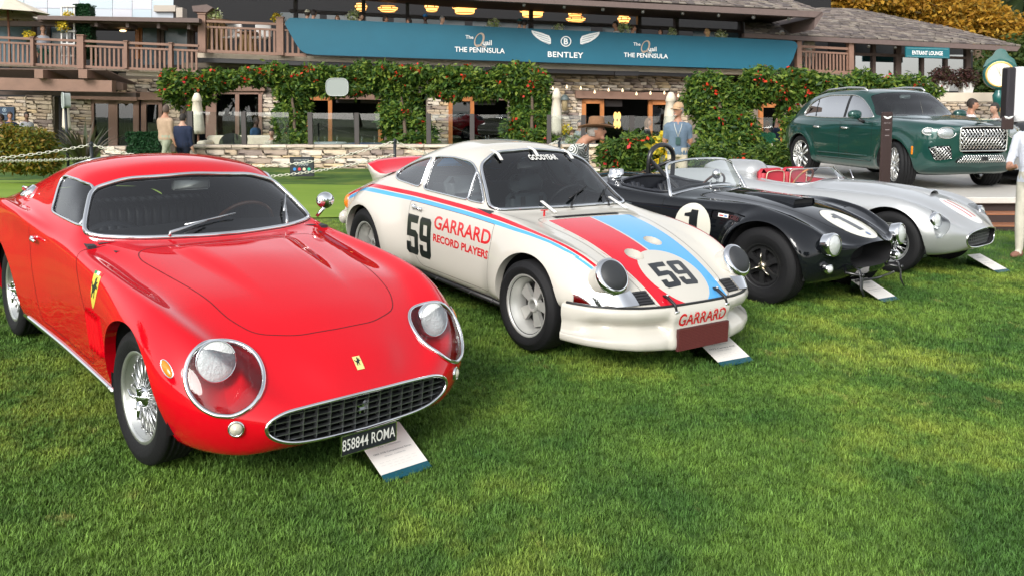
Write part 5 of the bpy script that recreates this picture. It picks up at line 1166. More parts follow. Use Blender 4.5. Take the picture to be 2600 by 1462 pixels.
 for y in (-.235, .235):
  lt = empty('bonnet_latch', None, None); lt.parent = car
  h = bv.ray_cast(Vector((.745, y, 1)), Vector((0, 0, -1)))[0]; a = np.array(h)
  m = MB(); m.bar(a + [-.045, -.028, .020], a + [-.045, .028, .020], .016, .010); m.tube([a + [-.045, 0, .018], a + [0, 0, .022], (.815, y, .425), (.832, y, .385)], [.008, .012, .010, .008], 8); m.out('rubber_strap', BLK, lt, True)
  m = MB(); m.box((.825, y - .016, .372), (.842, y + .016, .388)); m.ell(a + [0, 0, .034], (.012, .01, .006), 10, 6); m.out('buckle', CHR, lt, True)
 m = MB(); a = np.array(bv.ray_cast(Vector((-.40, -.36, 1.2)), Vector((0, 0, -1)))[0]); m.bar(a + [-.0, -.03, .045], a + [0, .03, .045], .016, .006); m.bar(a, a + [0, 0, .045], .014, .006, up=(1, 0, 0)); m.out('kill_switch_pull', RED_T, car)
 # cowl slot
 m = MB(); P = []
 for y in np.linspace(-.31, .31, 12): P.append(np.array(bv.ray_cast(Vector((-.345, y, 1.2)), Vector((0, 0, -1)))[0]) + [0, 0, .003])
 for a, b in zip(P, P[1:]): m.bar(a, b, .045, .004)
 m.out('cowl_slot', DARK, car)
 for sg in (1, -1):
  h = bv.ray_cast(Vector((-1.55, 1.3 * sg, .745)), Vector((0, -sg, 0)))[0]; y = h[1]
  dh = empty('door_handle', None, None); dh.parent = car
  m = MB(); m.tube([(-1.60, y - .005 * sg, .745), (-1.60, y + .03 * sg, .745)], .019, 14); m.tube([(-1.60, y + .026 * sg, .745), (-1.48, y + .028 * sg, .738)], .009, 8); m.tube([(-1.48, y - .01 * sg, .738), (-1.48, y + .03 * sg, .738)], .012, 8); m.out('grip', CHR, dh, True)
 # sill jacking rail
 m = MB()
 for sg in (1, -1): m.tube([(-1.95, .70 * sg, .20), (-.42, .70 * sg, .195)], .022, 8); [m.tube([(x, .66 * sg, .235), (x, .735 * sg, .19)], .010, 6) for x in (-1.8, -1.3, -.8, -.5)]
 m.out('sill_rail', BLK, car, True)
 # ducktail
 ys = np.linspace(-.615, .615, 25); prof = [(-2.36, -.004), (-2.50, .004), (-2.62, .03), (-2.74, .085), (-2.85, .155), (-2.89, .178), (-2.90, .165), (-2.87, .11), (-2.80, .03), (-2.77, -.02), (-2.76, -.06)]
 V, F, mi = [], [], []; k = len(prof); n = len(ys)
 for y in ys:
  e = 1 - sst(.50, .615, abs(y)) * .12
  for x, o in prof:
   h = bv.ray_cast(Vector((x, min(max(y, -.60), .60), 1.6)), Vector((0, 0, -1)))[0]; z = (h[2] if h is not None else .9) if x > -2.6 or True else 0
   base = np.interp(x, [-2.9, -2.7, -2.5, -2.3], [.86, .905, .955, 1.01]) - .10 * y * y
   V.append((x + .05 * (y / .6) ** 2, y, base + o * e if o > -.05 else base - .04))
 for a in range(n - 1):
  for b in range(k - 1): F.append([a * k + b, a * k + b + 1, (a + 1) * k + b + 1, (a + 1) * k + b]); yy = (ys[a] + ys[a + 1]) / 2; mi.append(1 if (yy < -.02 and b < 5) else 2 if (yy > .02 and b < 5) else 0)
 F += [list(range(k))[::-1], [(n - 1) * k + b for b in range(k)]]; mi += [0, 0]
 ob('ducktail_spoiler', V, F, [WHT2, pm('racing_red_trim', CR_, .3, coat=1, spec=0), pm('racing_blue_trim', CB, .3, coat=1, spec=0)], car, None, mi, True)
 # tail: panel, lamps, bumper
 MB().prism([(-.66, .30), (.66, .30), (.73, .5), (.70, .66), (.48, .74), (0, .755), (-.48, .74), (-.70, .66), (-.73, .5)], .02, f=lambda u, v, w: (-3.06 - w, u, v)).out('tail_panel', WHT2, car)
 for sg in (1, -1):
  m = MB(); m.ell((-3.0, .715 * sg, .60), (.05, .055, .075), 16, 10); m.out('tail_lamp', pm('amber_tail_lens', (.72, .20, .02), .15, spec=.7), car, True)
 P = [(-2.93, -.80, .46), (-3.03, -.76, .46), (-3.12, -.6, .46), (-3.15, 0, .46), (-3.12, .6, .46), (-3.03, .76, .46), (-2.93, .80, .46)]; MB().tube(smooth_loop(resample(P, .04, False), False, 3), .05, 10, flat=1.2).out('rear_bumper', WHT2, car, True)
 # cabin
 CT = pm('racer_cabin', (.05, .062, .068), .7); cab = MB(); cab.box((-2.1, -.64, .2), (-.55, .64, .28)); cab.box((-.55, -.62, .25), (-.50, .62, .80)); cab.box((-2.15, -.62, .3), (-2.1, .62, .86))
 cab.box((-2.0, -.705, .3), (-.6, -.67, .84)); cab.box((-2.0, .67, .3), (-.6, .705, .84)); cab.out('cabin_tub', CT, car)
 d = MB(); d.add([q for y, z in ((-.62, .815), (0, .825), (.62, .815)) for q in ((-.60, y, z), (-.84, y, z + .005), (-.86, y, .66))], [(0, 1, 4, 3), (3, 4, 7, 6), (1, 2, 5, 4), (4, 5, 8, 7)]); d.out('dashboard', CT, car)
 for sg in (1, -1):
  st = MB(); st.box((-1.62, .12 * sg - .0 if sg > 0 else -.54, .35), (-1.48, .54 if sg > 0 else -.12, .82), bev=.04); st.box((-1.55, .12 if sg > 0 else -.54, .33), (-1.05, .54 if sg > 0 else -.12, .46), bev=.04); st.box((-1.66, .16 if sg > 0 else -.50, .80), (-1.50, .50 if sg > 0 else -.16, .985), bev=.05)
  st.out('seat', pm('racer_seat', (.06, .075, .08), .5), car, True)
  hb = MB(); [hb.bar((-1.47, .33 * sg + q, .80), (-1.44, .33 * sg + q * .9, .45), .045, .006, up=(1, 0, 0)) for q in (-.1, .1)]; hb.out('harness', pm('harness_web', (.03, .03, .03), .8), car)
 cg = MB()
 for sg in (1, -1): cg.tube([(-1.72, .56 * sg, .3), (-1.72, .56 * sg, 1.0), (-1.71, .50 * sg, 1.13), (-1.70, .36 * sg, 1.20), (-1.70, 0, 1.22)], .02, 8); cg.tube([(-1.70, .42 * sg, 1.18), (-2.2, .45 * sg, .85)], .018, 8)
 cg.tube([(-1.70, -.42, 1.18), (-2.15, .40, .8)], .018, 8); cg.out('roll_cage', BLK, car, True)
 wh = empty('steering_wheel', None, None); wh.parent = car; wh.location = (-.99, .33, .80); wh.rotation_euler = (0, -1.05, 0); th_ = np.arange(36) * 2 * math.pi / 36
 MB().tube([(.185 * math.cos(a), .185 * math.sin(a), 0) for a in th_], .015, 8, True).out('rim', BLK, wh, True); m = MB(); [m.bar((0, 0, -.03), (.18 * math.cos(a), .18 * math.sin(a), 0), .03, .006) for a in (1.57, -1.57, 3.14)]; m.out('spokes', BLK, wh)
 m = MB(); m.box((-1.10, -.125, 1.085), (-1.075, .125, 1.145), bev=.012); m.tube([(-1.085, 0, 1.14), (-1.06, 0, 1.19)], .008, 6); m.out('interior_mirror', BLK, car, True)
 # deep dish five spoke wheels
 RW = pm('pale_alloy', (.56, .56, .53), .42, .55)
 def wheel(x, sg, R, rr, w, yo, hz, steer=0):
  e = empty('wheel', None, None); e.parent = car; e.location = (x, (yo - w / 2) * sg, hz); e.rotation_euler = (0, 0, math.pi * (sg > 0) + steer)
  tyre(e, R, rr, w, groove=0, shoulder=.035); rim_barrel(e, rr + .006, w * .97, RW)
  h = w / 2; y0 = h * .02; m = MB()
  for k in range(5):
   a = 2 * math.pi * k / 5 + .3
   pts = [(-.022, .040), (.022, .040), (.040, rr - .075), (.044, rr - .050), (-.044, rr - .050), (-.040, rr - .075)]
   c, s2 = math.cos(a), math.sin(a); fu = lambda u, v, w_, c=c, s2=s2: (u * c + v * s2, y0 - w_ * (1 - .35 * v / rr), -u * s2 + v * c)
   m.prism(pts, .035, f=fu)
  m.lathe([(.0, .02), (.030, .02), (.031, -.045), (.042, -.048), (.050, -.040), (.055, .0)], 32, 'y', (0, y0, 0)); m.out('spokes', RW, e, False)
  MB().lathe([(.0, y0 + .02), (rr - .05, y0 + .02)], 32, 'y').out('wheel_back', pm('wheel_black', (.012, .012, .013), .5), e, True)
 wheel(.012, -1, .303, .200, .24, .828, .298, .03); wheel(.012, 1, .303, .200, .24, .828, .298, .03); wheel(-2.271, -1, .33, .200, .29, .915, .315); wheel(-2.271, 1, .33, .200, .29, .915, .315)
 return car, s
# ================================================================ open cars
def sst(a, b, v): t = np.clip((v - a) / (b - a), 0, 1); return t * t * (3 - 2 * t)
def arch_lips(s, labels, mat, car, d=.06):
 fl = MB()
 for lp in s.loops(labels):
  P = s.V[lp]
  if lp[0] == lp[-1] and len(lp) > 20 and abs(P[:, 1]).min() > .4 and P[:, 2].max() < .95 and np.ptp(P[:, 0]) > .4:
   flange(s, lp, lambda P: np.stack([P[:, 0] * 0, -np.sign(P[:, 1]) * d, P[:, 2] * 0], 1), fl)
 fl.out('arch_lips', mat, car, True)
def wells(car, spec):
 m = MB()
 for x0, z0, r, yo in spec:
  for sg in (1, -1): m.lathe([(r, yo * sg), (r + .005, .36 * sg), (.0, .36 * sg)], 30, 'y', (x0, 0, z0), a0=-1.75, a1=1.75)
 m.out('wheel_wells', DARK, car, True)
def duct(car, ring, depth, mat, surround=None, r=.009):
 ring = ring[:-1]; k = len(ring); back = ring * np.array([1, .95, .96]) + np.array([-depth, 0, ring[:, 2].mean() * .04])
 MB().add(np.concatenate([ring, back]), [[i, (i + 1) % k, k + (i + 1) % k, k + i] for i in range(k)]).add(back, [range(k)]).out('mouth_duct', mat, car, True)
 if surround: MB().tube(resample(ring + np.array([.003, 0, 0]), .02, True), r, 8, True).out('mouth_surround', surround, car, True)
def lamp(car, c0, ax, r, name='headlight', ring=CHR, deep=.06):
 h = empty(name, None, None); h.parent = car; ax = np.array(ax, float); ax /= np.linalg.norm(ax); M = np.array(Vector(ax).to_track_quat('Z', 'Y').to_matrix())
 for nm, prof, mt in (('shell', [(r * 1.02, -deep), (r * 1.12, -.01), (r * 1.13, .012), (r * 1.05, .026), (r * .95, .026)], ring), ('reflector', [(0, -deep * .9), (r * .6, -deep * .6), (r * .97, .01)], REFL), ('lens', [(r * .98, .018), (r * .7, .034), (r * .35, .042), (0, .045)], pm('lamp_lens', (.62, .64, .63), .08, .25, spec=.8, bump=.4, bscale=60))):
  V, F = lathe(prof, 32); ob(nm, V @ M.T + np.array(c0), F, mt, h, None, None, True)
 return h
def bucket_seat(car, y, x, z, w, mat, ribs=7, top=.30):
 st = MB()
 for q in np.linspace(-w / 2, w / 2, ribs):
  hh = z + top - .09 * (abs(q) / (w / 2)) ** 2; st.tube([(x + .02, y + q, z), (x - .09, y + q, z + .14), (x - .15, y + q, hh), (x - .18, y + q, hh)], [w / ribs * .62] * 3 + [.02], 8); st.tube([(x + .02, y + q, z - .02), (x + .38, y + q, z - .04)], w / ribs * .62, 8)
 return st.out('seat', mat, car, True)
def wheel_rim(car, x, z, r, y, mat, tilt=-1.05):
 wh = empty('steering_wheel', None, None); wh.parent = car; wh.location = (x, y, z); wh.rotation_euler = (0, tilt, 0); th = np.arange(36) * 2 * math.pi / 36
 MB().tube([(r * math.cos(a), r * math.sin(a), 0) for a in th], .013, 8, True).out('rim', mat, wh, True); m = MB(); [m.bar((0, 0, -.03), (r * .97 * math.cos(a), r * .97 * math.sin(a), 0), .024, .005) for a in (1.57, -1.57, 3.14)]; m.out('spokes', ALU, wh)
def digit_one(w, h): return [(-.18 * w, -h / 2), (.22 * w, -h / 2), (.22 * w, h / 2), (-.10 * w, h / 2), (-.14 * w, h * .40), (-.42 * w, h * .33), (-.42 * w, h * .23), (-.18 * w, h * .23)]
def black_roadster():
 car = empty('black_roadster', 'gloss black open roadster with white number 1 roundels and roll hoop', 'car', mat=place_car('cob'), group='classic cars parked on the lawn')
 PT = pm('black_paint', (.006, .007, .009), .3, coat=1, spec=0, inside=(.008, .008, .009)); PT2 = pm('black_paint_trim', (.006, .007, .009), .3, coat=1, spec=0); CRM = pm('cream_roundel', (.72, .70, .60), .35, coat=.8)
 L = [
     [(-3.05, 0, .35), (-2.7, 0, .22), (0, 0, .19), (.4, 0, .22), (.55, 0, .30), (.62, 0, .365)],
     [(-3.08, .35, .36), (-2.7, .46, .22), (0, .46, .19), (.38, .40, .22), (.55, .30, .30), (.612, .20, .368)],
     [(-3.1, .50, .38), (-2.7, .62, .26), (-2.2, .65, .22), (-.8, .66, .21), (0, .64, .22), (.35, .60, .24), (.52, .46, .31), (.60, .31, .388)],
     [(-3.14, .54, .46), (-2.7, .68, .38), (-2.2, .70, .34), (-.8, .70, .33), (0, .69, .34), (.35, .66, .33), (.52, .55, .36), (.592, .350, .422)],
     [(-3.16, .55, .54), (-2.7, .71, .52), (-2.25, .735, .52), (-1.6, .715, .50), (-.8, .715, .48), (0, .715, .50), (.3, .70, .47), (.48, .63, .44), (.56, .50, .44), (.590, .362, .460)],
     [(-3.17, .54, .62), (-2.7, .70, .68), (-2.25, .73, .71), (-1.6, .715, .66), (-.8, .715, .645), (-.1, .71, .70), (.2, .70, .65), (.42, .675, .56), (.53, .58, .49), (.57, .46, .485), (.597, .350, .500)],
     [(-3.17, .50, .68), (-2.7, .63, .80), (-2.25, .665, .85), (-1.6, .675, .775), (-1.1, .68, .770), (-.6, .672, .800), (-.2, .645, .830), (.1, .625, .790), (.3, .615, .725), (.44, .60, .655), (.53, .545, .575), (.58, .42, .525), (.615, .29, .545)],
     [(-3.16, .40, .72), (-2.7, .50, .82), (-2.25, .55, .865), (-1.8, .59, .815), (-1.1, .585, .805), (-.7, .53, .815), (-.3, .49, .805), (.05, .48, .760), (.3, .47, .685), (.46, .44, .615), (.58, .32, .560), (.632, .20, .572)],
     [(-3.15, .22, .745), (-2.7, .26, .845), (-2.25, .29, .885), (-1.8, .33, .86), (-1.15, .35, .862), (-.7, .31, .855), (-.3, .27, .835), (.05, .26, .785), (.3, .25, .715), (.48, .21, .650), (.60, .14, .600), (.640, .10, .582)],
     [(-3.15, 0, .755), (-2.7, 0, .855), (-2.25, 0, .895), (-1.8, 0, .885), (-1.15, 0, .880), (-.7, 0, .872), (-.3, 0, .845), (.05, 0, .795), (.3, 0, .725), (.5, 0, .655), (.61, 0, .607), (.645, 0, .585)]]
 g = body_grid(L, -2.6, .05, 150, 8, su=3, sv=3)
 X, Z, sg_ = g[..., 0].copy(), g[..., 2].copy(), np.sign(g[..., 1])
 for x0, z0, A, r0, r1 in ((0, .335, .105, .385, .52), (-2.286, .345, .14, .39, .56)):
  r = np.hypot(X - x0, Z - z0); g[..., 1] += np.where(np.abs(g[..., 1]) > .5, sg_ * A * (1 - sst(r0, r1, r)) * sst(.12, .3, Z), 0)
 s = Surf(g)
 for x0, z0, r in ((0, .335, .385), (-2.286, .345, .39)): s.cut(lambda V: np.hypot(V[:, 0] - x0, V[:, 2] - z0) - r, 9, [0], lambda c, n: (np.abs(c[:, 1]) > .5) & (c[:, 2] < .85))
 s.cut(sdxy([(-1.17, -.40), (-1.14, 0), (-1.17, .40), (-1.26, .565), (-1.5, .585), (-1.85, .555), (-1.95, .45), (-1.98, 0), (-1.95, -.45), (-1.85, -.555), (-1.5, -.585), (-1.26, -.565)], .05), 9, [0], lambda c, n: (n[:, 2] > .2) & (c[:, 2] > .6))
 s.cut(lambda V: np.hypot((V[:, 0] - .355) / 1.12, V[:, 1]) - .225, 3, [0], lambda c, n: n[:, 2] > .2)
 for q in (1, -1):
  s.cut(lambda V: np.hypot(V[:, 0] + .79, V[:, 2] - .565) - .205, 4, [0], lambda c, n: c[:, 1] * q > .5)
  s.cut(sdxz([(-1.17, .30), (-1.17, .79), (-1.85, .79), (-1.80, .5), (-1.75, .30)], .04), 5 + (q > 0), [0], lambda c, n: c[:, 1] * q > .55)
  s.cut(sdxz([(-.60, .66), (-.59, .735), (-.17, .735), (-.24, .66)], .01), 8, [0], lambda c, n: c[:, 1] * q > .5)
  c0 = np.array([.553, .595 * q, .585]); ax = np.array([1, .05 * q, .12]); ax /= np.linalg.norm(ax)
 hood = [(.50, 0), (.47, .20), (.36, .30), (-.3, .36), (-.80, .40), (-.88, .34), (-.90, 0)]; s.cut(sdxy(hood + [(x, -y) for x, y in hood[-2:0:-1]], .05), 7, [0], lambda c, n: n[:, 2] > .2)
 s.drop(9)
 s.part('body_shell', [0, 3, 4], [PT, CRM], car, mi={3: 1, 4: 1}); s.part('bonnet', [7], PT, car)
 for l in (5, 6): s.part('door', [l], PT, car)
 s.part('side_vent', [8], pm('vent_black', (.003, .003, .004), .25, coat=.5), car, -.012)
 gm = MB()
 for l in ([5], [6], [7]):
  for lp in s.loops(l)[:1]: gap(s, lp, .005, mb=gm)
 gm.out('shut_lines', pm('black_shut', (.001, .001, .001), .9), car)
 arch_lips(s, [0, 3, 4, 5, 6, 8], PT2, car); wells(car, ((0, .335, .39, .74), (-2.286, .345, .395, .76))); duct(car, g[-1], .25, DARK)
 bv = s.bvh()
 for q in (1, -1):
  lamp(car, (.545, .592 * q, .588), (1, .08 * q, .10), .088); lamp(car, (.525, .60 * q, .385), (1, .2 * q, 0), .036, 'spot_lamp', deep=.03)
 for q in (-1, 1):
  V, T = poly_tris([digit_one(.24, .27)]); decal('side_number', V, T, (-.79, 1.0 * q, .575), (-q, 0, 0), (0, 0, 1), bv, BLK_T, car)
  e = empty('vent_sticker', None, None); e.parent = car
  for dx, w_, c in ((0, .11, (.75, .75, .72)), (-.02, .045, (.6, .05, .05)), (.028, .03, (.08, .2, .5))):
   V, T = poly_tris([[(-w_ / 2 + dx, -.017 if c[0] > .7 else -.008), (w_ / 2 + dx, -.017 if c[0] > .7 else -.008), (w_ / 2 + dx, .017 if c[0] > .7 else .004), (-w_ / 2 + dx, .017 if c[0] > .7 else .004)]]); decal('sticker', V, T, (-.46, 1.0 * q, .70), (-q, 0, 0), (0, 0, 1), bv, pm('stk%.2f' % c[1], c, .4), e, .0015 if c[0] > .7 else .003)
  V, T = text_mesh('COBRA', .05, .002); decal('vent_lettering', V, T, (-.335, 1.0 * q, .697), (-q, 0, 0), (0, 0, 1), bv, pm('oxblood_lettering', (.06, .012, .012), .5), car)
 one = digit_one(.20, .30); V, T = poly_tris([[(x, y) for x, y in one] ]); decal('bonnet_number', V, T, (.34, 0, 1.2), (0, 1, 0), (-1, 0, 0), bv, BLK_T, car)
 V, T = poly_tris([circle(.024, 24)]); decal('nose_badge', V, T, (.545, 0, 1.2), (0, 1, 0), (-1, 0, 0), bv, pm('badge_blue', (.15, .22, .4), .3, .3), car, .003)
 # bonnet scoop
 m = MB(); xs = np.linspace(-.62, -.08, 10); V = []
 for x in xs:
  h = bv.ray_cast(Vector((x, 0, 1.3)), Vector((0, 0, -1)))[0][2]; t = (x + .62) / .54; V += [(x, -.19, h - .02), (x, -.165, h + .046 * t - .004), (x, 0, h + .054 * t), (x, .165, h + .046 * t - .004), (x, .19, h - .02)]
 m.add(V, [[i * 5 + j, (i + 1) * 5 + j, (i + 1) * 5 + j + 1, i * 5 + j + 1] for i in range(9) for j in range(4)]); m.out('bonnet_scoop', PT2, car, True)
 h = bv.ray_cast(Vector((-.09, 0, 1.3)), Vector((0, 0, -1)))[0][2]; MB().box((-.16, -.16, h - .005), (-.092, .16, h + .040)).out('scoop_mouth', DARK, car)
 # windscreen
 nb = 25; yb = np.linspace(-1, 1, nb); bot = np.array([(-1.035 - .10 * y * y, .63 * y, .885 - .085 * y * y) for y in yb]); top = np.array([(-1.235 - .055 * y * y, .545 * y * (1 - .0 * abs(y)), 1.135 - .055 * abs(y) ** 3) for y in yb]); rows = [bot * (1 - t) + top * t for t in (0, .5, 1)]
 wsn = empty('windscreen', None, None); wsn.parent = car
 ob('pane', np.concatenate(rows), [[r * nb + i, r * nb + i + 1, (r + 1) * nb + i + 1, (r + 1) * nb + i] for r in range(2) for i in range(nb - 1)], glass('windscreen_glass', (.90, .94, .93), 1.0, .05), wsn, None, None, True)
 lpw = smooth_loop(resample(np.concatenate([bot, top[::-1]]), .02, True), True, 3); MB().tube(lpw, .013, 8, True).out('frame', CHR, wsn, True)
 m = MB(); [m.tube([(-1.13, .635 * q, .76), (-1.14, .63 * q, .80), (-1.21, .60 * q, .95)], [.02, .018, .012], 8) for q in (1, -1)]; m.out('pillar_feet', CHR, wsn, True)
 # cockpit
 for lp in s.loops([0, 3, 4, 5, 6, 7]):
  P = s.V[lp]
  if lp[0] == lp[-1] and P[:, 2].min() > .7 and np.ptp(P[:, 0]) > .5 and P[:, 0].max() < -.9: trim(s, lp, .016, .002, step=.03).out('cockpit_padding', LEA, car, True); flange(s, lp, (0, 0, -.14)).out('cockpit_lining', LEA, car, True)
 c = MB(); c.box((-2.0, -.62, .22), (-1.0, .62, .30)); c.box((-2.02, -.6, .3), (-1.98, .6, .82)); c.box((-1.10, -.58, .3), (-1.06, .58, .78)); [c.box((-1.95, .60 * q - .02, .3), (-1.1, .60 * q + .02, .74)) for q in (1, -1)]; c.out('cockpit_tub', pm('cockpit_black', (.012, .013, .015), .6), car)
 for q in (1, -1): bucket_seat(car, .30 * q, -1.78, .46, .42, LEA, top=.36)
 wheel_rim(car, -1.36, .80, .19, .31, pm('wheel_wood', (.16, .055, .02), .3))
 m = MB(); hp = [(-2.04, .08, .75), (-2.04, .08, 1.06)] + [(-2.04, .29 - .21 * math.cos(a), 1.06 + .155 * math.sin(a)) for a in np.linspace(.2, math.pi - .2, 12)] + [(-2.04, .50, 1.06), (-2.04, .50, .75)]; m.tube(hp, .027, 10); m.tube([(-2.03, .10, 1.04), (-1.25, -.02, .60)], .024, 8); m.tube([(-2.04, .5, 1.04), (-2.5, .45, .83)], .022, 8); m.out('roll_hoop', pm('hoop_black', (.012, .012, .013), .35, coat=.4), car, True)
 m = MB(); m.lathe([(0, .075), (.05, .075), (.062, .062), (.066, .02), (.075, .015), (.075, -.02)], 24, 'z', (-2.10, -.40, .885)); m.box((-2.05, -.44, .90), (-2.0, -.36, .965), bev=.01); m.out('fuel_filler', CHR, car, True)
 m = MB(); m.ell((-1.13, .08, .985), (.042, .055, .055), 16, 12); m.tube([(-1.11, .08, .88), (-1.12, .08, .94)], [.018, .010], 8); m.out('cowl_mirror', pm('mirror_steel', (.8, .8, .8), .15, 1), car, True)
 m = MB(); [m.tube([(-.98, y, .875), (-1.0, y, .90), (-1.06, y + .10, .93)], [.012, .008, .005], 6) for y in (-.2, .3)]; m.out('wipers', CHR, car, True)
 # nudge bars
 for q in (1, -1):
  m = MB(); P = [(.60, .33 * q, .40), (.67, .345 * q, .37), (.695, .35 * q, .30), (.70, .355 * q, .23), (.735, .36 * q, .165)]; m.tube(P, [.012, .016, .02, .02, .012], 8, flat=.45); m.tube([(.40, .36 * q, .33), (.69, .35 * q, .33)], .013, 8); m.ell((.70, .35 * q, .335), (.016, .016, .016), 10, 8); m.out('nudge_bar', pm('bar_black', (.01, .01, .011), .3, coat=.5), car, True)
 MB().tube([(.64, -.34, .275), (.67, 0, .27), (.64, .34, .275)], .011, 8).out('nudge_tube', pm('bar_black', (.01, .01, .011), .3), car, True)
 # wheels
 BW = pm('magnesium_black', (.014, .014, .015), .42)
 def wheel(x, q, yo, R, w, hz):
  e = empty('wheel', None, None); e.parent = car; e.location = (x, (yo - w / 2) * q, hz); e.rotation_euler = (0, 0, math.pi * (q > 0)); tyre(e, R, .188, w, groove=6, shoulder=.04); rim_barrel(e, .194, w * .95, BW); y0 = -w * .18; m = MB()
  for k in range(6):
   a = 2 * math.pi * k / 6; c, s2 = math.cos(a), math.sin(a)
   m.prism([(-.030, .03), (.030, .03), (.020, .10), (.030, .150), (-.030, .150), (-.020, .10)], .03, f=lambda u, v, w_: (u * c + v * s2, y0 - w_, -u * s2 + v * c))
  m.lathe([(.150, .0), (.150, -.03), (.172, -.035), (.172, .01)], 36, 'y', (0, y0, 0)); m.out('spokes', BW, e)
  MB().lathe([(0, y0 + .03), (.15, y0 + .03)], 24, 'y').out('wheel_back', DARK, e, True)
  h = MB(); h.lathe([(0, -.062), (.022, -.060), (.036, -.05), (.044, -.02), (.046, .02)], 24, 'y', (0, y0, 0))
  for k in range(3): a = 2 * math.pi * k / 3 + .05; h.tube([(0.02 * math.sin(a), y0 - .052, .02 * math.cos(a)), (.075 * math.sin(a), y0 - .065, .075 * math.cos(a)), (.115 * math.sin(a), y0 - .066, .115 * math.cos(a))], [.018, .014, .010], 8, flat=.5)
  h.out('spinner', pm('spinner_nickel', (.62, .56, .46), .25, 1), e, True)
 for q in (1, -1): wheel(0, q, .79, .335, .235, .328); wheel(-2.286, q, .83, .345, .27, .338)
 return car
def silver_racer():
 car = empty('silver_sports_racer', 'silver open sports racer with red number 11 on white oval and red seats', 'car', mat=place_car('mas'), group='classic cars parked on the lawn')
 PT = pm('silver_paint', (.50, .51, .51), .33, .55, coat=.7, inside=(.05, .05, .05)); PT2 = pm('silver_paint_trim', (.50, .51, .51), .33, .55, coat=.7)
 L = [
     [(-3.2, 0, .35), (-2.8, 0, .22), (0, 0, .20), (.35, 0, .22), (.58, 0, .28), (.66, 0, .325)],
     [(-3.25, .35, .36), (-2.8, .48, .22), (0, .48, .20), (.35, .44, .22), (.57, .34, .28), (.652, .24, .330)],
     [(-3.3, .50, .39), (-2.8, .65, .26), (-2.2, .69, .22), (0, .68, .22), (.35, .60, .24), (.56, .44, .29), (.64, .33, .350)],
     [(-3.35, .55, .46), (-2.8, .72, .38), (-2.2, .76, .34), (-.8, .73, .33), (0, .745, .33), (.3, .71, .32), (.52, .55, .335), (.632, .370, .385)],
     [(-3.38, .56, .55), (-2.8, .745, .54), (-2.3, .79, .54), (-1.2, .735, .52), (0, .775, .50), (.3, .75, .46), (.5, .62, .425), (.632, .380, .425)],
     [(-3.4, .55, .63), (-2.8, .73, .70), (-2.3, .775, .735), (-1.2, .725, .67), (-.5, .755, .68), (0, .765, .675), (.28, .735, .605), (.46, .645, .53), (.57, .51, .475), (.640, .365, .460)],
     [(-3.4, .50, .69), (-2.8, .65, .83), (-2.3, .70, .875), (-1.7, .68, .79), (-1.2, .675, .765), (-.6, .69, .785), (-.1, .69, .800), (.15, .672, .765), (.34, .632, .695), (.48, .555, .605), (.58, .43, .525), (.652, .315, .488)],
     [(-3.4, .40, .73), (-2.8, .50, .82), (-2.3, .55, .85), (-1.7, .58, .80), (-1.2, .57, .785), (-.6, .55, .79), (-.1, .53, .775), (.15, .50, .735), (.34, .46, .67), (.5, .40, .59), (.60, .31, .528), (.660, .22, .505)],
     [(-3.4, .22, .75), (-2.8, .27, .82), (-2.3, .30, .845), (-1.7, .33, .815), (-1.15, .33, .835), (-.6, .30, .855), (-.1, .28, .818), (.15, .26, .772), (.34, .24, .708), (.5, .20, .632), (.61, .15, .562), (.667, .11, .516)],
     [(-3.4, 0, .755), (-2.8, 0, .82), (-2.3, 0, .845), (-1.7, 0, .82), (-1.15, 0, .85), (-.6, 0, .878), (-.1, 0, .835), (.15, 0, .785), (.34, 0, .72), (.5, 0, .645), (.615, 0, .572), (.670, 0, .520)]]
 g = body_grid(L, -2.8, .05, 150, 8, su=3, sv=3); s = Surf(g)
 for x0, z0, r in ((-.02, .325, .37), (-2.4, .33, .37)): s.cut(lambda V: np.hypot(V[:, 0] - x0, V[:, 2] - z0) - r, 9, [0], lambda c, n: (np.abs(c[:, 1]) > .5) & (c[:, 2] < .85))
 s.cut(sdxy([(-1.05, -.42), (-1.02, 0), (-1.05, .42), (-1.2, .545), (-1.5, .555), (-1.75, .50), (-1.80, 0), (-1.75, -.50), (-1.5, -.555), (-1.2, -.545)], .06), 9, [0], lambda c, n: (n[:, 2] > .2) & (c[:, 2] > .6))
 s.cut(lambda V: np.hypot((V[:, 0] - .41) / 1.0, V[:, 1] / .85) - .215, 3, [0], lambda c, n: n[:, 2] > .2)
 for q, lab in ((1, 4), (-1, 5)):
  c0 = np.array([.44, .585 * q, .585]); ax = np.array([.85, .25 * q, .45]); ax /= np.linalg.norm(ax); up = np.array([-.5, .1 * q, .85]); up -= ax * (up @ ax); up /= np.linalg.norm(up); sd = np.cross(ax, up)
  def egg(V, c0=c0, ax=ax, up=up, sd=sd, q=q):
   p = (V - c0) @ np.stack([sd, up], 1); a = .6 * q; p = np.stack([p[:, 0] * math.cos(a) - p[:, 1] * math.sin(a), p[:, 0] * math.sin(a) + p[:, 1] * math.cos(a)], 1); t = np.clip((p[:, 1] + .2) / .38, 0, 1); return np.hypot(p[:, 0] / (.065 + .05 * t), p[:, 1] / .175) * .09 - .09
  s.cut(egg, lab, [0, 3], lambda c, n, q=q: (c[:, 0] > .1) & (c[:, 1] * q > .3) & (c[:, 2] > .3))
 s.drop(9)
 s.part('body_shell', [0, 3], [PT, pm('white_roundel', (.80, .79, .76), .35, coat=.6)], car, mi={3: 1}); arch_lips(s, [0, 3], PT2, car); wells(car, ((-.02, .325, .375, .70), (-2.4, .33, .375, .72)))
 duct(car, g[-1], .22, DARK, CHR, .008); ring = g[-1][:-1]; sdm = poly_sd(ring[:, 1:]); gr = MB()
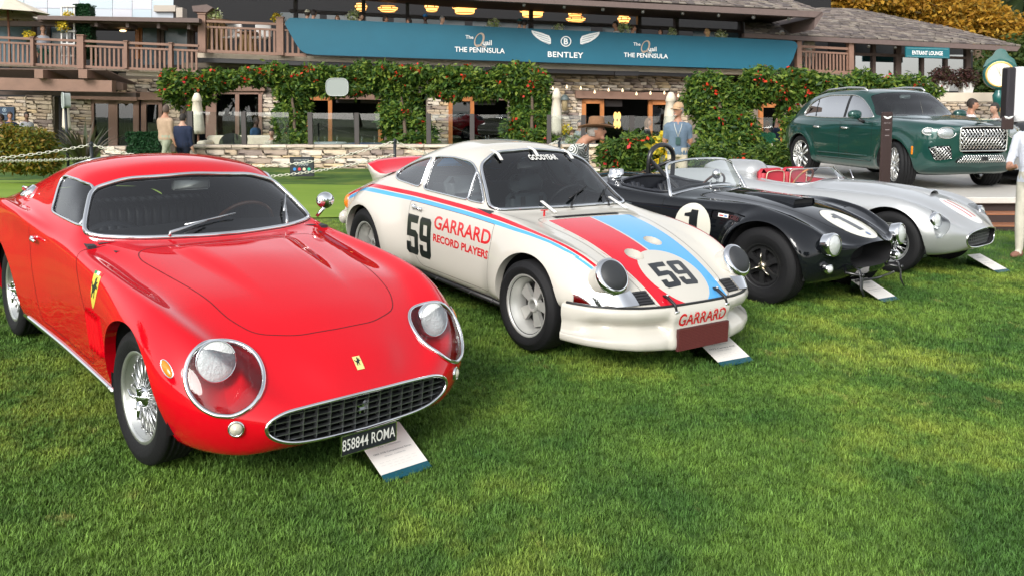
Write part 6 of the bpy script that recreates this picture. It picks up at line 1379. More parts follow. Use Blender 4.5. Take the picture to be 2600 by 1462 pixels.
 for y in np.arange(-.36, .37, .045):
  zz = np.arange(.3, .54, .006); zz = zz[sdm(np.stack([zz * 0 + y, zz], 1)) < 0]
  if len(zz) > 2: gr.bar((.615 - .25 * y * y, y, zz[0]), (.615 - .25 * y * y, y, zz[-1]), .004, .012, up=(1, 0, 0))
 for z in np.arange(.34, .52, .036):
  ys = np.linspace(-.4, .4, 60); ys = ys[sdm(np.stack([ys, ys * 0 + z], 1)) < 0]
  if len(ys) > 3:
   P = [(.618 - .25 * y * y, y, z) for y in np.linspace(ys[0], ys[-1], 10)]
   for a, b in zip(P, P[1:]): gr.bar(a, b, .012, .004)
 gr.out('grille', pm('grille_grey', (.25, .26, .27), .4, .8), car)
 bv = s.bvh([0, 3, 4, 5])
 for q, lab in ((1, 4), (-1, 5)):
  h = empty('headlight', None, None); h.parent = car; V, N, T = s.sub([lab], .001); ob('lamp_cover', V, T, LENS, h, N, None, True); lp = s.loops([lab])[0]
  P = s.V[lp[:-1]]; k = len(P); c = P.mean(0) + np.array([-.08, 0, -.04]); A = [P - s.N[lp[:-1]] * .003, P * .5 + c * .5 - [.03, 0, .02], P * .1 + c * .9 - [.04, 0, .02]]; MB().add(np.concatenate(A), [[r * k + i, r * k + (i + 1) % k, (r + 1) * k + (i + 1) % k, (r + 1) * k + i] for r in range(2) for i in range(k)]).add(A[-1], [range(k)]).out('lamp_bowl', PT2, h, True)
  lamp(car, (.40, .60 * q, .60), (1, .1 * q, .15), .075, 'lamp_unit', deep=.05).parent = h
 for y in (-.045, .045):
  V, T = poly_tris([[(-.013, -.15), (.013, -.15), (.013, .15), (-.013, .15)]]); decal('bonnet_number', V, T, (.395, y * 1.1, 1.2), (0, 1, 0), (-1, 0, 0), bv, RED_T, car)
 m = MB(); xs = np.linspace(-.55, .10, 12); V = []
 for x in xs:
  t = (x + .55) / .65; h = bv.ray_cast(Vector((x, .07, 1.3)), Vector((0, 0, -1)))[0][2]
  for a in np.linspace(0, math.pi, 9): V.append((x, .07 + .12 * math.cos(a), h - .012 + .058 * t ** .8 * math.sin(a)))
 m.add(V, [[i * 9 + j, i * 9 + j + 1, (i + 1) * 9 + j + 1, (i + 1) * 9 + j] for i in range(11) for j in range(8)]); m.out('bonnet_scoop', PT2, car, True)
 h = bv.ray_cast(Vector((.06, .07, 1.3)), Vector((0, 0, -1)))[0][2]; m = MB(); m.prism([(.10 * math.cos(a), .055 * math.sin(a)) for a in np.linspace(0, math.pi, 10)], .03, f=lambda u, v, w: (.05 - w * .5, .07 + u, h + v * .8)); m.out('scoop_mouth', DARK, car)
 for lp in s.loops([0, 3]):
  P = s.V[lp]
  if lp[0] == lp[-1] and P[:, 2].min() > .7 and np.ptp(P[:, 0]) > .5 and P[:, 0].max() < -.8: trim(s, lp, .010, .002, step=.03).out('cockpit_edge', PT2, car, True); flange(s, lp, (0, 0, -.12)).out('cockpit_lining', pm('red_leather', (.42, .02, .035), .45, bump=.15, bscale=120), car, True)
 RL = pm('red_leather', (.42, .02, .035), .45)
 c = MB(); c.box((-1.85, -.58, .22), (-.95, .58, .30)); c.box((-1.88, -.56, .3), (-1.84, .56, .80)); c.box((-1.0, -.55, .3), (-.96, .55, .74)); [c.box((-1.8, .57 * q - .02, .3), (-1.0, .57 * q + .02, .72)) for q in (1, -1)]; c.out('cockpit_tub', RL, car)
 for q in (1, -1):
  st = empty('seat', None, None); st.parent = car; MB().box((-1.80, .27 * q - .235, .42), (-1.66, .27 * q + .235, .925), bev=.05).out('backrest', RL, st, True); MB().box((-1.70, .27 * q - .23, .36), (-1.25, .27 * q + .23, .50), bev=.05).out('cushion', RL, st, True)
  MB().tube(smooth_loop(resample([(-1.655, .27 * q + y, z) for y, z in ((-.2, .48), (.2, .48), (.2, .89), (0, .905), (-.2, .89))], .03, True), True, 3), .007, 6, True).out('piping', pm('cream_piping', (.6, .5, .36), .6), st, True)
 wheel_rim(car, -1.30, .80, .185, -.27, pm('pale_wood', (.45, .20, .09), .35))
 nb = 21; yb = np.linspace(-1, 1, nb); bot = np.array([(-.93 - .30 * y * y, .54 * y, .858 - .05 * y * y) for y in yb]); top = np.array([(-1.10 - .28 * y * y, .50 * y, 0.985 - .03 * y * y) for y in yb])
 ob('windscreen', np.concatenate([bot, top]), [[i, i + 1, nb + i + 1, nb + i] for i in range(nb - 1)], glass('perspex', (.84, .86, .86), 1.0, .07), car, None, None, True)
 m = MB(); m.tube(top, .005, 6); m.out('windscreen_edge', CHR, car, True)
 m = MB(); V, F = ellipsoid(24, 14); V = V * [.42, .21, .16]; V[:, 0] = np.where(V[:, 0] < 0, V[:, 0] * 1.8, V[:, 0] * .35); m.add(V + [-1.95, -.27, .85], F); m.out('headrest_fairing', PT2, car, True)
 m = MB(); [m.tube([(-.90, y, .87), (-1.0, y + .1, .96)], .006, 6) for y in (-.15, .2)]; m.out('wipers', CHR, car, True)
 def wheel(x, q, steer=0):
  e = empty('wheel', None, None); e.parent = car; e.location = (x, .655 * q, .322); e.rotation_euler = (0, 0, math.pi * (q > 0) + steer); tyre(e, .325, .205, .17, groove=5); rim_barrel(e, .208, .155, SILV); sp = MB()
  for r2 in range(2):
   for i in range(24):
    a = 2 * math.pi * (i + .5 * r2) / 24; b = a + (.3 if i % 2 else -.3); sp.tube([(.05 * math.sin(b), (-.06, .02)[r2], .05 * math.cos(b)), (.175 * math.sin(a), (-.02, .03)[r2], .175 * math.cos(a))], .004, 5)
  sp.out('spokes', ALU, e, True); h = MB(); h.lathe([(0, -.08), (.03, -.075), (.045, -.05), (.05, .05)], 20, 'y'); [h.tube([(0, -.07, 0), (.08 * math.sin(a), -.08, .08 * math.cos(a))], [.014, .008], 6) for a in (.3, 3.44)]; h.out('knock_off_hub', CHR, e, True)
 for q in (1, -1): wheel(0, q); wheel(-2.4, q)
 return car
# ================================================================ green luxury SUV on the stage
def green_suv():
 car = empty('green_suv', 'metallic dark green luxury SUV with silver mesh grille standing on the white stage', 'SUV', mat=place_car('ben'))
 c = (.005, .056, .046); PT = pm('green_paint', c, .3, .35, coat=1, inside=(.02, .02, .02)); PT2 = pm('green_paint_trim', c, .3, .35, coat=1); SIL = pm('satin_silver', (.72, .72, .70), .25, 1)
 L = [
     [(-4.10, 0, .45), (-3.8, 0, .30), (-3, 0, .24), (.3, 0, .24), (.75, 0, .28), (.88, 0, .40), (.905, 0, .60)],
     [(-4.12, .60, .45), (-3.8, .74, .31), (-3, .80, .25), (.2, .80, .25), (.6, .72, .28), (.80, .52, .38), (.88, .34, .52), (.902, .25, .60)],
     [(-4.15, .80, .50), (-3.8, .90, .38), (-3, .935, .32), (-.5, .935, .32), (.25, .93, .34), (.55, .87, .38), (.74, .72, .44), (.84, .54, .53), (.885, .40, .62)],
     [(-4.2, .86, .64), (-3.8, .955, .52), (-3, .985, .46), (-1.5, .965, .44), (-.4, .975, .46), (.2, .975, .50), (.5, .935, .55), (.7, .82, .60), (.82, .62, .67), (.88, .43, .72)],
     [(-4.23, .87, .80), (-3.8, .965, .75), (-3, .995, .74), (-1.5, .970, .70), (-.4, .985, .72), (.2, .985, .75), (.5, .945, .78), (.7, .84, .80), (.83, .62, .82), (.88, .435, .82)],
     [(-4.23, .85, .95), (-3.8, .95, .98), (-3, .985, .99), (-1.5, .960, .92), (-.4, .975, .93), (.2, .965, .945), (.5, .92, .945), (.68, .82, .94), (.82, .60, .925), (.88, .435, .90)],
     [(-4.2, .80, 1.04), (-3.8, .89, 1.09), (-3, .93, 1.10), (-1.5, .935, 1.07), (-.6, .935, 1.055), (0, .92, 1.05), (.35, .87, 1.035), (.6, .76, 1.015), (.78, .57, .985), (.876, .425, .955)],
     [(-4.15, .76, 1.10), (-3.8, .83, 1.15), (-3, .875, 1.16), (-1.5, .89, 1.12), (-.8, .88, 1.105), (-.3, .83, 1.10), (.2, .74, 1.075), (.5, .64, 1.045), (.74, .49, 1.005), (.88, .36, .975)],
     [(-4.0, .62, 1.36), (-3.75, .64, 1.46), (-3.3, .665, 1.575), (-2.6, .69, 1.635), (-1.8, .69, 1.645), (-1.35, .675, 1.595), (-1.1, .70, 1.46), (-.62, .79, 1.15), (-.52, .77, 1.115), (-.3, .66, 1.11), (.2, .54, 1.085), (.5, .45, 1.055), (.76, .33, 1.01), (.89, .25, .985)],
     [(-3.98, .36, 1.44), (-3.75, .38, 1.53), (-3.3, .40, 1.645), (-2.6, .42, 1.70), (-1.8, .42, 1.708), (-1.28, .42, 1.64), (-1.0, .44, 1.46), (-.50, .46, 1.15), (-.40, .45, 1.125), (.2, .34, 1.095), (.5, .28, 1.065), (.78, .2, 1.02), (.9, .14, .992)],
     [(-3.97, 0, 1.46), (-3.75, 0, 1.55), (-3.3, 0, 1.665), (-2.6, 0, 1.715), (-1.8, 0, 1.722), (-1.25, 0, 1.655), (-.97, 0, 1.475), (-.46, 0, 1.15), (-.36, 0, 1.13), (.2, 0, 1.105), (.5, 0, 1.075), (.8, 0, 1.025), (.905, 0, .995)]]
 def fx(p):
  x, y, z = p
  if x < -1.2: x = -1.2 + (x + 1.2) * .84
  if z > 1.13 and -1.9 < x < -.2: x += .10
  z += .085 * min(1, max(0, (z - .55) / .3)) * float(sst(-.9, -.4, np.float64(x))); return (x, y, z)
 L = [sorted(map(fx, l)) for l in L]
 g = body_grid(L, -3.2, .1, 150, 7, su=2, sv=2); X, Z, sg_ = g[..., 0].copy(), g[..., 2].copy(), np.sign(g[..., 1])
 for x0 in (0, -2.995):
  r = np.hypot(X - x0, Z - .39); g[..., 1] += np.where(np.abs(g[..., 1]) > .6, sg_ * .022 * (1 - sst(.47, .58, r)) * sst(.2, .35, Z), 0)
 s = Surf(g)
 for x0 in (0, -2.995): s.cut(lambda V: np.hypot(V[:, 0] - x0, V[:, 2] - .39) - .445, 9, [0], lambda c, n: (np.abs(c[:, 1]) > .6) & (c[:, 2] < 1.0))
 ws = [(.80, 1.215), (.74, 1.36), (.66, 1.58), (.42, 1.632), (0, 1.646)]; s.cut(sdyz(ws + [(-y, z) for y, z in ws[-2::-1]] + [(-.5, 1.215), (0, 1.22), (.5, 1.215)], .05), 1, [0], lambda c, n: (c[:, 0] > -1.6) & (c[:, 0] < -.3))
 for q in (1, -1):
  s.cut(sdxz([(-.78, 1.175), (-1.02, 1.37), (-1.25, 1.515), (-1.5, 1.592), (-2.3, 1.605), (-2.7, 1.555), (-2.98, 1.44), (-3.13, 1.26), (-3.06, 1.19), (-2.2, 1.165)], [.02, .08, .08, .1, .1, .1, .1, .05, .04, .1]), 2, [0], lambda c, n: (c[:, 1] * q > .5) & (c[:, 2] > 1.1))
  for k, (x0, x1) in enumerate(((-.62, -1.62), (-1.63, -2.52))):
   d = [(x0, .40), (x0 - .02, 1.10), (x1, 1.12), (x1, .75), (x1 + (.32 if k else 0), .40)]; s.cut(sdxz(d, .06), 10 + k * 2 + (q > 0), [0], lambda c, n: c[:, 1] * q > .8)
 s.cut(lambda V: np.abs(V[:, 0] + 1.64) - .035, 3, [2]); s.cut(lambda V: np.abs(V[:, 0] + 2.62 + (V[:, 2] - 1.2) * .25) - .02, 14, [2]); s.cut(lambda V: np.abs(V[:, 0] + .96) - .012, 15, [2])
 hood = [(.86, 0), (.82, .40), (.68, .58), (.3, .74), (-.45, .80), (-.42, 0)]; s.cut(sdxy(hood + [(x, -y) for x, y in hood[-2:0:-1]], .05), 8, [0], lambda c, n: (n[:, 2] > .3) & (c[:, 2] > .9))
 for q in (1, -1):   # lower side intakes and lamps
  s.cut(sdyz([(.52 * q, .52), (.76 * q, .50), (.86 * q, .73), (.56 * q, .75)], .03), 5, [0], lambda c, n: (c[:, 0] > .3) & (n[:, 0] > .1))
 s.cut(sdyz([(-.50, .465), (.50, .465), (.36, .60), (-.36, .60)], .02), 6, [0], lambda c, n: (c[:, 0] > .5) & (n[:, 0] > .1))
 s.cut(sdyz([(-.86, .30), (.86, .30), (.78, .405), (-.78, .405)], .02), 7, [0], lambda c, n: (c[:, 0] > .3))
 s.drop(9)
 s.part('body_shell', [0], PT, car); s.part('bonnet', [8], PT, car); [s.part('door', [l], PT, car) for l in (10, 11, 12, 13)]
 s.part('windshield', [1], glass('suv_windshield', (.55, .62, .62), 1, .05), car, -.004)
 for q in (1, -1):
  k = Surf(); k.V, k.N, k.T = s.V, s.N, s.T[(s.L == 2) & (s.V[s.T].mean(1)[:, 1] * q > 0)]; k.L = np.full(len(k.T), 2); k.part('side_windows', [2], glass('privacy_glass', (.12, .14, .14), 1, .48), car, -.003)
  for l in (3, 14, 15): k = Surf(); k.V, k.N, k.T = s.V, s.N, s.T[(s.L == l) & (s.V[s.T].mean(1)[:, 1] * q > 0)]; k.L = np.full(len(k.T), l); k.part('window_post', [l], BLK, car)
 s.part('lower_valance', [7], pm('valance_green', (.012, .045, .040), .4, .2), car)
 k = Surf(); k.V, k.N, k.T, k.L = s.V, s.N, s.T[np.isin(s.L, (2, 3, 14, 15))], np.full(np.isin(s.L, (2, 3, 14, 15)).sum(), 2)
 for lp in k.loops([2])[:2]: trim(k, lp, .011, .004).out('window_chrome', SIL, car, True)
 gm = MB()
 for l in ([8], [10], [11], [12], [13]):
  for lp in s.loops(l)[:1]: gap(s, lp, .007, mb=gm)
 gm.out('shut_lines', GAPM, car)
 arch_lips(s, [0, 10, 11, 12, 13], BLK, car, .05); wells(car, ((0, .39, .45, .9), (-2.995, .39, .45, .9)))
 MB().prism([(-.85, .5), (.85, .5), (.86, .95), (.75, 1.12), (.62, 1.36), (0, 1.46), (-.62, 1.36), (-.75, 1.12), (-.86, .95)], .03, f=lambda u, v, w: (-3.53 - .15 * (v < 1.0) - w, u, v)).out('tailgate', PT2, car)
 bv = s.bvh([0, 8, 10, 11, 12, 13])
 # mesh grille
 gr = empty('grille', None, None); gr.parent = car; ring = g[-1]; MB().prism([(y, z) for y, z in [(-.43, .66), (.43, .66), (.43, 1.04), (-.43, 1.04)]], .01, f=lambda u, v, w: (.855 + w, u, v)).out('grille_back', DARK, gr)
 m = MB(); n = 13
 def mesh_fill(m, inside, y0, y1, z0, z1, st, X_, w=.009):
  for sgn in (1, -1):
   for c0 in np.arange(y0 - (z1 - z0) * 1.1, y1 + (z1 - z0) * 1.1, st):
    P = [(c0 + sgn * (z - (z0 + z1) / 2) * .75, z) for z in np.linspace(z0, z1, 24)]; P = [p for p in P if inside(*p)]
    if len(P) > 2: m.tube([(X_(y, z), y, z) for y, z in (P[0], P[len(P) // 2], P[-1])], w, 5)
 mesh_fill(m, lambda y, z: abs(y) < .42 and .67 < z < 1.03, -.42, .42, .67, 1.03, .062, lambda y, z: .885 - .02 * y * y); m.out('grille_mesh', SIL, gr, True)
 MB().tube(smooth_loop(resample([(.895, y, z) for y, z in [(-.43, .66), (.43, .66), (.44, .86), (.43, 1.045), (0, 1.06), (-.43, 1.045), (-.44, .86)]], .02, True), True, 2), .013, 8, True).out('grille_frame', SIL, gr, True)
 m = MB(); hit = lambda y, z: (lambda h: (h[0] if h is not None else .8))(s.bvh_.ray_cast(Vector((1.6, y, z)), Vector((-1, 0, 0)))[0]); s.bvh_ = s.bvh([5, 6])
 for lab, ins, box in ((5, None, None),): pass
 for q in (1, -1):
  e = empty('side_intake', None, None); e.parent = car; k = Surf(); k.V, k.N, k.T = s.V, s.N, s.T[(s.L == 5) & (s.V[s.T].mean(1)[:, 1] * q > 0)]; k.L = np.full(len(k.T), 5); k.part('intake_back', [5], DARK, e, -.02); m = MB(); sdp = poly_sd([(.52 * q, .52), (.76 * q, .50), (.86 * q, .73), (.56 * q, .75)]); mesh_fill(m, lambda y, z: sdp(np.array([[y, z]]))[0] < -.004, *sorted((.50 * q, .87 * q)), .50, .75, .045, lambda y, z: hit(y, z) + .004, .007); m.out('intake_mesh', SIL, e, True)
 e = empty('lower_intake', None, None); e.parent = car; s.part('intake_back', [6], DARK, e, -.02); m = MB(); sdp = poly_sd([(-.50, .465), (.50, .465), (.36, .60), (-.36, .60)]); mesh_fill(m, lambda y, z: sdp(np.array([[y, z]]))[0] < -.004, -.5, .5, .465, .60, .045, lambda y, z: .925 - .16 * y * y, .007); m.out('intake_mesh', SIL, e, True); MB().box((.925, -.06, .50), (.95, .06, .57), bev=.01).out('radar_panel', BLK, e)
 for q in (1, -1):
  for nm, y, z, ry, rz in (('headlight', .62, .955, .135, .088), ('outer_lamp', .845, .975, .09, .058)):
   e = empty(nm, None, None); e.parent = car; h = bv.ray_cast(Vector((1.6, y * q, z)), Vector((-1, 0, 0)))[0]; h = np.array(h) if h is not None else np.array([.7, y * q, z]); ax = np.array([.9, (.25 if nm == 'headlight' else .55) * q, .12]); M = np.array(Vector(ax).to_track_quat('Z', 'Y').to_matrix())
   for pn, pr, mt in (('lens', [(0, .020), (.5, .016), (.85, .006), (.97, -.005)], pm('suv_lamp_lens', (.42, .45, .46), .06, .5, spec=.9, bump=.6, bscale=45)), ('rim', [(.95, -.01), (1.0, .012), (1.1, .008), (1.12, -.02)], SIL)):
    V, F = lathe(pr, 32); V = V * [ry if True else 1, ry, 1]; U = np.array([-ax[1], ax[0], 0]); U /= np.linalg.norm(U); A_ = ax / np.linalg.norm(ax); Wz = np.cross(A_, U); ob(pn, h + np.outer(V[:, 0], U) + np.outer(V[:, 1] * rz / ry, Wz) + np.outer(V[:, 2], A_), F, mt, e, None, None, True)
 # mirrors, handles, rails, strakes, side markers
 for q in (1, -1):
  e = empty('door_mirror', None, None); e.parent = car; V, F = ellipsoid(20, 12); V = np.sign(V) * np.abs(V) ** .8 * [.085, .125, .085]; ob('housing', V + [-.98, 1.09 * q, 1.235], F, PT2, e, None, None, True); MB().tube([(-.93, .93 * q, 1.10), (-.95, .99 * q, 1.13), (-.97, 1.04 * q, 1.18)], [.03, .028, .03], 8).out('stalk', BLK, e, True)
  for x in (-1.48, -2.38):
   h = bv.ray_cast(Vector((x, 1.4 * q, .985)), Vector((0, -q, 0)))[0]; y = h[1]; MB().tube([(x - .10, y + .008 * q, .985), (x - .06, y + .03 * q, .987), (x + .06, y + .03 * q, .985), (x + .10, y + .008 * q, .982)], [.016, .019, .019, .016], 8).out('door_handle', SIL, car, True)
  MB().tube([(-1.32, .60 * q, 1.67), (-1.42, .605 * q, 1.722), (-1.9, .61 * q, 1.742), (-2.6, .59 * q, 1.71), (-3.0, .57 * q, 1.625)], [.012, .022, .022, .022, .012], 8).out('roof_rail', SIL, car, True)
  m = MB()
  for z, x0, x1 in ((.50, -.75, -2.3), (.42, -.66, -2.35)):
   P = [];
   for x in np.linspace(x0, x1, 14): h = bv.ray_cast(Vector((x, 1.5 * q, z)), Vector((0, -q, 0)))[0]; P.append((x, (h[1] if h is not None else .95 * q) + .006 * q, z))
   m.tube(P, .017, 6, flat=.6)
  m.out('side_strakes', PT2, car, True)
  h = bv.find_nearest(Vector((.46, 1.0 * q, .66)))[0]; MB().box((h[0] - .015, h[1] - .012, h[2] - .07), (h[0] + .015, h[1] + .012, h[2] + .07), bev=.006).out('side_marker', pm('amber_lens', (.75, .22, .01), .12), car)
 m = MB(); [m.bar((.80, 0, 1.115), (.82, .10 * q, 1.125), .04, .012) for q in (1, -1)]; m.out('wing_badge', SIL, car)
 MB().bar((.915, 0, .92), (.905, 0, 1.0), .02, .02).out('grille_emblem', SIL, car)
 cb = MB(); cb.box((-3.3, -.85, .3), (-.5, .85, .4)); cb.box((-.75, -.82, .4), (-.6, .82, 1.08)); cb.box((-3.3, -.8, .4), (-3.2, .8, 1.1)); cb.out('cabin_tub', pm('suv_cabin', (.03, .03, .032), .7), car)
 for q in (1, -1):
  st = MB(); st.box((-1.85, .38 * q - .25, .6), (-1.65, .38 * q + .25, 1.22), bev=.06); st.box((-1.85, .38 * q - .15, 1.2), (-1.72, .38 * q + .15, 1.45), bev=.05); st.out('seat', pm('suv_seat', (.22, .22, .20), .5), car, True)
 m = MB(); m.box((-1.10, -.11, 1.525), (-1.06, .11, 1.595), bev=.015); m.out('interior_mirror', pm('suv_mirror', (.2, .22, .22), .2), car, True)
 SW = pm('bright_alloy', (.78, .78, .76), .25, .9)
 for x, hz in ((0, .395), (-2.995, .395)):
  for q in (1, -1):
   e = empty('wheel', None, None); e.parent = car; e.location = (x, .835 * q, hz); e.rotation_euler = (0, 0, math.pi * (q > 0) + (-.30 if x == 0 else 0)); tyre(e, .395, .285, .285, groove=4, shoulder=.02); rim_barrel(e, .29, .27, SW); m = MB(); y0 = -.10
   for k in range(10):
    a = 2 * math.pi * k / 10 + (.12 if k % 2 else -.12) * 1.0; b = 2 * math.pi * k / 10 + (-.10 if k % 2 else .10)
    m.tube([(.045 * math.sin(b), y0 - .005, .045 * math.cos(b)), (.16 * math.sin(a * .5 + b * .5), y0 - .012, .16 * math.cos(a * .5 + b * .5)), (.275 * math.sin(a), y0 - .004, .275 * math.cos(a))], [.026, .021, .027], 6, flat=.5, up=(0, 1, 0))
   m.lathe([(0, -.03), (.04, -.028), (.055, -.01), (.06, .03)], 24, 'y', (0, y0, 0)); m.out('spokes', SW, e, True); MB().lathe([(0, .02), (.20, .02)], 24, 'y').out('brake_disc', pm('brake_steel', (.16, .15, .14), .4, .9), e, True)
 return car
red_coupe(); white_racer(); black_roadster(); silver_racer(); green_suv()
# ================================================================ plants
def leaf_mat(name, cols, rough=.5, tr=.35):
 """leaf colour picked per leaf, light passing through"""
 if name in _M: return _M[name]
 m = new_mat(name); n = m.node_tree.nodes; l = m.node_tree.links; b = n['Principled BSDF']; g = n.new('ShaderNodeNewGeometry'); r = n.new('ShaderNodeValToRGB'); e = r.color_ramp.elements
 for i, c in enumerate(cols):
  p = i / (len(cols) - 1)
  if i < 2: e[i].position = p; e[i].color = (*c, 1)
  else: q = e.new(p); q.color = (*c, 1)
 if len(cols) > 2:
  for i, c in enumerate(cols): e[i].position = i / (len(cols) - 1); e[i].color = (*c, 1)
 l.new(g.outputs['Random Per Island'], r.inputs[0]); l.new(r.outputs[0], b.inputs['Base Color']); b.inputs['Roughness'].default_value = rough; b.inputs['Specular IOR Level'].default_value = .35
 t = n.new('ShaderNodeBsdfTranslucent'); l.new(r.outputs[0], t.inputs[0]); mx = n.new('ShaderNodeMixShader'); mx.inputs[0].default_value = tr; l.new(b.outputs[0], mx.inputs[1]); l.new(t.outputs[0], mx.inputs[2]); l.new(mx.outputs[0], n['Material Output'].inputs[0]); _M[name] = m; return m
def leaves(P, size, rs, aspect=.45, droop=.3, up=None):
 """leaf blades (bent, 2 quads) at points P; returns V, F"""
 n = len(P); a = rs.uniform(0, 2 * np.pi, n); el = rs.normal(-droop, .55, n); d = np.stack([np.cos(a) * np.cos(el), np.sin(a) * np.cos(el), np.sin(el)], 1)
 ref = rs.normal(0, 1, (n, 3)) + np.array([0, 0, 1.2]); s = np.cross(d, ref); s /= np.linalg.norm(s, axis=1)[:, None] + 1e-9; nn = np.cross(s, d); L = (size * rs.uniform(.6, 1.35, n))[:, None]; w = L * aspect
 V = np.stack([P, P + d * L * .5 + s * w * .5 - nn * L * .04, P + d * L * .5 + nn * L * .05, P + d * L * .5 - s * w * .5 - nn * L * .04, P + d * L - nn * L * .08], 1).reshape(-1, 3); i = np.arange(n)[:, None] * 5
 return V, np.concatenate([i + np.array([0, 1, 2]), i + np.array([0, 2, 3]), i + np.array([1, 4, 2]), i + np.array([2, 4, 3])])
def blob_points(blobs, n, rs, shell=.75, jit=.12):
 """points spread through ellipsoids (centre, radii), denser near the surface, with ragged clumps"""
 vol = np.array([b[1][0] * b[1][1] + b[1][0] * b[1][2] + b[1][1] * b[1][2] for b in blobs]); k = rs.choice(len(blobs), n, p=vol / vol.sum()); c = np.array([b[0] for b in blobs])[k]; r = np.array([b[1] for b in blobs])[k]
 d = rs.normal(0, 1, (n, 3)); d /= np.linalg.norm(d, axis=1)[:, None]; t = np.where(rs.random(n) < shell, 1 - np.abs(rs.normal(0, .12, n)), rs.random(n) ** .4); P = c + d * r * t[:, None]
 return P + rs.normal(0, jit, (n, 3)) * r.min(1)[:, None]
VINE = leaf_mat('vine_leaf', [(.022, .060, .014), (.050, .115, .018), (.11, .19, .024), (.24, .31, .045)]); REDF = leaf_mat('red_trumpet', [(.62, .03, .015), (.75, .07, .02), (.55, .02, .04)], .5, .3); WOOD = pm('vine_wood', (.10, .07, .045), .9, bump=.6, bscale=40)
def child(V, F_, name, mat, e, kind=None, smooth=True):
 o = ob(name, np.asarray(V) - np.array(e.location), F_, mat, e, None, None, smooth)
 if kind: o['kind'] = kind
 return o
def vine(label, blobs, n, stems, flowers, seed, size=.17, name='flowering_vine', mat=VINE, group=None, yellow=0):
 rs = np.random.default_rng(seed); c = np.array(blobs[0][0]); e = empty(name, label, 'vine', (c[0], c[1], min(b[0][2] - b[1][2] for b in blobs)), group=group)
 P = blob_points(blobs, n, rs); V, T = leaves(P, size, rs); child(V, T, 'foliage', mat, e, 'stuff')
 if stems:
  m = MB()
  for a, b, r in stems:
   a, b = np.array(a, float), np.array(b, float); k = 7; Q = [a + (b - a) * t + rs.normal(0, .05, 3) * (0 < t < 1) for t in np.linspace(0, 1, k)]; m.tube(np.array(Q) - np.array(e.location), np.linspace(r, r * .6, k), 6)
  m.out('stem', WOOD, e, True)
 if flowers:
  Q = blob_points(blobs, flowers * 30, rs, 1.0, .04); Q = Q[Q[:, 1] < np.median(Q[:, 1])]; Q = Q[rs.permutation(len(Q))[:flowers]]; Vs = []
  Q = np.repeat(Q, 4, 0) + rs.normal(0, .04, (len(Q) * 4, 3)); Q[:, 1] -= .10
  V, T = leaves(Q, .10, rs, .7, 0); child(V, T, 'flowers', REDF, e, 'stuff')
 return e
def bl(px, py, rx, ry, Y, dp=.45):
 """ellipsoid seen at photo pixel (px,py) with pixel radii at depth Y"""
 s = Y / FPX; return (tuple(at(px, py, Y)), (rx * s, dp, ry * s))
_r = np.random.default_rng(3)
def band(x0, y0, x1, y1, ry, Y, n): return [bl(x0 + (x1 - x0) * t + _r.normal(0, 4), y0 + (y1 - y0) * t + _r.normal(0, 5), (x1 - x0) / n * .9, ry * _r.uniform(.8, 1.2), Y, .55) for t in np.linspace(0, 1, n)]
YV = 25.5
vine('green trumpet vine draped over the left part of the pergola, red flowers at its tip', band(425, 215, 700, 188, 24, YV, 10) + band(440, 235, 560, 212, 16, YV, 4) + [bl(500, 262, 12, 18, YV), bl(520, 250, 22, 14, YV), bl(450, 250, 14, 22, YV)], 7500, [(at(470, 300, YV), at(470, 200, YV), .05)], 30, 1, group='vines on the clubhouse front')
vine('leafy vine column left of the orange door, wider at its middle', [bl(745, 225, 48, 34, YV), bl(748, 275, 40, 36, YV), bl(738, 325, 36, 36, YV - 1), bl(745, 365, 44, 26, YV - 2), bl(752, 390, 44, 18, YV - 3), bl(720, 300, 22, 30, YV - 1)], 8000, [(at(750, 425, YV - 3), at(745, 230, YV), .06)], 10, 2, group='vines on the clubhouse front')
vine('trumpet vine band with red flowers along the middle of the clubhouse front', band(700, 190, 1040, 192, 24, YV, 12) + band(800, 218, 1000, 222, 16, YV, 5), 8500, None, 32, 3, group='vines on the clubhouse front')
vine('broad leafy vine column between the two dark doorways', [bl(1010, 225, 52, 36, YV), bl(1020, 275, 52, 40, YV), bl(1030, 325, 58, 40, YV - 1), bl(1045, 370, 62, 30, YV - 2), bl(1000, 300, 40, 36, YV - 1), bl(1075, 345, 34, 30, YV - 1)], 9500, [(at(1040, 420, YV - 3), at(1020, 230, YV), .06), (at(1070, 420, YV - 3), at(1040, 260, YV), .04)], 12, 4, group='vines on the clubhouse front')
vine('trumpet vine band with scattered red flowers over the middle doorway', band(1050, 195, 1370, 200, 26, YV, 11) + band(1100, 228, 1330, 232, 18, YV, 6), 8000, None, 34, 5, group='vines on the clubhouse front')
vine('thick vine column right of the middle doorway', [bl(1340, 230, 52, 38, YV), bl(1350, 275, 52, 40, YV), bl(1345, 320, 50, 38, YV - 1), bl(1360, 355, 50, 26, YV - 2), bl(1395, 290, 24, 34, YV), bl(1300, 330, 26, 26, YV - 1)], 9000, [(at(1360, 400, YV - 3), at(1350, 230, YV), .06)], 22, 6, group='vines on the clubhouse front')
vine('large vine mass right of the man in the cap', [bl(1800, 225, 58, 40, 23), bl(1830, 275, 74, 46, 23), bl(1850, 325, 78, 46, 22), bl(1860, 375, 90, 38, 21.5), bl(1770, 255, 34, 30, 23), bl(1900, 240, 50, 30, 23)], 12000, [(at(1850, 430, 21.5), at(1820, 220, 23), .07)], 22, 7, group='vines on the clubhouse front')
vine('trumpet vine band with red flowers behind the green SUV', band(1900, 200, 2350, 222, 26, 23, 14) + band(1960, 232, 2150, 245, 22, 23, 7) + [bl(2000, 280, 26, 40, 23), bl(2010, 330, 20, 40, 22)], 9500, None, 60, 8, group='vines on the clubhouse front')
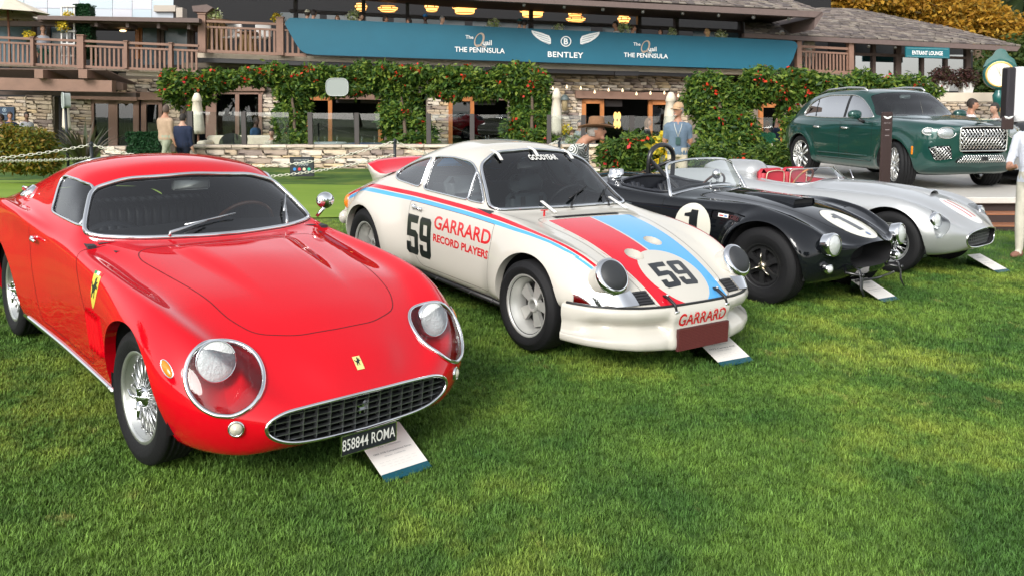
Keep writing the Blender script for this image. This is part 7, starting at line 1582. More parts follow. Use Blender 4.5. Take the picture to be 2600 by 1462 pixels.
BUSH = leaf_mat('bush_leaf', [(.026, .065, .016), (.055, .115, .022), (.10, .175, .028), (.18, .24, .04)])
vine('rounded green bush with red and yellow flowers behind the brown hat', [bl(1600, 400, 80, 40, 18), bl(1660, 385, 50, 36, 18), bl(1560, 385, 40, 30, 18), bl(1610, 360, 34, 24, 18), bl(1700, 410, 50, 32, 18)], 8000, [(at(1620, 455, 18), at(1610, 380, 18), .04)], 16, 9, .13, 'flowering_bush', BUSH)
vine('dark green bush between the man in the cap and the vine mass', [bl(1790, 400, 60, 34, 17.5), bl(1850, 415, 70, 32, 17.5), bl(1740, 420, 40, 28, 17.5)], 6500, [(at(1800, 450, 17.5), at(1800, 400, 17.5), .04)], 3, 10, .13, 'shrub', BUSH)
vine('dark green bush behind the rear of the green SUV', [bl(1950, 405, 70, 34, 19), bl(2010, 395, 50, 40, 19), bl(1990, 430, 60, 20, 19)], 6000, [(at(1960, 440, 19), at(1960, 400, 19), .04)], 6, 11, .13, 'shrub', BUSH)
YB = leaf_mat('golden_bush_leaf', [(.05, .085, .012), (.12, .15, .018), (.26, .22, .025), (.36, .20, .03)])
vine('yellow-green flowering bush at the left edge behind the chain', [bl(40, 385, 75, 50, 15), bl(90, 370, 40, 44, 15), bl(20, 350, 50, 34, 15), bl(110, 410, 34, 30, 15)], 10000, [(at(50, 440, 15), at(50, 380, 15), .03)], 0, 12, .085, 'flowering_bush', YB)
# flax clump: long arching blades
def flax(px, py, Y, nb, h, label, seed):
 rs = np.random.default_rng(seed); e = empty('flax_plant', label, 'plant', tuple(at(px, py, Y))); V, F_ = [], []
 for _ in range(nb):
  a = rs.uniform(0, 6.28); r = rs.uniform(.05, .15); l = h * rs.uniform(.7, 1.15); o = rs.uniform(.3, 1.1); b = len(V); w = rs.uniform(.022, .036); dx, dy = math.cos(a), math.sin(a)
  for i, t in enumerate(np.linspace(0, 1, 6)): x = r + l * o * t ** 1.5 * .75; z = l * (t - .38 * o * t ** 2.4); ww = w * (1 - t ** 3); V += [(dx * x - dy * ww, dy * x + dx * ww, z), (dx * x + dy * ww, dy * x - dx * ww, z)]
  F_ += [[b + 2 * i, b + 2 * i + 1, b + 2 * i + 3, b + 2 * i + 2] for i in range(5)]
 o = ob('blades', V, F_, leaf_mat('flax_blade', [(.05, .065, .03), (.09, .10, .045), (.14, .11, .07), (.06, .05, .04)], .4, .15), e, None, None, True); o['kind'] = 'stuff'
flax(215, 432, 16.5, 90, 1.05, 'spiky bronze-green flax plant behind the red coupe roof', 1)
for i, (x, y) in enumerate(((2392, 216), (2450, 220))):
 rs = np.random.default_rng(60 + i); p = F(x, y, 5.6); e = empty('planter_shrub', ('dark reddish shrub in the left white planter', 'dark reddish shrub in the right white planter')[i], 'plant', tuple(p)); V, T = leaves(blob_points([((p[0], p[1], p[2] + .25), (.35, .3, .3))], 900, rs), .12, rs); child(V, T, 'foliage', leaf_mat('plum_leaf', [(.05, .02, .02), (.09, .035, .03), (.05, .06, .02)]), e, 'stuff')
# box hedges: clipped blocks of small leaves
def hedge(name, x0, x1, Y, dpt, z0, z1, label, n, seed):
 rs = np.random.default_rng(seed); e = empty(name, label, 'hedge', ((x0 + x1) / 2, Y, z0)); m = MB(); m.box((x0 + .03 - (x0 + x1) / 2, .03, 0), (x1 - .03 - (x0 + x1) / 2, dpt - .03, z1 - z0 - .03)); m.out('core', pm('hedge_core', (.012, .035, .012), .9), e)
 P = np.stack([rs.uniform(x0, x1, n), np.where(rs.random(n) < .7, Y, Y + rs.uniform(0, dpt, n)), rs.uniform(z0, z1, n)], 1); k = rs.random(n) < .15; P[k, 2] = z1; k2 = rs.random(n) < .08; P[k2, 0] = x1; V, T = leaves(P, .06, rs, .6, .1); child(V, T, 'foliage', leaf_mat('box_leaf', [(.012, .05, .018), (.022, .085, .03), (.04, .12, .04)]), e, 'stuff')
_a, _b = at(321, 339, 20.5), at(400, 396, 20.5); hedge('box_hedge', _a[0], _b[0], 20.5, .7, 0, _a[2], 'clipped box hedge beside the man in the beige jacket', 5000, 4)
_a, _b = F(187, 13, 1.0), F(233, 150, 1.0); hedge('hedge_panel', _a[0], _b[0], _a[1], .5, _b[2], _a[2], 'tall green hedge panel on the left balcony', 5000, 5)
# trees
def tree(label, blobs, n, trunk, cols, size, seed, name='autumn_tree', group=None):
 rs = np.random.default_rng(seed); a = np.array(trunk[0]); e = empty(name, label, 'tree', tuple(a), group=group); m = MB(); b = np.array(trunk[1]); m.tube([a - a, (b - a) * .5 + rs.normal(0, .2, 3), b - a], [trunk[2], trunk[2] * .7, trunk[2] * .4], 8)
 for c, r in blobs:
  c = np.array(c); m.tube([(b - a) * .5, ((b - a) + (c - a)) / 2 + rs.normal(0, .3, 3), c - a], [trunk[2] * .4, trunk[2] * .25, .03], 5)
  for _ in range(4): d = c - a + rs.normal(0, 1, 3) * np.array(r) * .7; m.tube([c - a, d], [trunk[2] * .12, .015], 4)
 m.out('trunk', WOOD, e, True); V, T = leaves(blob_points(blobs, n, rs, .5, .22), size, rs, .6, .2); child(V, T, 'crown', leaf_mat(name + '_leaf%d' % cols, TREEC[cols], .6, .4), e, 'stuff')
TREEC = [[(.30, .15, .015), (.48, .25, .025), (.60, .36, .045), (.16, .13, .03)], [(.03, .06, .015), (.06, .10, .02), (.12, .14, .03)], [(.10, .12, .02), (.22, .19, .03), (.33, .22, .03)]]
def tb(px, py, rx, ry, Y, d=2.0): return bl(px, py, rx, ry, Y, d)
for i, (lab, bs, tr) in enumerate((('golden autumn tree left of the others above the shingle roof', [tb(2110, -5, 70, 35, 46), tb(2190, -10, 70, 40, 46), tb(2040, -22, 60, 30, 46), tb(2150, 20, 60, 22, 46)], (2120, 300)), ('golden autumn tree in the middle above the right roof', [tb(2300, 10, 90, 50, 48), tb(2240, 25, 60, 35, 48), tb(2360, 40, 70, 40, 48), tb(2310, -30, 80, 40, 48)], (2300, 300)), ('golden autumn tree at the right edge above the clock', [tb(2470, 60, 80, 45, 47), tb(2540, 90, 60, 40, 47), tb(2430, 30, 70, 40, 47), tb(2400, 80, 50, 30, 47), tb(2580, 130, 50, 30, 47)], (2480, 320)), ('olive green tree behind the street clock', [tb(2560, 190, 60, 60, 40), tb(2600, 150, 50, 50, 40), tb(2500, 210, 40, 50, 40)], (2560, 330)))):
 tree(lab, bs, 24000 if i < 3 else 9000, (at(*tr, 46), at(tr[0], 80, 46), .35), 0 if i < 3 else 1, .27, 30 + i, 'autumn_tree' if i < 3 else 'olive_tree', group='trees behind the clubhouse')
tree('orange autumn tree behind the roof screen at the upper left', [tb(480, 10, 50, 30, 44), tb(500, 35, 30, 20, 44), tb(440, -20, 60, 30, 44)], 6000, (at(480, 300, 44), at(480, 40, 44), .3), 2, .36, 40, 'autumn_tree', group='trees behind the clubhouse')
# wooded hillside far behind
_hx = np.linspace(-260, 300, 90); _hy = np.linspace(75, 240, 26); X, Y = np.meshgrid(_hx, _hy); hill = lambda X, Y: (Y - 75) * .42 - 3 + np.clip((Y - 75) / 40, 0, 1) * (6 * np.sin(X * .031 + 1) + 4 * np.sin(X * .083 + Y * .05) + .10 * np.clip(X, 0, 200)); Zh = hill(X, Y); i = np.arange(X.size).reshape(X.shape)
_hm = pm('hill_scrub', (.035, .050, .018), .95, vcol=(.075, .075, .030), vscale=.12, bump=1, bscale=.6)
_h = ob('hillside', np.stack([X, Y, Zh], -1).reshape(-1, 3), np.stack([i[:-1, :-1], i[:-1, 1:], i[1:, 1:], i[1:, :-1]], -1).reshape(-1, 4), _hm, None, None, None, True); tag(_h, 'wooded hillside rising far behind the clubhouse', 'hill', kind='structure')
rs = np.random.default_rng(77); n = 26000; P = np.stack([rs.uniform(-120, 150, n), rs.uniform(75, 200, n), np.zeros(n)], 1); P[:, 2] = hill(P[:, 0], P[:, 1]) + rs.uniform(0, 5, n); V, T = leaves(P, 2.2, rs, .7, 0); tag(ob('hillside_wood', V, T, leaf_mat('hill_leaf', [(.018, .035, .012), (.035, .055, .018), (.07, .08, .025)]), None, None, None, True), 'far-off dark green wood covering the hillside', 'woodland', kind='stuff')
# trees round the lawn behind the camera: they close the lawn and show only in the paintwork
for i, (x, y, h, c) in enumerate(((-19, -8, 8, 2), (-24, 4, 9, 0), (-12, -20, 10, 1), (2, -26, 11, 1), (16, -22, 10, 1), (27, -8, 9, 1))):
 z = float(zg(x, y)); tree('leafy tree beside the lawn, out of the picture %s' % ('left behind', 'left', 'far behind left', 'far behind', 'far behind right', 'right')[i], [((x + rs.normal(0, 1), y + rs.normal(0, 1), z + h * q), (h * .34, h * .34, h * .2)) for q in (.45, .62, .8)], 2500, ((x, y, z), (x, y, z + h * .5), .3), c, .7, 90 + i, 'lawn_tree', group='trees round the lawn')
# ================================================================ people
from mathutils.kdtree import KDTree
def _ring(c, rx, ry, n=14, tilt=None):
 a = np.arange(n) * 2 * math.pi / n; return np.array(c) + np.stack([rx * np.cos(a), ry * np.sin(a), 0 * a], 1)
def _loft(rings):
 n = len(rings[0]); V = np.concatenate(rings); k = len(rings); Fc = [[i * n + j, i * n + (j + 1) % n, (i + 1) * n + (j + 1) % n, (i + 1) * n + j] for i in range(k - 1) for j in range(n)]; return V, Fc + [list(range(n))[::-1], list(range((k - 1) * n, k * n))]
SKN = {'light': (.50, .29, .20), 'tan': (.40, .20, .125), 'brown': (.16, .085, .055), 'dark': (.07, .038, .028)}
def person(label, loc, yaw=0, h=1.76, shirt=(.3, .3, .3), trousers=(.1, .1, .12), skin='light', hair=(.03, .02, .015), hair_style='short', sleeves='short', shorts=False, pose='stand', arms=None, hat=None, voxel=.026, group='visitors', lean=0, jacket=False, turn=0, bulk=1.0, spread=.10, female=False, shoes=(.03, .03, .03), legs=True):
 k = h / 1.78; P = MB(); tags = []
 def add(V, Fc, t): P.add(V, Fc); tags.extend([t] * len(V))
 def limb(pts, rad, tg, n=10):
  V, Fc = tube(pts, rad, n); add(V, Fc, tg[0]) if len(set(tg)) == 1 else None
  if len(set(tg)) > 1:
   P.add(V, Fc); per = np.repeat(np.array(tg, dtype=object), n); tags.extend(list(per))
 hips = .93; sit = pose == 'sit'
 if sit: hips = .50
 ln = lean
 def sp(z, y=0): """torso point at height above hips, leaning""" ; dz = z; return np.array([0, -math.sin(ln) * dz + y, hips + math.cos(ln) * dz])
 b = bulk; fw = .90 if female else 1.0
 T = [(-.10, .150, .115), (.0, .172 * (1.06 if female else 1), .128), (.12, .160 * fw, .118), (.26, .170 * fw, .122), (.38, .188 * fw, .125), (.46, .190 * fw, .112), (.52, .150 * fw, .090), (.555, .075, .068), (.60, .056, .060)]
 rings = [_ring(sp(z, -.01 if .2 < z < .45 else 0), rx * b, ry * b) for z, rx, ry in T]; V, Fc = _loft(rings); P.add(V, Fc); tags.extend(sum([[('trousers' if z < -.02 else 'shirt' if z < .545 else 'skin')] * 14 for z, _, _ in T], []))
 # head
 hc = sp(.745, -.02 - .02); R = Matrix.Rotation(turn, 3, 'Z'); V, Fc = ellipsoid(18, 14); Hd = V * [.077, .098, .122]; Hd[:, 0] *= np.where(Hd[:, 2] < -.02, 1 - .22 * np.clip(-Hd[:, 2] / .12, 0, 1), 1); add((np.array(R) @ (Hd).T).T + hc, Fc, 'skin')
 def onhead(p): return np.array(R @ Vector(p)) + hc
 for c, r in (((0, -.104, -.018), (.014, .022, .026)), ((.079, .006, -.01), (.012, .02, .032)), ((-.079, .006, -.01), (.012, .02, .032)), ((0, -.075, -.092), (.035, .028, .026))): V, Fc = ellipsoid(10, 8); add((np.array(R) @ (V * r + np.array(c)).T).T + hc, Fc, 'skin')
 V, Fc = tube([sp(.52), sp(.60), hc + [0, .02, -.07]], [.066, .056, .056], 12); add(V, Fc, 'skin')
 # arms
 for sg in (1, -1):
  A = (arms or {}).get(sg) or (arms or {}).get(0) or [(.235, .01, -.29), (.25, -.05, -.55), (.25, -.08, -.64)]
  S0 = sp(.47) + [.165 * sg * fw * b, 0, 0]; el, wr, hd = [S0 + np.array([(q[0] - .19) * sg, q[1], q[2]]) for q in A]
  tg = ['shirt', 'shirt', 'shirt' if sleeves == 'long' else 'skin', 'shirt' if sleeves == 'long' else 'skin', 'skin', 'skin']
  mid = S0 * .45 + el * .55; limb([S0 + [-.03 * sg, 0, .0], S0 + [.02 * sg, 0, -.03], mid, el, wr, hd], [.070 * b, .066 * b, .056 * b if sleeves == 'short' else .056 * b, .045, .034, .030], tg if sleeves == 'long' else ['shirt', 'shirt', 'shirt', 'skin', 'skin', 'skin'])
  d = hd - wr; d = d / (np.linalg.norm(d) + 1e-9); s = np.cross(d, [0, 1, 0]); s /= np.linalg.norm(s) + 1e-9; u = np.cross(s, d)
  add(*tube([wr, hd, hd + d * .04], [.026, .036, .030], 8, flat=.55), 'skin')
  for f in range(4): o = s * (f - 1.5) * .018; L = (.065, .078, .074, .056)[f]; add(*tube([hd + d * .03 + o, hd + d * (.03 + L * .55) + o - u * .008, hd + d * (.03 + L) + o * .9 - u * .022], [.0100, .0095, .0075], 6), 'skin')
  add(*tube([wr + d * .03 + s * .026, wr + d * .055 + s * .048, wr + d * .09 + s * .052], [.0115, .0105, .0085], 6), 'skin')
 # legs
 for sg in (1, -1) if legs else ():
  H0 = sp(-.02) + [.088 * sg, 0, 0]
  if sit: K, An, To = H0 + [.02 * sg, -.44, .02], H0 + [.02 * sg, -.44, -.40], H0 + [.02 * sg, -.58, -.46]
  elif pose == 'walk': K, An, To = H0 + [.01 * sg, -.14 * sg, -.42], H0 + [.0, -.20 * sg + .14 * (sg < 0), -.82], H0 + [0, -.20 * sg + .14 * (sg < 0) - .14, -.875]
  else: K, An, To = np.array([spread * sg, -.02, .50 * 1]), np.array([(spread + .01) * sg, .02, .09]), np.array([(spread + .03) * sg, -.13, .035])
  kz = 'skin' if shorts else 'trousers'; mid = H0 * .35 + K * .65
  limb([H0 + [0, 0, .03], H0 * .7 + K * .3, mid, K, K * .55 + An * .45, An], [.092 * b, .088 * b, .074 if not shorts else .088, .058 if not shorts else .055, .056 if not shorts else .056, .042 if not shorts else .038], ['trousers', 'trousers', 'trousers', kz, kz, kz if shorts else 'trousers'])
  add(*tube([An + [0, .05, -.05], An + [0, .0, -.045], To * .6 + An * .4 + [0, 0, -.02], To], [.036, .046, .042, .026], 8), 'shoes')
 e = empty('person', label, 'person', loc, yaw, group=group); e.scale = (k, k, k)
 raw = mesh('body', np.concatenate(P.V), P.F); o = bpy.data.objects.new('body', raw); md = o.modifiers.new('r', 'REMESH'); md.mode = 'VOXEL'; md.voxel_size = voxel; md.use_smooth_shade = True; sm = o.modifiers.new('s', 'SMOOTH'); sm.iterations = 4 if voxel > .02 else 3; sm.factor = .5
 me = evaluated(o); bpy.data.objects.remove(o); o = bpy.data.objects.new('body', me); link(o, e)
 kd = KDTree(len(tags)); VV = np.concatenate(P.V)
 for i, v in enumerate(VV): kd.insert(v, i)
 kd.balance(); names = ['skin', 'shirt', 'trousers', 'shoes']; key = lambda c: '%02x%02x%02x' % tuple(int(min(1, q) * 255) for q in c)
 me.materials.clear(); sc = SKN[skin]
 for nm in names: c = {'skin': sc, 'shirt': shirt, 'trousers': trousers, 'shoes': shoes}[nm]; me.materials.append(pm('%s_%s' % (nm, key(c)), c, .55 if nm == 'skin' else .85, var=.06 if nm == 'skin' else .13, vscale=14 if nm == 'skin' else 7, bump=0 if nm == 'skin' else .5, bscale=22))
 mi = [names.index(tags[kd.find(p.center)[1]]) for p in me.polygons]; me.polygons.foreach_set('material_index', mi); me.polygons.foreach_set('use_smooth', [True] * len(mi))
 # hair, eyes, hat
 hm = pm('hair_%s' % key(hair), hair, .7, var=.3, vscale=40)
 if hair_style != 'none':
  V, Fc = ellipsoid(20, 16); V2 = V * [.086, .107, .130] + np.array([0, .008, .006]); lim = {'short': -.045, 'bald': -.03, 'long': -.30, 'bob': -.16}[hair_style]
  keep = lambda v: (v[2] > (.045 if v[1] < -.045 else .0 if v[1] < 0 else -.075)) if hair_style != 'bald' else (v[1] > .0 and -.07 < v[2] < .05)
  ok = [keep(v) for v in V2]
  if hair_style in ('long', 'bob'):
   for i, v in enumerate(V2):
    if v[1] > -.03 and v[2] < .03: V2[i] = [v[0] * 1.12, v[1] * 1.1 + .01, max(lim, v[2] * (2.2 if hair_style == 'long' else 1.5))]; ok[i] = True
  Fc = [f for f in Fc if all(ok[i] for i in f)]; ob('hair', (np.array(R) @ V2.T).T + hc, Fc, hm, e, None, None, True)
 m = MB(); [m.ell(onhead((.032 * sg, -.089, .012)), (.013, .008, .008), 8, 6) for sg in (1, -1)]; m.out('eyes', pm('eye_dark', (.02, .015, .012), .3), e, True); m = MB(); m.ell(onhead((0, -.094, -.058)), (.024, .008, .005), 8, 6); m.out('mouth', pm('lip', (.30, .11, .09), .5), e, True)
 if hat:
  kind, c = hat; mt = pm('hat_%s' % key(c), c, .8, var=.1, vscale=20, bump=.3, bscale=60)
  if kind == 'cap':
   V, Fc = ellipsoid(20, 12); V = V * [.092, .112, .105] + np.array([0, .005, .045]); Fc = [f for f in Fc if all(V[i][2] > .04 for i in f)]; ht = empty('cap', None, None); ht.parent = e; ob('crown', (np.array(R) @ V.T).T + hc, Fc, mt, ht, None, None, True)
   n = 13; A = []
   for rr in (0, .5, 1): A += [onhead((.085 * math.sin(t) * (1 + .0 * rr), -.095 * math.cos(t) - .085 * rr * math.cos(t) ** .5, .050 - .022 * rr - .018 * math.sin(t) ** 2)) for t in np.linspace(-1.35, 1.35, n)]
   ob('brim', A, [[r * n + i, r * n + i + 1, (r + 1) * n + i + 1, (r + 1) * n + i] for r in range(2) for i in range(n - 1)], mt, ht, None, None, True)
  else:
   ht = empty('hat', None, None); ht.parent = e; V, Fc = lathe([(0, .165), (.05, .168), (.078, .155), (.088, .09), (.094, .045), (.12, .038), (.165, .040), (.195, .055), (.196, .060), (.16, .046), (.09, .05)], 28); V = V * [.95, 1.12, 1]; V[:, 2] += np.where(np.hypot(V[:, 0], V[:, 1]) > .13, .018 * (V[:, 0] / .16) ** 2 - .012 * (V[:, 1] / .18) ** 2, 0); ob('crown', (np.array(R) @ V.T).T + hc, Fc, mt, ht, None, None, True)
   V, Fc = lathe([(.093, .05), (.0935, .08), (.0915, .082)], 28); ob('band', (np.array(R) @ (V * [.96, 1.13, 1]).T).T + hc, Fc, pm('hat_band', (.05, .03, .02), .7), ht, None, None, True)
 if jacket:
  pass
 return e
BACK = {1: [(.25, .05, -.28), (.17, .16, -.50), (.10, .17, -.56)], -1: [(.25, .05, -.28), (.17, .16, -.50), (.10, .17, -.56)]}
FRONT = {0: [(.24, -.02, -.27), (.16, -.22, -.38), (.10, -.28, -.36)]}
def who(label, px, py, Y, floor, yaw=0, **kw):
 p = at(px, py, Y); hh = p[2] - floor; pose = kw.pop('pose', 'stand')
 if 1.5 <= hh <= 2.0: return person(label, (p[0], p[1], floor), yaw, hh / 1.02, pose=pose, **kw)
 if 1.0 < hh < 1.5: return person(label, (p[0], p[1], floor + hh - 1.30), yaw, 1.72, pose='sit', **kw)
 return person(label, (p[0], p[1], p[2] - 1.78), yaw, 1.75, pose=pose, **kw)
# the man in the cap, hands behind his back
p = at(1722, 259, 14.2); zz = float(zg(p[0], 14.2)); bm = person('man in blue short-sleeved shirt, tan cap and beige shorts with hands behind his back', (p[0], 14.2, zz), -.15, (p[2] - zz) / 1.025, (.115, .165, .225), (.50, .43, .32), 'tan', (.25, .23, .21), 'short', 'short', True, arms=BACK, hat=('cap', (.46, .30, .17)), voxel=.014, turn=-.75, bulk=1.04)
m = MB(); m.tube([(-.075, -.03, 1.50), (-.06, -.125, 1.38), (0, -.150, 1.20)], .007, 6); m.tube([(.075, -.03, 1.50), (.06, -.125, 1.38), (0, -.150, 1.20)], .007, 6); m.out('lanyard', pm('lanyard', (.45, .46, .44), .7), bm, True)
MB().box((-.042, -.166, 1.06), (.042, -.156, 1.19)).out('badge', pm('badge_green', (.015, .06, .055), .5), bm)
m = MB(); R = Matrix.Rotation(-.75, 3, 'Z'); hc = np.array([0, -.04, .93 + .745]); [m.ell(np.array(R @ Vector(c)) + hc, r, 10, 6) for c, r in (((0, -.088, -.045), (.032, .014, .010)), ((0, -.080, -.100), (.034, .026, .020)))]; m.out('grey_beard', pm('beard_grey', (.30, .27, .24), .9), bm, True)
m = MB(); m.box((-.004, -.138, .84), (.004, -.128, 1.42));
# the man in the brown hat stooping behind the white coupe
p = at(1512, 372, 9.7); zz = float(zg(p[0], 9.7)); hm_ = person('man in brown felt hat and patterned black and white shirt stooping behind the white coupe', (p[0] - .48, 9.75, zz - .12), 1.15, 1.74, (.62, .64, .58), (.12, .12, .14), 'tan', (.28, .25, .22), 'short', 'long', False, arms=FRONT, hat=('hat', (.20, .10, .045)), voxel=.015, lean=.72, turn=.2)
# pattern on the stooping man's shirt
_pm = new_mat('patterned_shirt'); n = _pm.node_tree.nodes; l = _pm.node_tree.links; tc = n.new('ShaderNodeTexCoord'); w = n.new('ShaderNodeTexVoronoi'); w.inputs['Scale'].default_value = 7; ma = n.new('ShaderNodeMath'); ma.operation = 'SINE'; mu = n.new('ShaderNodeMath'); mu.operation = 'MULTIPLY'; mu.inputs[1].default_value = 34; gt = n.new('ShaderNodeMath'); gt.operation = 'GREATER_THAN'; gt.inputs[1].default_value = .15; mx = n.new('ShaderNodeMix'); mx.data_type = 'RGBA'; mx.inputs[6].default_value = (.66, .67, .62, 1); mx.inputs[7].default_value = (.035, .05, .045, 1)
l.new(tc.outputs['Object'], w.inputs['Vector']); l.new(w.outputs['Distance'], mu.inputs[0]); l.new(mu.outputs[0], ma.inputs[0]); l.new(ma.outputs[0], gt.inputs[0]); l.new(gt.outputs[0], mx.inputs[0]); l.new(mx.outputs[2], n['Principled BSDF'].inputs['Base Color']); n['Principled BSDF'].inputs['Roughness'].default_value = .85
[c for c in hm_.children if c.name.startswith('body')][0].data.materials[1] = _pm
# the man in white at the right edge
zz = float(zg(6.17, 9.75)); person('man in white long-sleeved shirt and cream trousers at the right edge of the picture', (6.22, 9.78, zz), -.9, 1.86, (.66, .69, .76), (.56, .53, .44), 'tan', (.05, .035, .025), 'short', 'long', False, arms={-1: [(.28, -.02, -.28), (.20, -.26, -.36), (.12, -.33, -.34)], 1: [(.25, -.02, -.28), (.16, -.24, -.36), (.1, -.3, -.35)]}, voxel=.015, bulk=1.05, shoes=(.25, .12, .08), spread=.13)
# two men walking past the hedge
zz = float(zg(-8, 20)); w1 = who('bald man in beige linen jacket and pale green trousers seen from behind', 418, 266, 20, zz + .0, 2.5, shirt=(.40, .28, .19), trousers=(.30, .32, .23), skin='tan', hair=(.09, .06, .045), sleeves='long', pose='walk', voxel=.02, bulk=1.4, turn=.35)
who('man in navy suit walking beside the beige jacket', 462, 288, 21.4, zz - .25, 2.9, shirt=(.008, .016, .045), trousers=(.008, .012, .03), hair=(.02, .015, .012), sleeves='long', voxel=.024, bulk=1.3)
# terrace guests
TZ = .02
for i, (lab, px, py, Y, kw) in enumerate((('man in navy suit standing at the left edge near the blue sign', 24, 284, 25, dict(shirt=(.010, .030, .10), sleeves='long', skin='tan', yaw=.8)), ('man in white shirt at the far left edge of the terrace', 4, 292, 25.5, dict(shirt=(.6, .6, .6), skin='brown', sleeves='long', yaw=-.6)), ('man in pale shirt by the stone pillar', 66, 284, 25.5, dict(shirt=(.50, .50, .52), skin='brown', hair=(.015, .012, .01), yaw=.9)),
 ('seated woman with pale cap behind the cream sofa', 622, 343, 23.6, dict(shirt=(.55, .38, .36), hair=(.5, .5, .42), female=True)), ('seated guest with white flowers beside the vine column', 690, 330, 23.8, dict(shirt=(.35, .33, .33), female=True)), ('man in blue jacket seen through the window panes', 648, 300, 25.5, dict(shirt=(.03, .08, .16), skin='dark', sleeves='long', yaw=1.2)),
 ('seated woman in sunglasses and cream top on the terrace', 1453, 333, 23.2, dict(shirt=(.62, .55, .45), hair=(.10, .05, .03), female=True, hair_style='bob')), ('man in grey jacket and tie standing on the terrace', 1471, 308, 25.6, dict(shirt=(.38, .40, .41), sleeves='long', hair=(.015, .012, .01))), ('bald man in white shirt standing by the orange door', 1502, 310, 25.2, dict(shirt=(.66, .66, .66), skin='tan', hair_style='bald', hair=(.1, .09, .08), yaw=1.2)), ('seated bald man in blue shirt behind the glass screen', 1490, 340, 23.4, dict(shirt=(.03, .12, .38), hair_style='bald', hair=(.2, .18, .17), yaw=1.0)), ('seated man in blue shirt and sunglasses behind the brown hat', 1506, 337, 23.0, dict(shirt=(.03, .12, .38), hair=(.02, .015, .012), yaw=1.3)), ('woman with long hair in black dress in the doorway', 1643, 303, 25.5, dict(shirt=(.012, .012, .014), trousers=(.012, .012, .014), hair=(.16, .09, .05), female=True, hair_style='long', yaw=1.2)),
 ('bald man in navy jacket in the right doorway', 1972, 299, 25.0, dict(shirt=(.012, .025, .06), sleeves='long', skin='light', hair_style='none', yaw=1.6)), ('man in green jacket seen from behind by the right doorway', 1948, 310, 24.0, dict(shirt=(.015, .14, .065), sleeves='long', skin='tan', hair=(.2, .1, .05), yaw=3.0, bulk=1.1)), ('guest in patterned sleeve raising an arm by the vine', 1914, 305, 24.2, dict(shirt=(.20, .17, .15), skin='tan', arms={-1: [(.26, -.10, -.05), (.22, -.22, .14), (.2, -.25, .2)], 1: [(.235, .01, -.29), (.25, -.05, -.55), (.25, -.08, -.64)]})))): yw = kw.pop('yaw', 0); who(lab, px, py, Y, TZ, yw, voxel=.03, **kw)
# men near the clock
for lab, px, py, Y, kw in (('dark-haired man in sunglasses and white shirt beyond the SUV bonnet', 2468, 251, 20, dict(shirt=(.66, .66, .66), hair=(.03, .018, .012), skin='tan', yaw=.9)), ('dark-haired man half hidden behind the man in sunglasses', 2464, 249, 21.5, dict(shirt=(.4, .2, .22), hair=(.02, .014, .01), skin='tan', yaw=.6)), ('man in profile beside the clock post', 2530, 260, 19, dict(shirt=(.62, .62, .60), hair=(.03, .025, .022), skin='light', yaw=-1.4))): yw = kw.pop('yaw'); who(lab, px, py, Y, float(zg(9, 20)) , yw, voxel=.03, **kw)
# guests on the balconies: heads over the banner
DZ = F(1300, 163, 1.4)[2]
for i, (lab, px, py, kw) in enumerate((('guest in white shirt and cream cap at the left end of the banner', 779, 25, dict(shirt=(.64, .62, .58), hat=('cap', (.6, .55, .42)), yaw=2.8)), ('dark-haired guest beside the cream cap', 795, 24, dict(shirt=(.6, .58, .55), hair=(.04, .03, .03), yaw=2.6)), ('brown-haired seated woman over the banner', 857, 39, dict(hair=(.15, .08, .04), female=True, hair_style='bob')), ('man in profile beside the white flowers', 913, 33, dict(skin='light', yaw=1.4)), ('dark-haired man in glasses, third from the left over the banner', 976, 40, dict(skin='tan', yaw=1.5)), ('man leaning to the right in white collar', 1041, 46, dict(skin='tan', yaw=-1.4)), ('man in blue cap and dark shirt', 1080, 36, dict(shirt=(.02, .02, .03), skin='dark', hat=('cap', (.02, .12, .30)))), ('grey-haired man in white shirt turned left', 1121, 41, dict(shirt=(.62, .6, .6), hair=(.25, .24, .23), yaw=.9)), ('guest in blue cap, back turned, beside the winged emblem', 1319, 48, dict(shirt=(.02, .10, .22), hat=('cap', (.02, .10, .12)), yaw=2.9)), ('guest in dark cap and grey shirt, back turned', 1331, 50, dict(shirt=(.12, .15, .2), hat=('cap', (.015, .015, .02)), yaw=2.7)), ('bearded man in white shirt looking right', 1565, 54, dict(shirt=(.64, .62, .58), hair=(.025, .018, .014), skin='tan', yaw=-1.2)), ('dark-haired man facing the bearded man', 1606, 63, dict(hair=(.08, .04, .025), skin='tan', yaw=1.2)), ('man in sunglasses low behind the banner', 1679, 73, dict(hair=(.03, .02, .015), skin='tan', yaw=-1)), ('long-haired blonde woman over the banner', 1797, 72, dict(hair=(.50, .30, .14), female=True, hair_style='long', yaw=-2)), ('white-haired man in navy shirt and sunglasses at the right end of the banner', 1983, 77, dict(shirt=(.012, .022, .06), hair=(.55, .54, .52), skin='tan', yaw=.8)), ('woman in cream hat, white top and trousers on the right balcony', 2055, 83, dict(shirt=(.66, .60, .50), trousers=(.64, .62, .58), hair=(.22, .10, .05), female=True, hair_style='long', hat=('hat', (.66, .55, .33)), yaw=2.9)))):
 yw = kw.pop('yaw', 0); q = F(px, py, 1.0 if i < 15 else .3); dk = F(px, 140 + (px - 720) * .036, 1.0)[2] if i < 15 else F(px, 181, .3)[2]; who(lab, px, py, q[1], dk - .25 if i < 15 else dk, yw, voxel=.03, legs=i == 15, **kw)
q = F(108, 66, 1.0); who('woman in grey shirt and green apron on the left balcony', 108, 67, q[1], F(108, 167, 1.0)[2], .7, shirt=(.38, .40, .45), trousers=(.01, .14, .10), hair=(.20, .11, .06), female=True, skin='light', sleeves='long', voxel=.03)
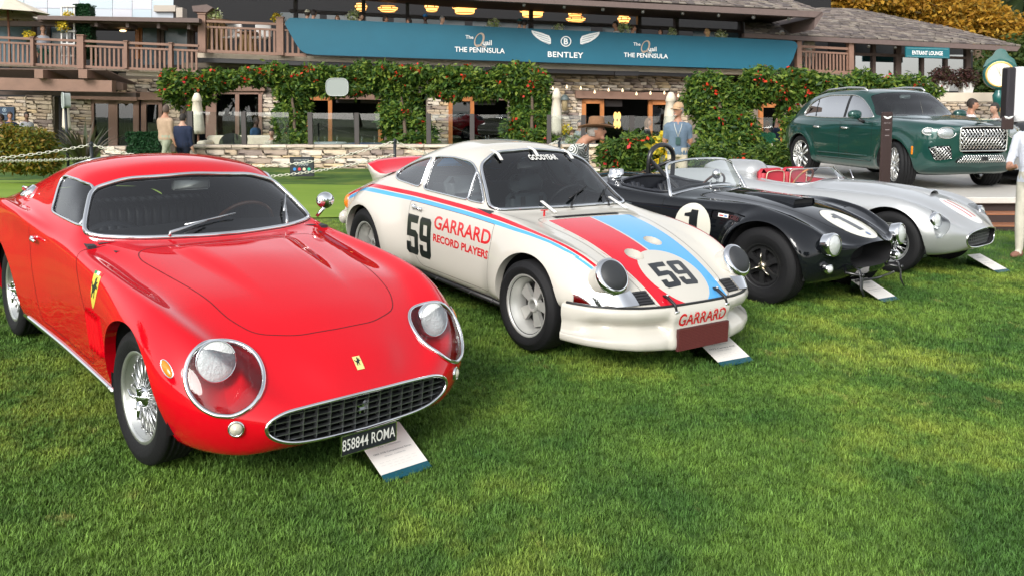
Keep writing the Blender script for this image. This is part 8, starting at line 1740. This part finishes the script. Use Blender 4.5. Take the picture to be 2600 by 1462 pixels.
q = F(236, 88, .2); who('server in green apron beside the hedge panel', 237, 92, q[1], F(236, 167, .2)[2], -.8, shirt=(.02, .02, .03), trousers=(.01, .12, .09), hair=(.02, .015, .012), skin='light', voxel=.03)
# ================================================================ barrier, signs, stage, furniture
def lawn_hit(px, py):
 d = CF + CR * (px - WPX / 2) / FPX - CU * (py - CYPX) / FPX; n = G3[:, 2]; t = -(CO @ n) / (d @ n); return CO + d * t
PW, PT_ = pm('placard_white', (.76, .73, .68), .35), pm('placard_teal', (.004, .07, .10), .4)
def placard(bl_, br_, ln, ht, label, title):
 """sloping card: bottom edge on the lawn between two photo points, ln long back towards the car"""
 a, b = lawn_hit(*bl_), lawn_hit(*br_); u = b - a; w = np.linalg.norm(u); u /= w; n = G3[:, 2]; v = np.cross(n, u); e = empty('placard', label, 'placard', tuple(a), group='car information placards'); s = np.stack([u, v, n], 1)
 def P(x, y, z=0): hz = y / ln * ht; return s @ np.array([x, y * math.sqrt(max(0, 1 - (ht / ln) ** 2)), hz + z + .012])
 def quad(x0, y0, x1, y1, z, name, mat): m = MB(); m.add([P(x0, y0, z), P(x1, y0, z), P(x1, y1, z), P(x0, y1, z), P(x0, y0, z - .005), P(x1, y0, z - .005), P(x1, y1, z - .005), P(x0, y1, z - .005)], [(0, 1, 2, 3), (7, 6, 5, 4), (0, 4, 5, 1), (1, 5, 6, 2), (2, 6, 7, 3), (3, 7, 4, 0)]); return m.out(name, mat, e)
 quad(0, ln * .135, w, ln, 0, 'card', PW); quad(0, 0, w, ln * .133, 0, 'teal_foot', PT_)
 m = MB(); m.add([P(0, ln, -.008), P(w, ln, -.008), s @ np.array([w, P(0, ln)[0] * 0 + ln * .97, 0]), s @ np.array([0, ln * .97, 0]), P(0, 0, -.006), P(w, 0, -.006)], [(0, 1, 2, 3), (0, 3, 4), (1, 5, 2)]); m.out('stand', glass('acrylic_stand', (.55, .62, .60), 1, .04), e)
 lines = [('THE PENINSULA', .80, .52, .042, .0006, (.30, .30, .30)), (title[0], .62, .50, .026, .0002, (.25, .25, .26)), (title[1], .50, .82, .030, .0008, (.10, .10, .11)), (title[2], .43, .45, .022, .0002, (.25, .25, .26)), ('offered for the judges at this garden gathering of', .33, .80, .016, 0, (.4, .4, .4)), ('historic competition cars and their caretakers', .28, .80, .016, 0, (.4, .4, .4)), ('shown on the lawn this summer', .23, .5, .016, 0, (.4, .4, .4))]
 for tx, fy, fw, sz, bo, c in lines:
  if sz < .02: # fine print reads as rules
   V, T = poly_tris([[(x0, -.1), (x1, -.1), (x1, .1), (x0, .1)] for x0, x1 in [(i * .17 - .5, i * .17 - .5 + .12) for i in range(6)]]); V = V * [w * fw, w * sz * 1.1, 1]
  else: V, T = text_mesh(tx, 1, bo * 8); V = V * [w * fw / np.ptp(V[:, 0]), w * sz * 1.5 / np.ptp(V[:, 1]), 1]
  ob('print', [P(w / 2 + q[0], ln * fy + q[1], .0012) for q in V], T, pm('ink_%d' % int(c[0] * 100), c, .6), e)
 th = np.linspace(0, 2 * math.pi, 24, endpoint=False); A = [(math.cos(t) * .42 + .18 * math.sin(t), math.sin(t) * .62) for t in th]; V, T = poly_tris([A, [(x * .72, y * .82) for x, y in A]]); ob('print_q', [P(w / 2 + q[0] * w * .10, ln * .895 + q[1] * w * .08, .0012) for q in V], T, TAN, e)
placard((980, 1229), (1097, 1190), .305, .125, 'white information card on the grass in front of the red coupe', ('The Collection', '1965 GTB Competizione Series', 'Owner, California')); placard((1835, 934), (1914, 919), .33, .125, 'white information card on the grass in front of the white coupe', ('The Collection', '1973 Carrera RSR', 'Owner, California')); placard((2242, 769), (2284, 762), .36, .125, 'white information card on the grass in front of the black roadster', ('The Collection', '1963 Competition Roadster', 'Owner')); placard((2535, 695), (2567, 691), .38, .125, 'white information card on the grass in front of the silver racer', ('The Collection', '1957 Sports Racer', 'Owner'))
# chain barrier
CHW = pm('white_plastic_chain', (.72, .69, .60), .5); PBK = pm('barrier_black', (.008, .012, .016), .5)
def link_mesh():
 a = np.linspace(0, 2 * math.pi, 12, endpoint=False); P = np.stack([np.where(np.cos(a) > 0, .022, -.022) + .018 * np.cos(a), .018 * np.sin(a), 0 * a], 1); V, Fc = tube(P, .0062, 5, True); return mesh('link', V, Fc, CHW)
_LK = link_mesh()
def chain(a, b, sag, label):
 a, b = np.array(a), np.array(b); L = np.linalg.norm(b - a); t = np.linspace(0, 1, 200); P = a + (b - a) * t[:, None] - np.array([0, 0, 1]) * (4 * sag * t * (1 - t))[:, None]; d = np.concatenate([[0], np.cumsum(np.linalg.norm(np.diff(P, axis=0), axis=1))]); n = int(d[-1] / .062); e = empty('barrier_chain', label, 'chain', tuple(a), group='white barrier chains')
 for i in range(n):
  q = (i + .5) / n * d[-1]; p = np.array([np.interp(q, d, P[:, k]) for k in range(3)]); p2 = np.array([np.interp(q + .01, d, P[:, k]) for k in range(3)]); o = bpy.data.objects.new('link', _LK); link(o, e); o.location = p - a; dr = Vector(p2 - p).normalized(); o.rotation_euler = (Matrix.LocRotScale(None, dr.to_track_quat('X', 'Z'), None) @ Matrix.Rotation(0 if i % 2 else 1.57, 4, 'X')).to_euler()
def post(px, pyt, Y, label):
 p = at(px, pyt, Y); z = float(zg(p[0], Y)); e = empty('barrier_post', label, 'post', (p[0], Y, z), group='black barrier posts'); h = p[2] - z; MB().tube([(0, 0, 0), (0, 0, h - .05)], .028, 12).out('pole', PBK, e, True); m = MB(); m.lathe([(0, h + .015), (.03, h), (.036, h - .03), (.030, h - .06)], 14); m.out('cap', PBK, e, True); MB().lathe([(0, .05), (.08, .045), (.17, .015), (.175, 0)], 20).out('base', PBK, e, True); return np.array([p[0], Y, p[2] - .04])
A1 = post(231, 362, 14, 'black barrier post with white chains behind the red coupe'); A2 = post(1002, 354, 15.5, 'black barrier post with white chains behind the white coupe'); A3 = at(-180, 412, 12.5); A4 = post(1420, 352, 17, 'black barrier post behind the roof of the white coupe')
chain(A1, A3, .06, 'white plastic chain sloping left from the barrier post'); chain(A1 - [0, 0, .22], at(-120, 398, 11) - np.array([0, 0, .05]), .03, 'lower white chain at the left edge in front of the bush'); chain(A1, A2, .42, 'upper white chain sagging between the two barrier posts'); chain(at(560, 455, 13.2), A2 - [0, 0, .24], .10, 'lower white chain rising to the second barrier post'); chain(A2, A4, .40, 'white chain running right behind the roof of the white coupe')
# stage and steps
SW_ = pm('stage_white', (.60, .57, .52), .45, var=.05); SB = pm('stage_umber', (.040, .024, .020), .6); CO_ = pm('copper_edge', (.55, .24, .13), .4, .6)
bz = place_car('ben').translation; st = empty('display_stage', 'low white display stage with dark steps and copper edges under the green SUV', 'stage', (bz.x, bz.y, 0)); hz = bz.z
MB().box((-3.6, -1.75, hz - .10), (4.8, 6.0, hz - .004), bev=.01).out('deck', SW_, st); MB().box((-3.5, -1.65, -.6), (4.7, 5.9, hz - .10)).out('base', SB, st)
for i in range(3): MB().box((-.6, -1.75 - .32 * (i + 1), -.6), (4.8, -1.75 - .32 * i - .001, hz - .10 - .13 * (i + 1))).out('step', SB, st); MB().box((-.6, -1.76 - .32 * (i + 1), hz - .10 - .13 * (i + 1)), (4.8, -1.75 - .32 * i - .002, hz - .082 - .13 * (i + 1))).out('step_edge', CO_, st)
def totem(px0, px1, pt, pb, Y, label, small=False):
 a, b = at(px0, pb, Y), at(px1, pt, Y); w = b[0] - a[0]; h = b[2] - a[2]; e = empty('totem_sign', label, 'sign', (float((a[0] + b[0]) / 2), Y, float(a[2]))); MB().box((-w / 2, 0, 0), (w / 2, .05, h), bev=.012).out('panel', pm('totem_umber', (.035, .018, .017), .4), e)
 for sg in (1, -1): V, T = poly_tris([[(0, .05), (.5, .14), (1.0, .18), (.8, .02), (.4, -.10), (0, -.16)][::1]]); ob('wing_print', [(sg * q[0] * w * .40, -.002, h * .92 + q[1] * w * .8) for q in V], T, WSG, e)
 V, T = text_mesh('BENTLEY', 1, .02); V *= w * .62 / np.ptp(V[:, 0]); ob('lettering', [(q[0], -.002, h * .845 + q[1]) for q in V], T, pm('dim_print', (.22, .18, .18), .5), e)
 if not small: [MB().box((-w * .20, -.003, h * z), (w * .20, -.001, h * z + .012)).out('print_line', pm('dim_print', (.22, .18, .18), .5), e) for z in (.745, .665)]
totem(2234, 2268, 285, 466, 12.55, 'dark brown upright sign with white winged emblem before the SUV front wheel'); totem(2545, 2576, 297, 330, 12.9, 'small dark sign with white winged emblem at the right edge', True)
# street clock
p = at(2524, 470, 24); ck = empty('street_clock', 'green post clock with cream dial and gold rim at the right', 'clock', (p[0], 24, 0)); gz = at(2524, 190, 24)[2]; CG = pm('clock_green', (.006, .095, .085), .35, coat=.5); GO = pm('clock_gold', (.55, .34, .10), .35, .6); ya = .42
MB().lathe([(.18, 0), (.18, .25), (.10, .35), (.065, .5), (.06, gz - .95), (.10, gz - .92), (.07, gz - .86), (.13, gz - .80), (.16, gz - .6), (.10, gz - .5), (.08, gz - .38)], 20).out('post', CG, ck, True); MB().lathe([(.07, gz - 1.06), (.085, gz - 1.03), (.085, gz - .98), (.07, gz - .95)], 20).out('gold_collar', GO, ck, True)
h = MB(); h.lathe([(0, .26), (.56, .26), (.62, .2), (.62, -.2), (.56, -.26), (0, -.26)], 40, 'y'); h.out('drum', CG, ck, True, (0, 0, gz), (0, 0, -ya)).scale = (.68, .68, .68)
h = MB(); h.prism([(-.62, .30), (-.50, .62), (-.30, .78), (-.16, 1.02), (0, 1.08), (.16, 1.02), (.30, .78), (.50, .62), (.62, .30), (.3, .50), (-.3, .50)], .30, f=lambda u, v, w: (u, w - .15, v)); h.out('crest', CG, ck, False, (0, 0, gz), (0, 0, -ya)).scale = (.68, .68, .68)
for q in (-1,):
 MB().lathe([(.46, -.262), (.50, -.285), (.54, -.262)], 40, 'y').out('gold_rim', GO, ck, True, (0, 0, gz), (0, 0, -ya)).scale = (.68, .68, .68); MB().lathe([(0, -.268), (.47, -.268)], 40, 'y').out('dial', pm('dial_cream', (.72, .68, .55), .4), ck, True, (0, 0, gz), (0, 0, -ya)).scale = (.68, .68, .68); m = MB()
 for k in range(12): a = k * math.pi / 6; m.bar((.38 * math.sin(a), -.272, .38 * math.cos(a)), (.44 * math.sin(a), -.272, .44 * math.cos(a)), .022, .004)
 m.out('hour_marks', BLK, ck, False, (0, 0, gz), (0, 0, -ya)).scale = (.68, .68, .68); m = MB(); [m.bar((-.08 * math.sin(a), -.276, -.08 * math.cos(a)), (r * math.sin(a), -.276, r * math.cos(a)), w, .004) for a, r, w in ((-.10, .26, .04), (-.45, .36, .026))]; m.out('hands', BLK, ck, False, (0, 0, gz), (0, 0, -ya)).scale = (.68, .68, .68)
# totem kiosk at the right edge
a, b = at(2555, 300, 17), at(2640, 171, 17); kz = empty('kiosk', 'tall white and black kiosk at the right edge behind the SUV', 'kiosk', (float(a[0]), 17, 0)); MB().box((0, 0, -.2), (.17, .25, b[2]), bev=.03).out('dark_side', pm('kiosk_black', (.022, .018, .022), .4), kz); MB().box((.172, -.02, -.2), (1.2, .25, b[2] + .01), bev=.05).out('white_face', pm('kiosk_white', (.66, .65, .66), .35), kz)
# parasols
CAN = pm('parasol_canvas', (.66, .59, .47), .85, var=.06, vscale=6)
def parasol_open(px, py, wpx, d, label):
 p = F(px, py, d); r = abs(F(px + wpx / 2, py, d)[0] - p[0]); e = empty('open_parasol', label, 'parasol', tuple(p - np.array([0, 0, 2.2]))); V = [(0, 0, 2.2 + .55)]; n = 8
 for k in range(n): a = 2 * math.pi * (k + .5) / n; V.append((r * math.cos(a), r * math.sin(a), 2.2))
 ob('canopy', V, [[0, 1 + k, 1 + (k + 1) % n] for k in range(n)], CAN, e); m = MB(); [m.bar((0, 0, 2.66), (r * .97 * math.cos(2 * math.pi * (k + .5) / n), r * .97 * math.sin(2 * math.pi * (k + .5) / n), 2.2), .03, .03) for k in range(n)]; m.out('ribs', pm('parasol_wood', (.22, .09, .05), .5), e); MB().tube([(0, 0, 0), (0, 0, 2.7)], .035, 8).out('pole', pm('parasol_wood', (.22, .09, .05), .5), e, True)
parasol_open(20, 34, 205, 1.0, 'open cream parasol at the upper left corner, front one'); parasol_open(35, 56, 175, -.4, 'open cream parasol at the upper left, behind the front one')
def parasol_closed(px, pt, pb, Y, w, label, floor=0):
 a, b = at(px, pb, Y), at(px, pt, Y); h = b[2] - a[2]; r = w * Y / FPX / 2; e = empty('closed_parasol', label, 'parasol', (float(a[0]), Y, floor), group='furled parasols'); z0 = a[2] - floor; n = 16; V = []; pr = [(0, h), (.35, h * .985), (.62, h * .90), (.80, h * .80), (.62, h * .78), (.80, h * .55), (1.0, h * .12), (.95, 0), (.8, .02)]
 for q, z in pr:
  for k in range(n): a_ = 2 * math.pi * k / n; f = 1 + .10 * (-1) ** k * (z < h * .8); V.append((r * q * f * math.cos(a_), r * q * f * math.sin(a_), z0 + z))
 ob('canopy', V, [[i * n + j, i * n + (j + 1) % n, (i + 1) * n + (j + 1) % n, (i + 1) * n + j] for i in range(len(pr) - 1) for j in range(n)], CAN, e, None, None, True); MB().tube([(0, 0, 0), (0, 0, z0 + h * .6)], .03, 8).out('pole', pm('parasol_wood', (.22, .09, .05), .5), e, True)
parasol_closed(503, 236, 341, 24, 32, 'furled cream parasol between the dark pillar and the window'); parasol_closed(170, 248, 331, 24, 20, 'furled cream parasol beside the lamp pole at the left'); parasol_closed(1413, 224, 345, 24, 30, 'furled cream parasol right of the thick vine column'); parasol_closed(1702, 234, 350, 23.5, 36, 'furled cream parasol behind the man in the cap')
# loudspeaker panels on poles
def panel(px, py, wpx, hpx, Y, yaw, label, pole_to):
 p = at(px, py, Y); w = wpx * Y / FPX; h = hpx * Y / FPX; z0 = pole_to; e = empty('heater_panel', label, 'heater', (float(p[0]), Y, z0)); P = round_poly([(-w / 2, -h / 2), (w / 2, -h / 2), (w / 2, h / 2), (-w / 2, h / 2)], min(w, h) * .38, 6); m = MB(); m.prism([tuple(q) for q in P], .12, f=lambda u, v, t: (u * math.cos(yaw) + t * math.sin(yaw), -u * math.sin(yaw) + t * math.cos(yaw), v + p[2] - z0)); m.out('shade', pm('heater_grey', (.27, .30, .28), .5), e); m = MB(); m.tube([(0, .08, 0), (0, .08, p[2] - z0)] if wpx < 40 else [(0, .08, p[2] - z0), (0, 1.4, p[2] - z0 + .1)], .03, 8); m.out('pole', PBK, e, True)
 P2 = round_poly([(-w / 2, -h / 2), (w / 2, -h / 2), (w / 2, h / 2), (-w / 2, h / 2)], min(w, h) * .38, 6) * 1.02; MB().tube([(u * math.cos(yaw), -u * math.sin(yaw) - .004, v + p[2] - z0) for u, v in P2], .012, 6, True).out('rim', pm('heater_rim', (.40, .43, .41), .45), e, True)
panel(856, 222, 55, 43, 24, 0, 'grey rounded heater panel in front of the vine band', 0.02); panel(160, 256, 30, 38, 17, .9, 'grey rounded heater tilted on a black pole at the left', float(zg(-7.5, 17)))
# little price board at the foot of the vine
a, b = at(736, 438, 18.5), at(796, 399, 18.5); e = empty('score_board', 'small black board with rows of figures and coloured dots below the vine column', 'board', (float((a[0] + b[0]) / 2), 18.5, float(a[2]))); w, h = b[0] - a[0], b[2] - a[2]; MB().box((-w / 2, 0, -.1), (w / 2, .06, h), bev=.008).out('panel', pm('board_black', (.012, .016, .02), .5), e)
for r, (tx, z, s) in enumerate((('POWER POINT', .80, .62), ('00000', .55, .55))): V, T = text_mesh(tx, 1, .01); V *= w * s / np.ptp(V[:, 0]); ob('figures', [(q[0], -.002, h * z + q[1]) for q in V], T, pm('board_print', (.35, .38, .38), .5), e)
for i, c in enumerate(((.03, .22, .6), (.6, .04, .05), (.7, .6, .4), (.02, .4, .25))): V, T = poly_tris([circle(.035, 14)]); ob('dot', [(q[0] + (-.3 + .2 * i) * w, -.002, h * .2 + q[1]) for q in V], T, pm('dot%d' % i, c, .5), e)
# shelf on the left balcony, sofa, string lights, wall lamp, blue sign
e = empty('plant_shelf', 'white open shelf with yellow flowers on the left balcony', 'shelf', tuple(F(172, 165, 1.1))); inv = Matrix.Translation(-e.location); WS_ = pm('white_shelf', (.72, .71, .69), .5)
def ep(m, nm, mat, e_, inv_): o = m.out(nm, mat); o.parent = e_; o.matrix_parent_inverse = inv_
for x in (154, 168, 186): m = MB(); fb(m, x, 14, x + 3.5, 165, 1.1, .06); ep(m, 'upright', WS_, e, inv)
for y in (14, 46, 78, 110, 140): m = MB(); fb(m, 154, y, 190, y + 4, 1.15, .3); ep(m, 'shelf_board', WS_, e, inv)
YF = leaf_mat('yellow_flower', [(.75, .50, .02), (.8, .62, .05), (.3, .35, .05)], .6, .3); WF = leaf_mat('white_flower', [(.7, .7, .6), (.6, .66, .35), (.3, .42, .1)], .6, .3)
def bouquet(px, py, d, r, mat, label, Y=None, vase=True):
 p = F(px, py, d) if Y is None else at(px, py, Y); rs = np.random.default_rng(int(px)); e_ = empty('bouquet', label, 'flowers', tuple(p - np.array([0, 0, r * 1.4]))); V, T = leaves(blob_points([(p, (r, r, r))], 160, rs), r * .5, rs, .8, 0); child(V, T, 'blooms', mat, e_, 'stuff'); MB().lathe([(0, 0), (r * .35, 0), (r * .45, r * .5), (r * .3, r * .9)], 12).out('vase', pm('vase_green', (.1, .12, .08), .4), e_, True)
for q in ((158, 66, 1.3, .17, YF, 'yellow flowers on the white shelf, lower bunch'), (174, 39, 1.3, .12, YF, 'yellow flowers on the white shelf, upper bunch'), (546, 43, .4, .22, WF, 'white flowers above the middle balcony railing'), (703, 46, .5, .16, YF, 'greenish flowers beside the banner post'), (900, 44, .95, .22, WF, 'white flower stems over the banner by the man in profile'), (1254, 62, .95, .20, WF, 'white flower stems left of the winged emblem'), (1418, 74, .95, .16, WF, 'white flowers right above the winged emblem'), (1582, 74, .95, .22, WF, 'tall greenish white flowers between two men'), (1707, 84, .95, .15, WF, 'white flowers left of the blonde woman'), (1830, 90, .95, .18, WF, 'white flowers right of the blonde woman'), (72, 90, 1.2, .16, YF, 'orange fruit and flowers on the left balcony rail')): bouquet(*q)
bouquet(1462, 362, 0, .22, WF, 'white and yellow bouquet on the terrace table', 22.8); bouquet(1438, 330, 0, .16, YF, 'yellow flowers behind the seated woman', 24)
bouquet(1690, 376, 0, .3, YF, 'pale yellow blooms at the top of the bush beside the man in the cap', 17.3)
sf = empty('sofa', 'long cream outdoor sofa behind the garden wall', 'sofa', tuple(at(595, 372, 23.5))); z0 = at(595, 372, 23.5)[2]; w = 190 * 23.5 / FPX; MB().box((-w / 2, 0, -.5), (w / 2, .9, -.1), bev=.05).out('seat', CRE, sf); MB().box((-w / 2, .7, -.1), (w / 2, .95, .28), bev=.06).out('backrest', pm('cream_cushion', (.62, .54, .42), .85), sf); [MB().box((x - .12, 0, -.1), (x + .12, .8, .15), bev=.05).out('armrest', CRE, sf) for x in (-w / 2 + .1, w / 2 - .1)]
ch = empty('black_chair', 'black rounded chair back in front of the cream sofa', 'chair', tuple(at(588, 368, 23))); m = MB(); m.prism([(.36 * math.cos(a), .34 * math.sin(a)) for a in np.linspace(0, math.pi, 14)], .05, f=lambda u, v, w_: (u, w_, v - .02)); m.out('backrest', BLK, ch); MB().box((-.3, -.4, -.45), (.3, .05, -.38), bev=.02).out('seat', BLK, ch); [MB().tube([(x, y, -.4), (x, y, -.9)], .02, 6).out('leg', BLK, ch, True) for x in (-.26, .26) for y in (-.36, .02)]
sl_ = empty('string_lights', 'string of small bulbs hung above the doorway beam', 'lights', tuple(F(1570, 225, .5))); inv = Matrix.Translation(-sl_.location); P = [F(1395 + 345 * t, 216 + 22 * t + 6 * math.sin(t * 25) * 0 - 9 * abs(math.sin(t * math.pi * 3)) + 6, .55) for t in np.linspace(0, 1, 40)]; m = MB(); m.tube(P, .008, 5); ep(m, 'cable', BLK, sl_, inv)
for i in range(1, 40, 4): m = MB(); m.lathe([(0, -.13), (.035, -.11), (.04, -.08), (.02, -.04), (.018, 0)], 10, 'z', P[i]); ep(m, 'bulb', pm('warm_bulb', (.9, .75, .5), .3, emit=(1, .75, .4), es=.8), sl_, inv)
e = empty('wall_lamp', 'dark bell wall lamp on the stone beside the orange door', 'lamp', tuple(F(1434, 262, .25))); m = MB(); m.lathe([(0, .30), (.08, .28), (.16, .16), (.16, .10)], 16); m.tube([(0, .2, .2), (0, 0, .3)], .02, 6); m.out('hood', pm('verdigris', (.10, .13, .13), .5), e, True); MB().lathe([(.10, .10), (.10, -.28), (.0, -.28)], 12).out('lantern', pm('lamp_body', (.45, .35, .2), .4), e, True)
e = empty('blue_sign', 'navy information sign with pale emblem at the left edge', 'sign', tuple(F(17, 306, .1))); inv = Matrix.Translation(-e.location); m = MB(); fb(m, -20, 272, 36, 306, .12, .03); ep(m, 'board', pm('sign_navy', (.012, .035, .075), .5), e, inv); V, T = poly_tris([circle(1, 20), circle(.78, 20), circle(.4, 14)]); flat('emblem', V, T, 11, 280, 10, pm('pale_print', (.4, .5, .58), .5), e, inv, d=.13, skew=0); V, T = text_mesh('welcome', 1, .01); flat('lettering', V, T, 11, 290, 24, pm('pale_print', (.4, .5, .58), .5), e, inv, d=.13, skew=0)
# balcony tables and chairs seen through the railing
for i, (x, lab) in enumerate(((548, 'round bar table with bamboo skirt behind the middle railing'), (630, 'low wooden crate table behind the middle railing'))):
 p = F(x, 132, .2); e = empty('balcony_table', lab, 'table', tuple(p)); MB().lathe([(.55, 1.02), (.58, 1.05), (0, 1.05)] if i == 0 else [(.34, .62), (.36, .66), (0, .66)], 20).out('table_top', pm('table_wood', (.28, .15, .08), .5), e, True); m = MB()
 for k in range(16): a = 2 * math.pi * k / 16; r = .36 if i == 0 else .26; m.tube([(r * .8 * math.cos(a), r * .8 * math.sin(a), 1.02 if i == 0 else .62), (r * 1.15 * math.cos(a), r * 1.15 * math.sin(a), 0)], .045, 6)
 m.out('bamboo_skirt', pm('bamboo', (.42, .27, .12), .6), e, True)
for i, (x, lab) in enumerate(((590, 'white cushioned chair left of the crate table'), (665, 'white cushioned chair right of the crate table'))):
 p = F(x, 132, .2); e = empty('balcony_chair', lab, 'chair', tuple(p), group='white balcony chairs'); MB().box((-.28, -.25, .42), (.28, .25, .50), bev=.03).out('seat', pm('white_cushion', (.66, .64, .62), .8), e); MB().box((-.28, .2, .5), (.28, .28, .95), bev=.03).out('backrest', pm('white_cushion', (.66, .64, .62), .8), e); [MB().tube([(a, b, 0), (a, b, .43)], .02, 6).out('leg', BLK, e, True) for a in (-.25, .25) for b in (-.2, .2)]
# terrace tables
for i, (x, y, Y, lab) in enumerate(((1445, 362, 23.3, 'white-clothed table among the terrace guests'), (830, 362, 24.5, 'table set with glasses behind the left doorway'), (925, 364, 25, 'blue-clothed table inside the left doorway'), (1250, 362, 25, 'dark table in the middle doorway'))):
 p = at(x, y, Y); e = empty('terrace_table', lab, 'table', (float(p[0]), Y, .02), group='terrace tables'); zt = p[2] - .02; MB().lathe([(0, zt), (.55, zt), (.58, zt - .02), (.56, zt - .3)], 20).out('cloth', pm('cloth_%d' % i, ((.6, .58, .54), (.35, .38, .4), (.03, .06, .14), (.05, .05, .06))[i], .85), e, True); MB().tube([(0, 0, 0), (0, 0, zt)], .05, 8).out('leg', BLK, e, True); m = MB(); [m.lathe([(.03, zt), (.01, zt + .06), (.035, zt + .12), (.03, zt + .2)], 8, 'z', (.3 * math.cos(a), .3 * math.sin(a), 0)) for a in (0, 2, 4)]; m.out('glasses', glass('wine_glass', (.8, .85, .85), 1, .1), e, True)
# the second, silver car beyond the stage: only its roof and screen show
def far_car():
 p = at(2565, 300, 15.5); z = p[2] - 1.38; e = empty('silver_saloon', 'pale silver car beyond the stage, only its roof and windscreen in view', 'car', (float(p[0]) + .9, 16.2, float(z)), -2.0)
 L = [[(-2.3, 0, .3), (2.2, 0, .3)], [(-2.3, .8, .35), (2.2, .75, .35)], [(-2.35, .88, .6), (0, .95, .6), (2.3, .85, .6)], [(-2.35, .86, .85), (0, .93, .88), (2.25, .8, .8)], [(-2.2, .75, .98), (-1.2, .80, 1.0), (.6, .82, .98), (2.1, .6, .86)], [(-2.1, .55, 1.02), (-1.2, .60, 1.25), (-.4, .62, 1.33), (.2, .64, 1.25), (.9, .7, 1.0), (2.1, .4, .88)], [(-2.1, 0, 1.03), (-1.2, 0, 1.33), (-.4, 0, 1.42), (.2, 0, 1.34), (.95, 0, 1.02), (2.15, 0, .9)]]
 s = Surf(body_grid(L, -1.8, 1.8, 80, 5)); s.cut(sdyz([(.66, 1.06), (.58, 1.27), (0, 1.335), (-.58, 1.27), (-.66, 1.06), (0, 1.05)], .05), 1, [0], lambda c, n: (c[:, 0] > 0) & (c[:, 0] < 1.0)); s.cut(sdxz([(.62, 1.03), (.1, 1.24), (-.4, 1.29), (-1.1, 1.22), (-1.4, 1.04)], .05), 2, [0], lambda c, n: np.abs(c[:, 1]) > .5); s.part('body_shell', [0], pm('pale_silver', (.58, .58, .56), .3, .5, coat=.8, inside=(.02, .02, .02)), e); s.part('windshield', [1], GLS, e, -.004); s.part('side_windows', [2], glass('privacy_glass', (.12, .14, .14), 1, .32), e, -.003)
 for x in (1.45, -1.45):
  for q in (1, -1): w = empty('wheel', None, None); w.parent = e; w.location = (x, .83 * q, .34); w.rotation_euler = (0, 0, math.pi * (q > 0)); tyre(w, .35, .24, .24, groove=3, n=32); MB().lathe([(.23, -.1), (.05, -.08), (0, -.09)], 20, 'y').out('rim', SILV, w, True)
far_car()
bpy.data.scenes.remove(TMP)
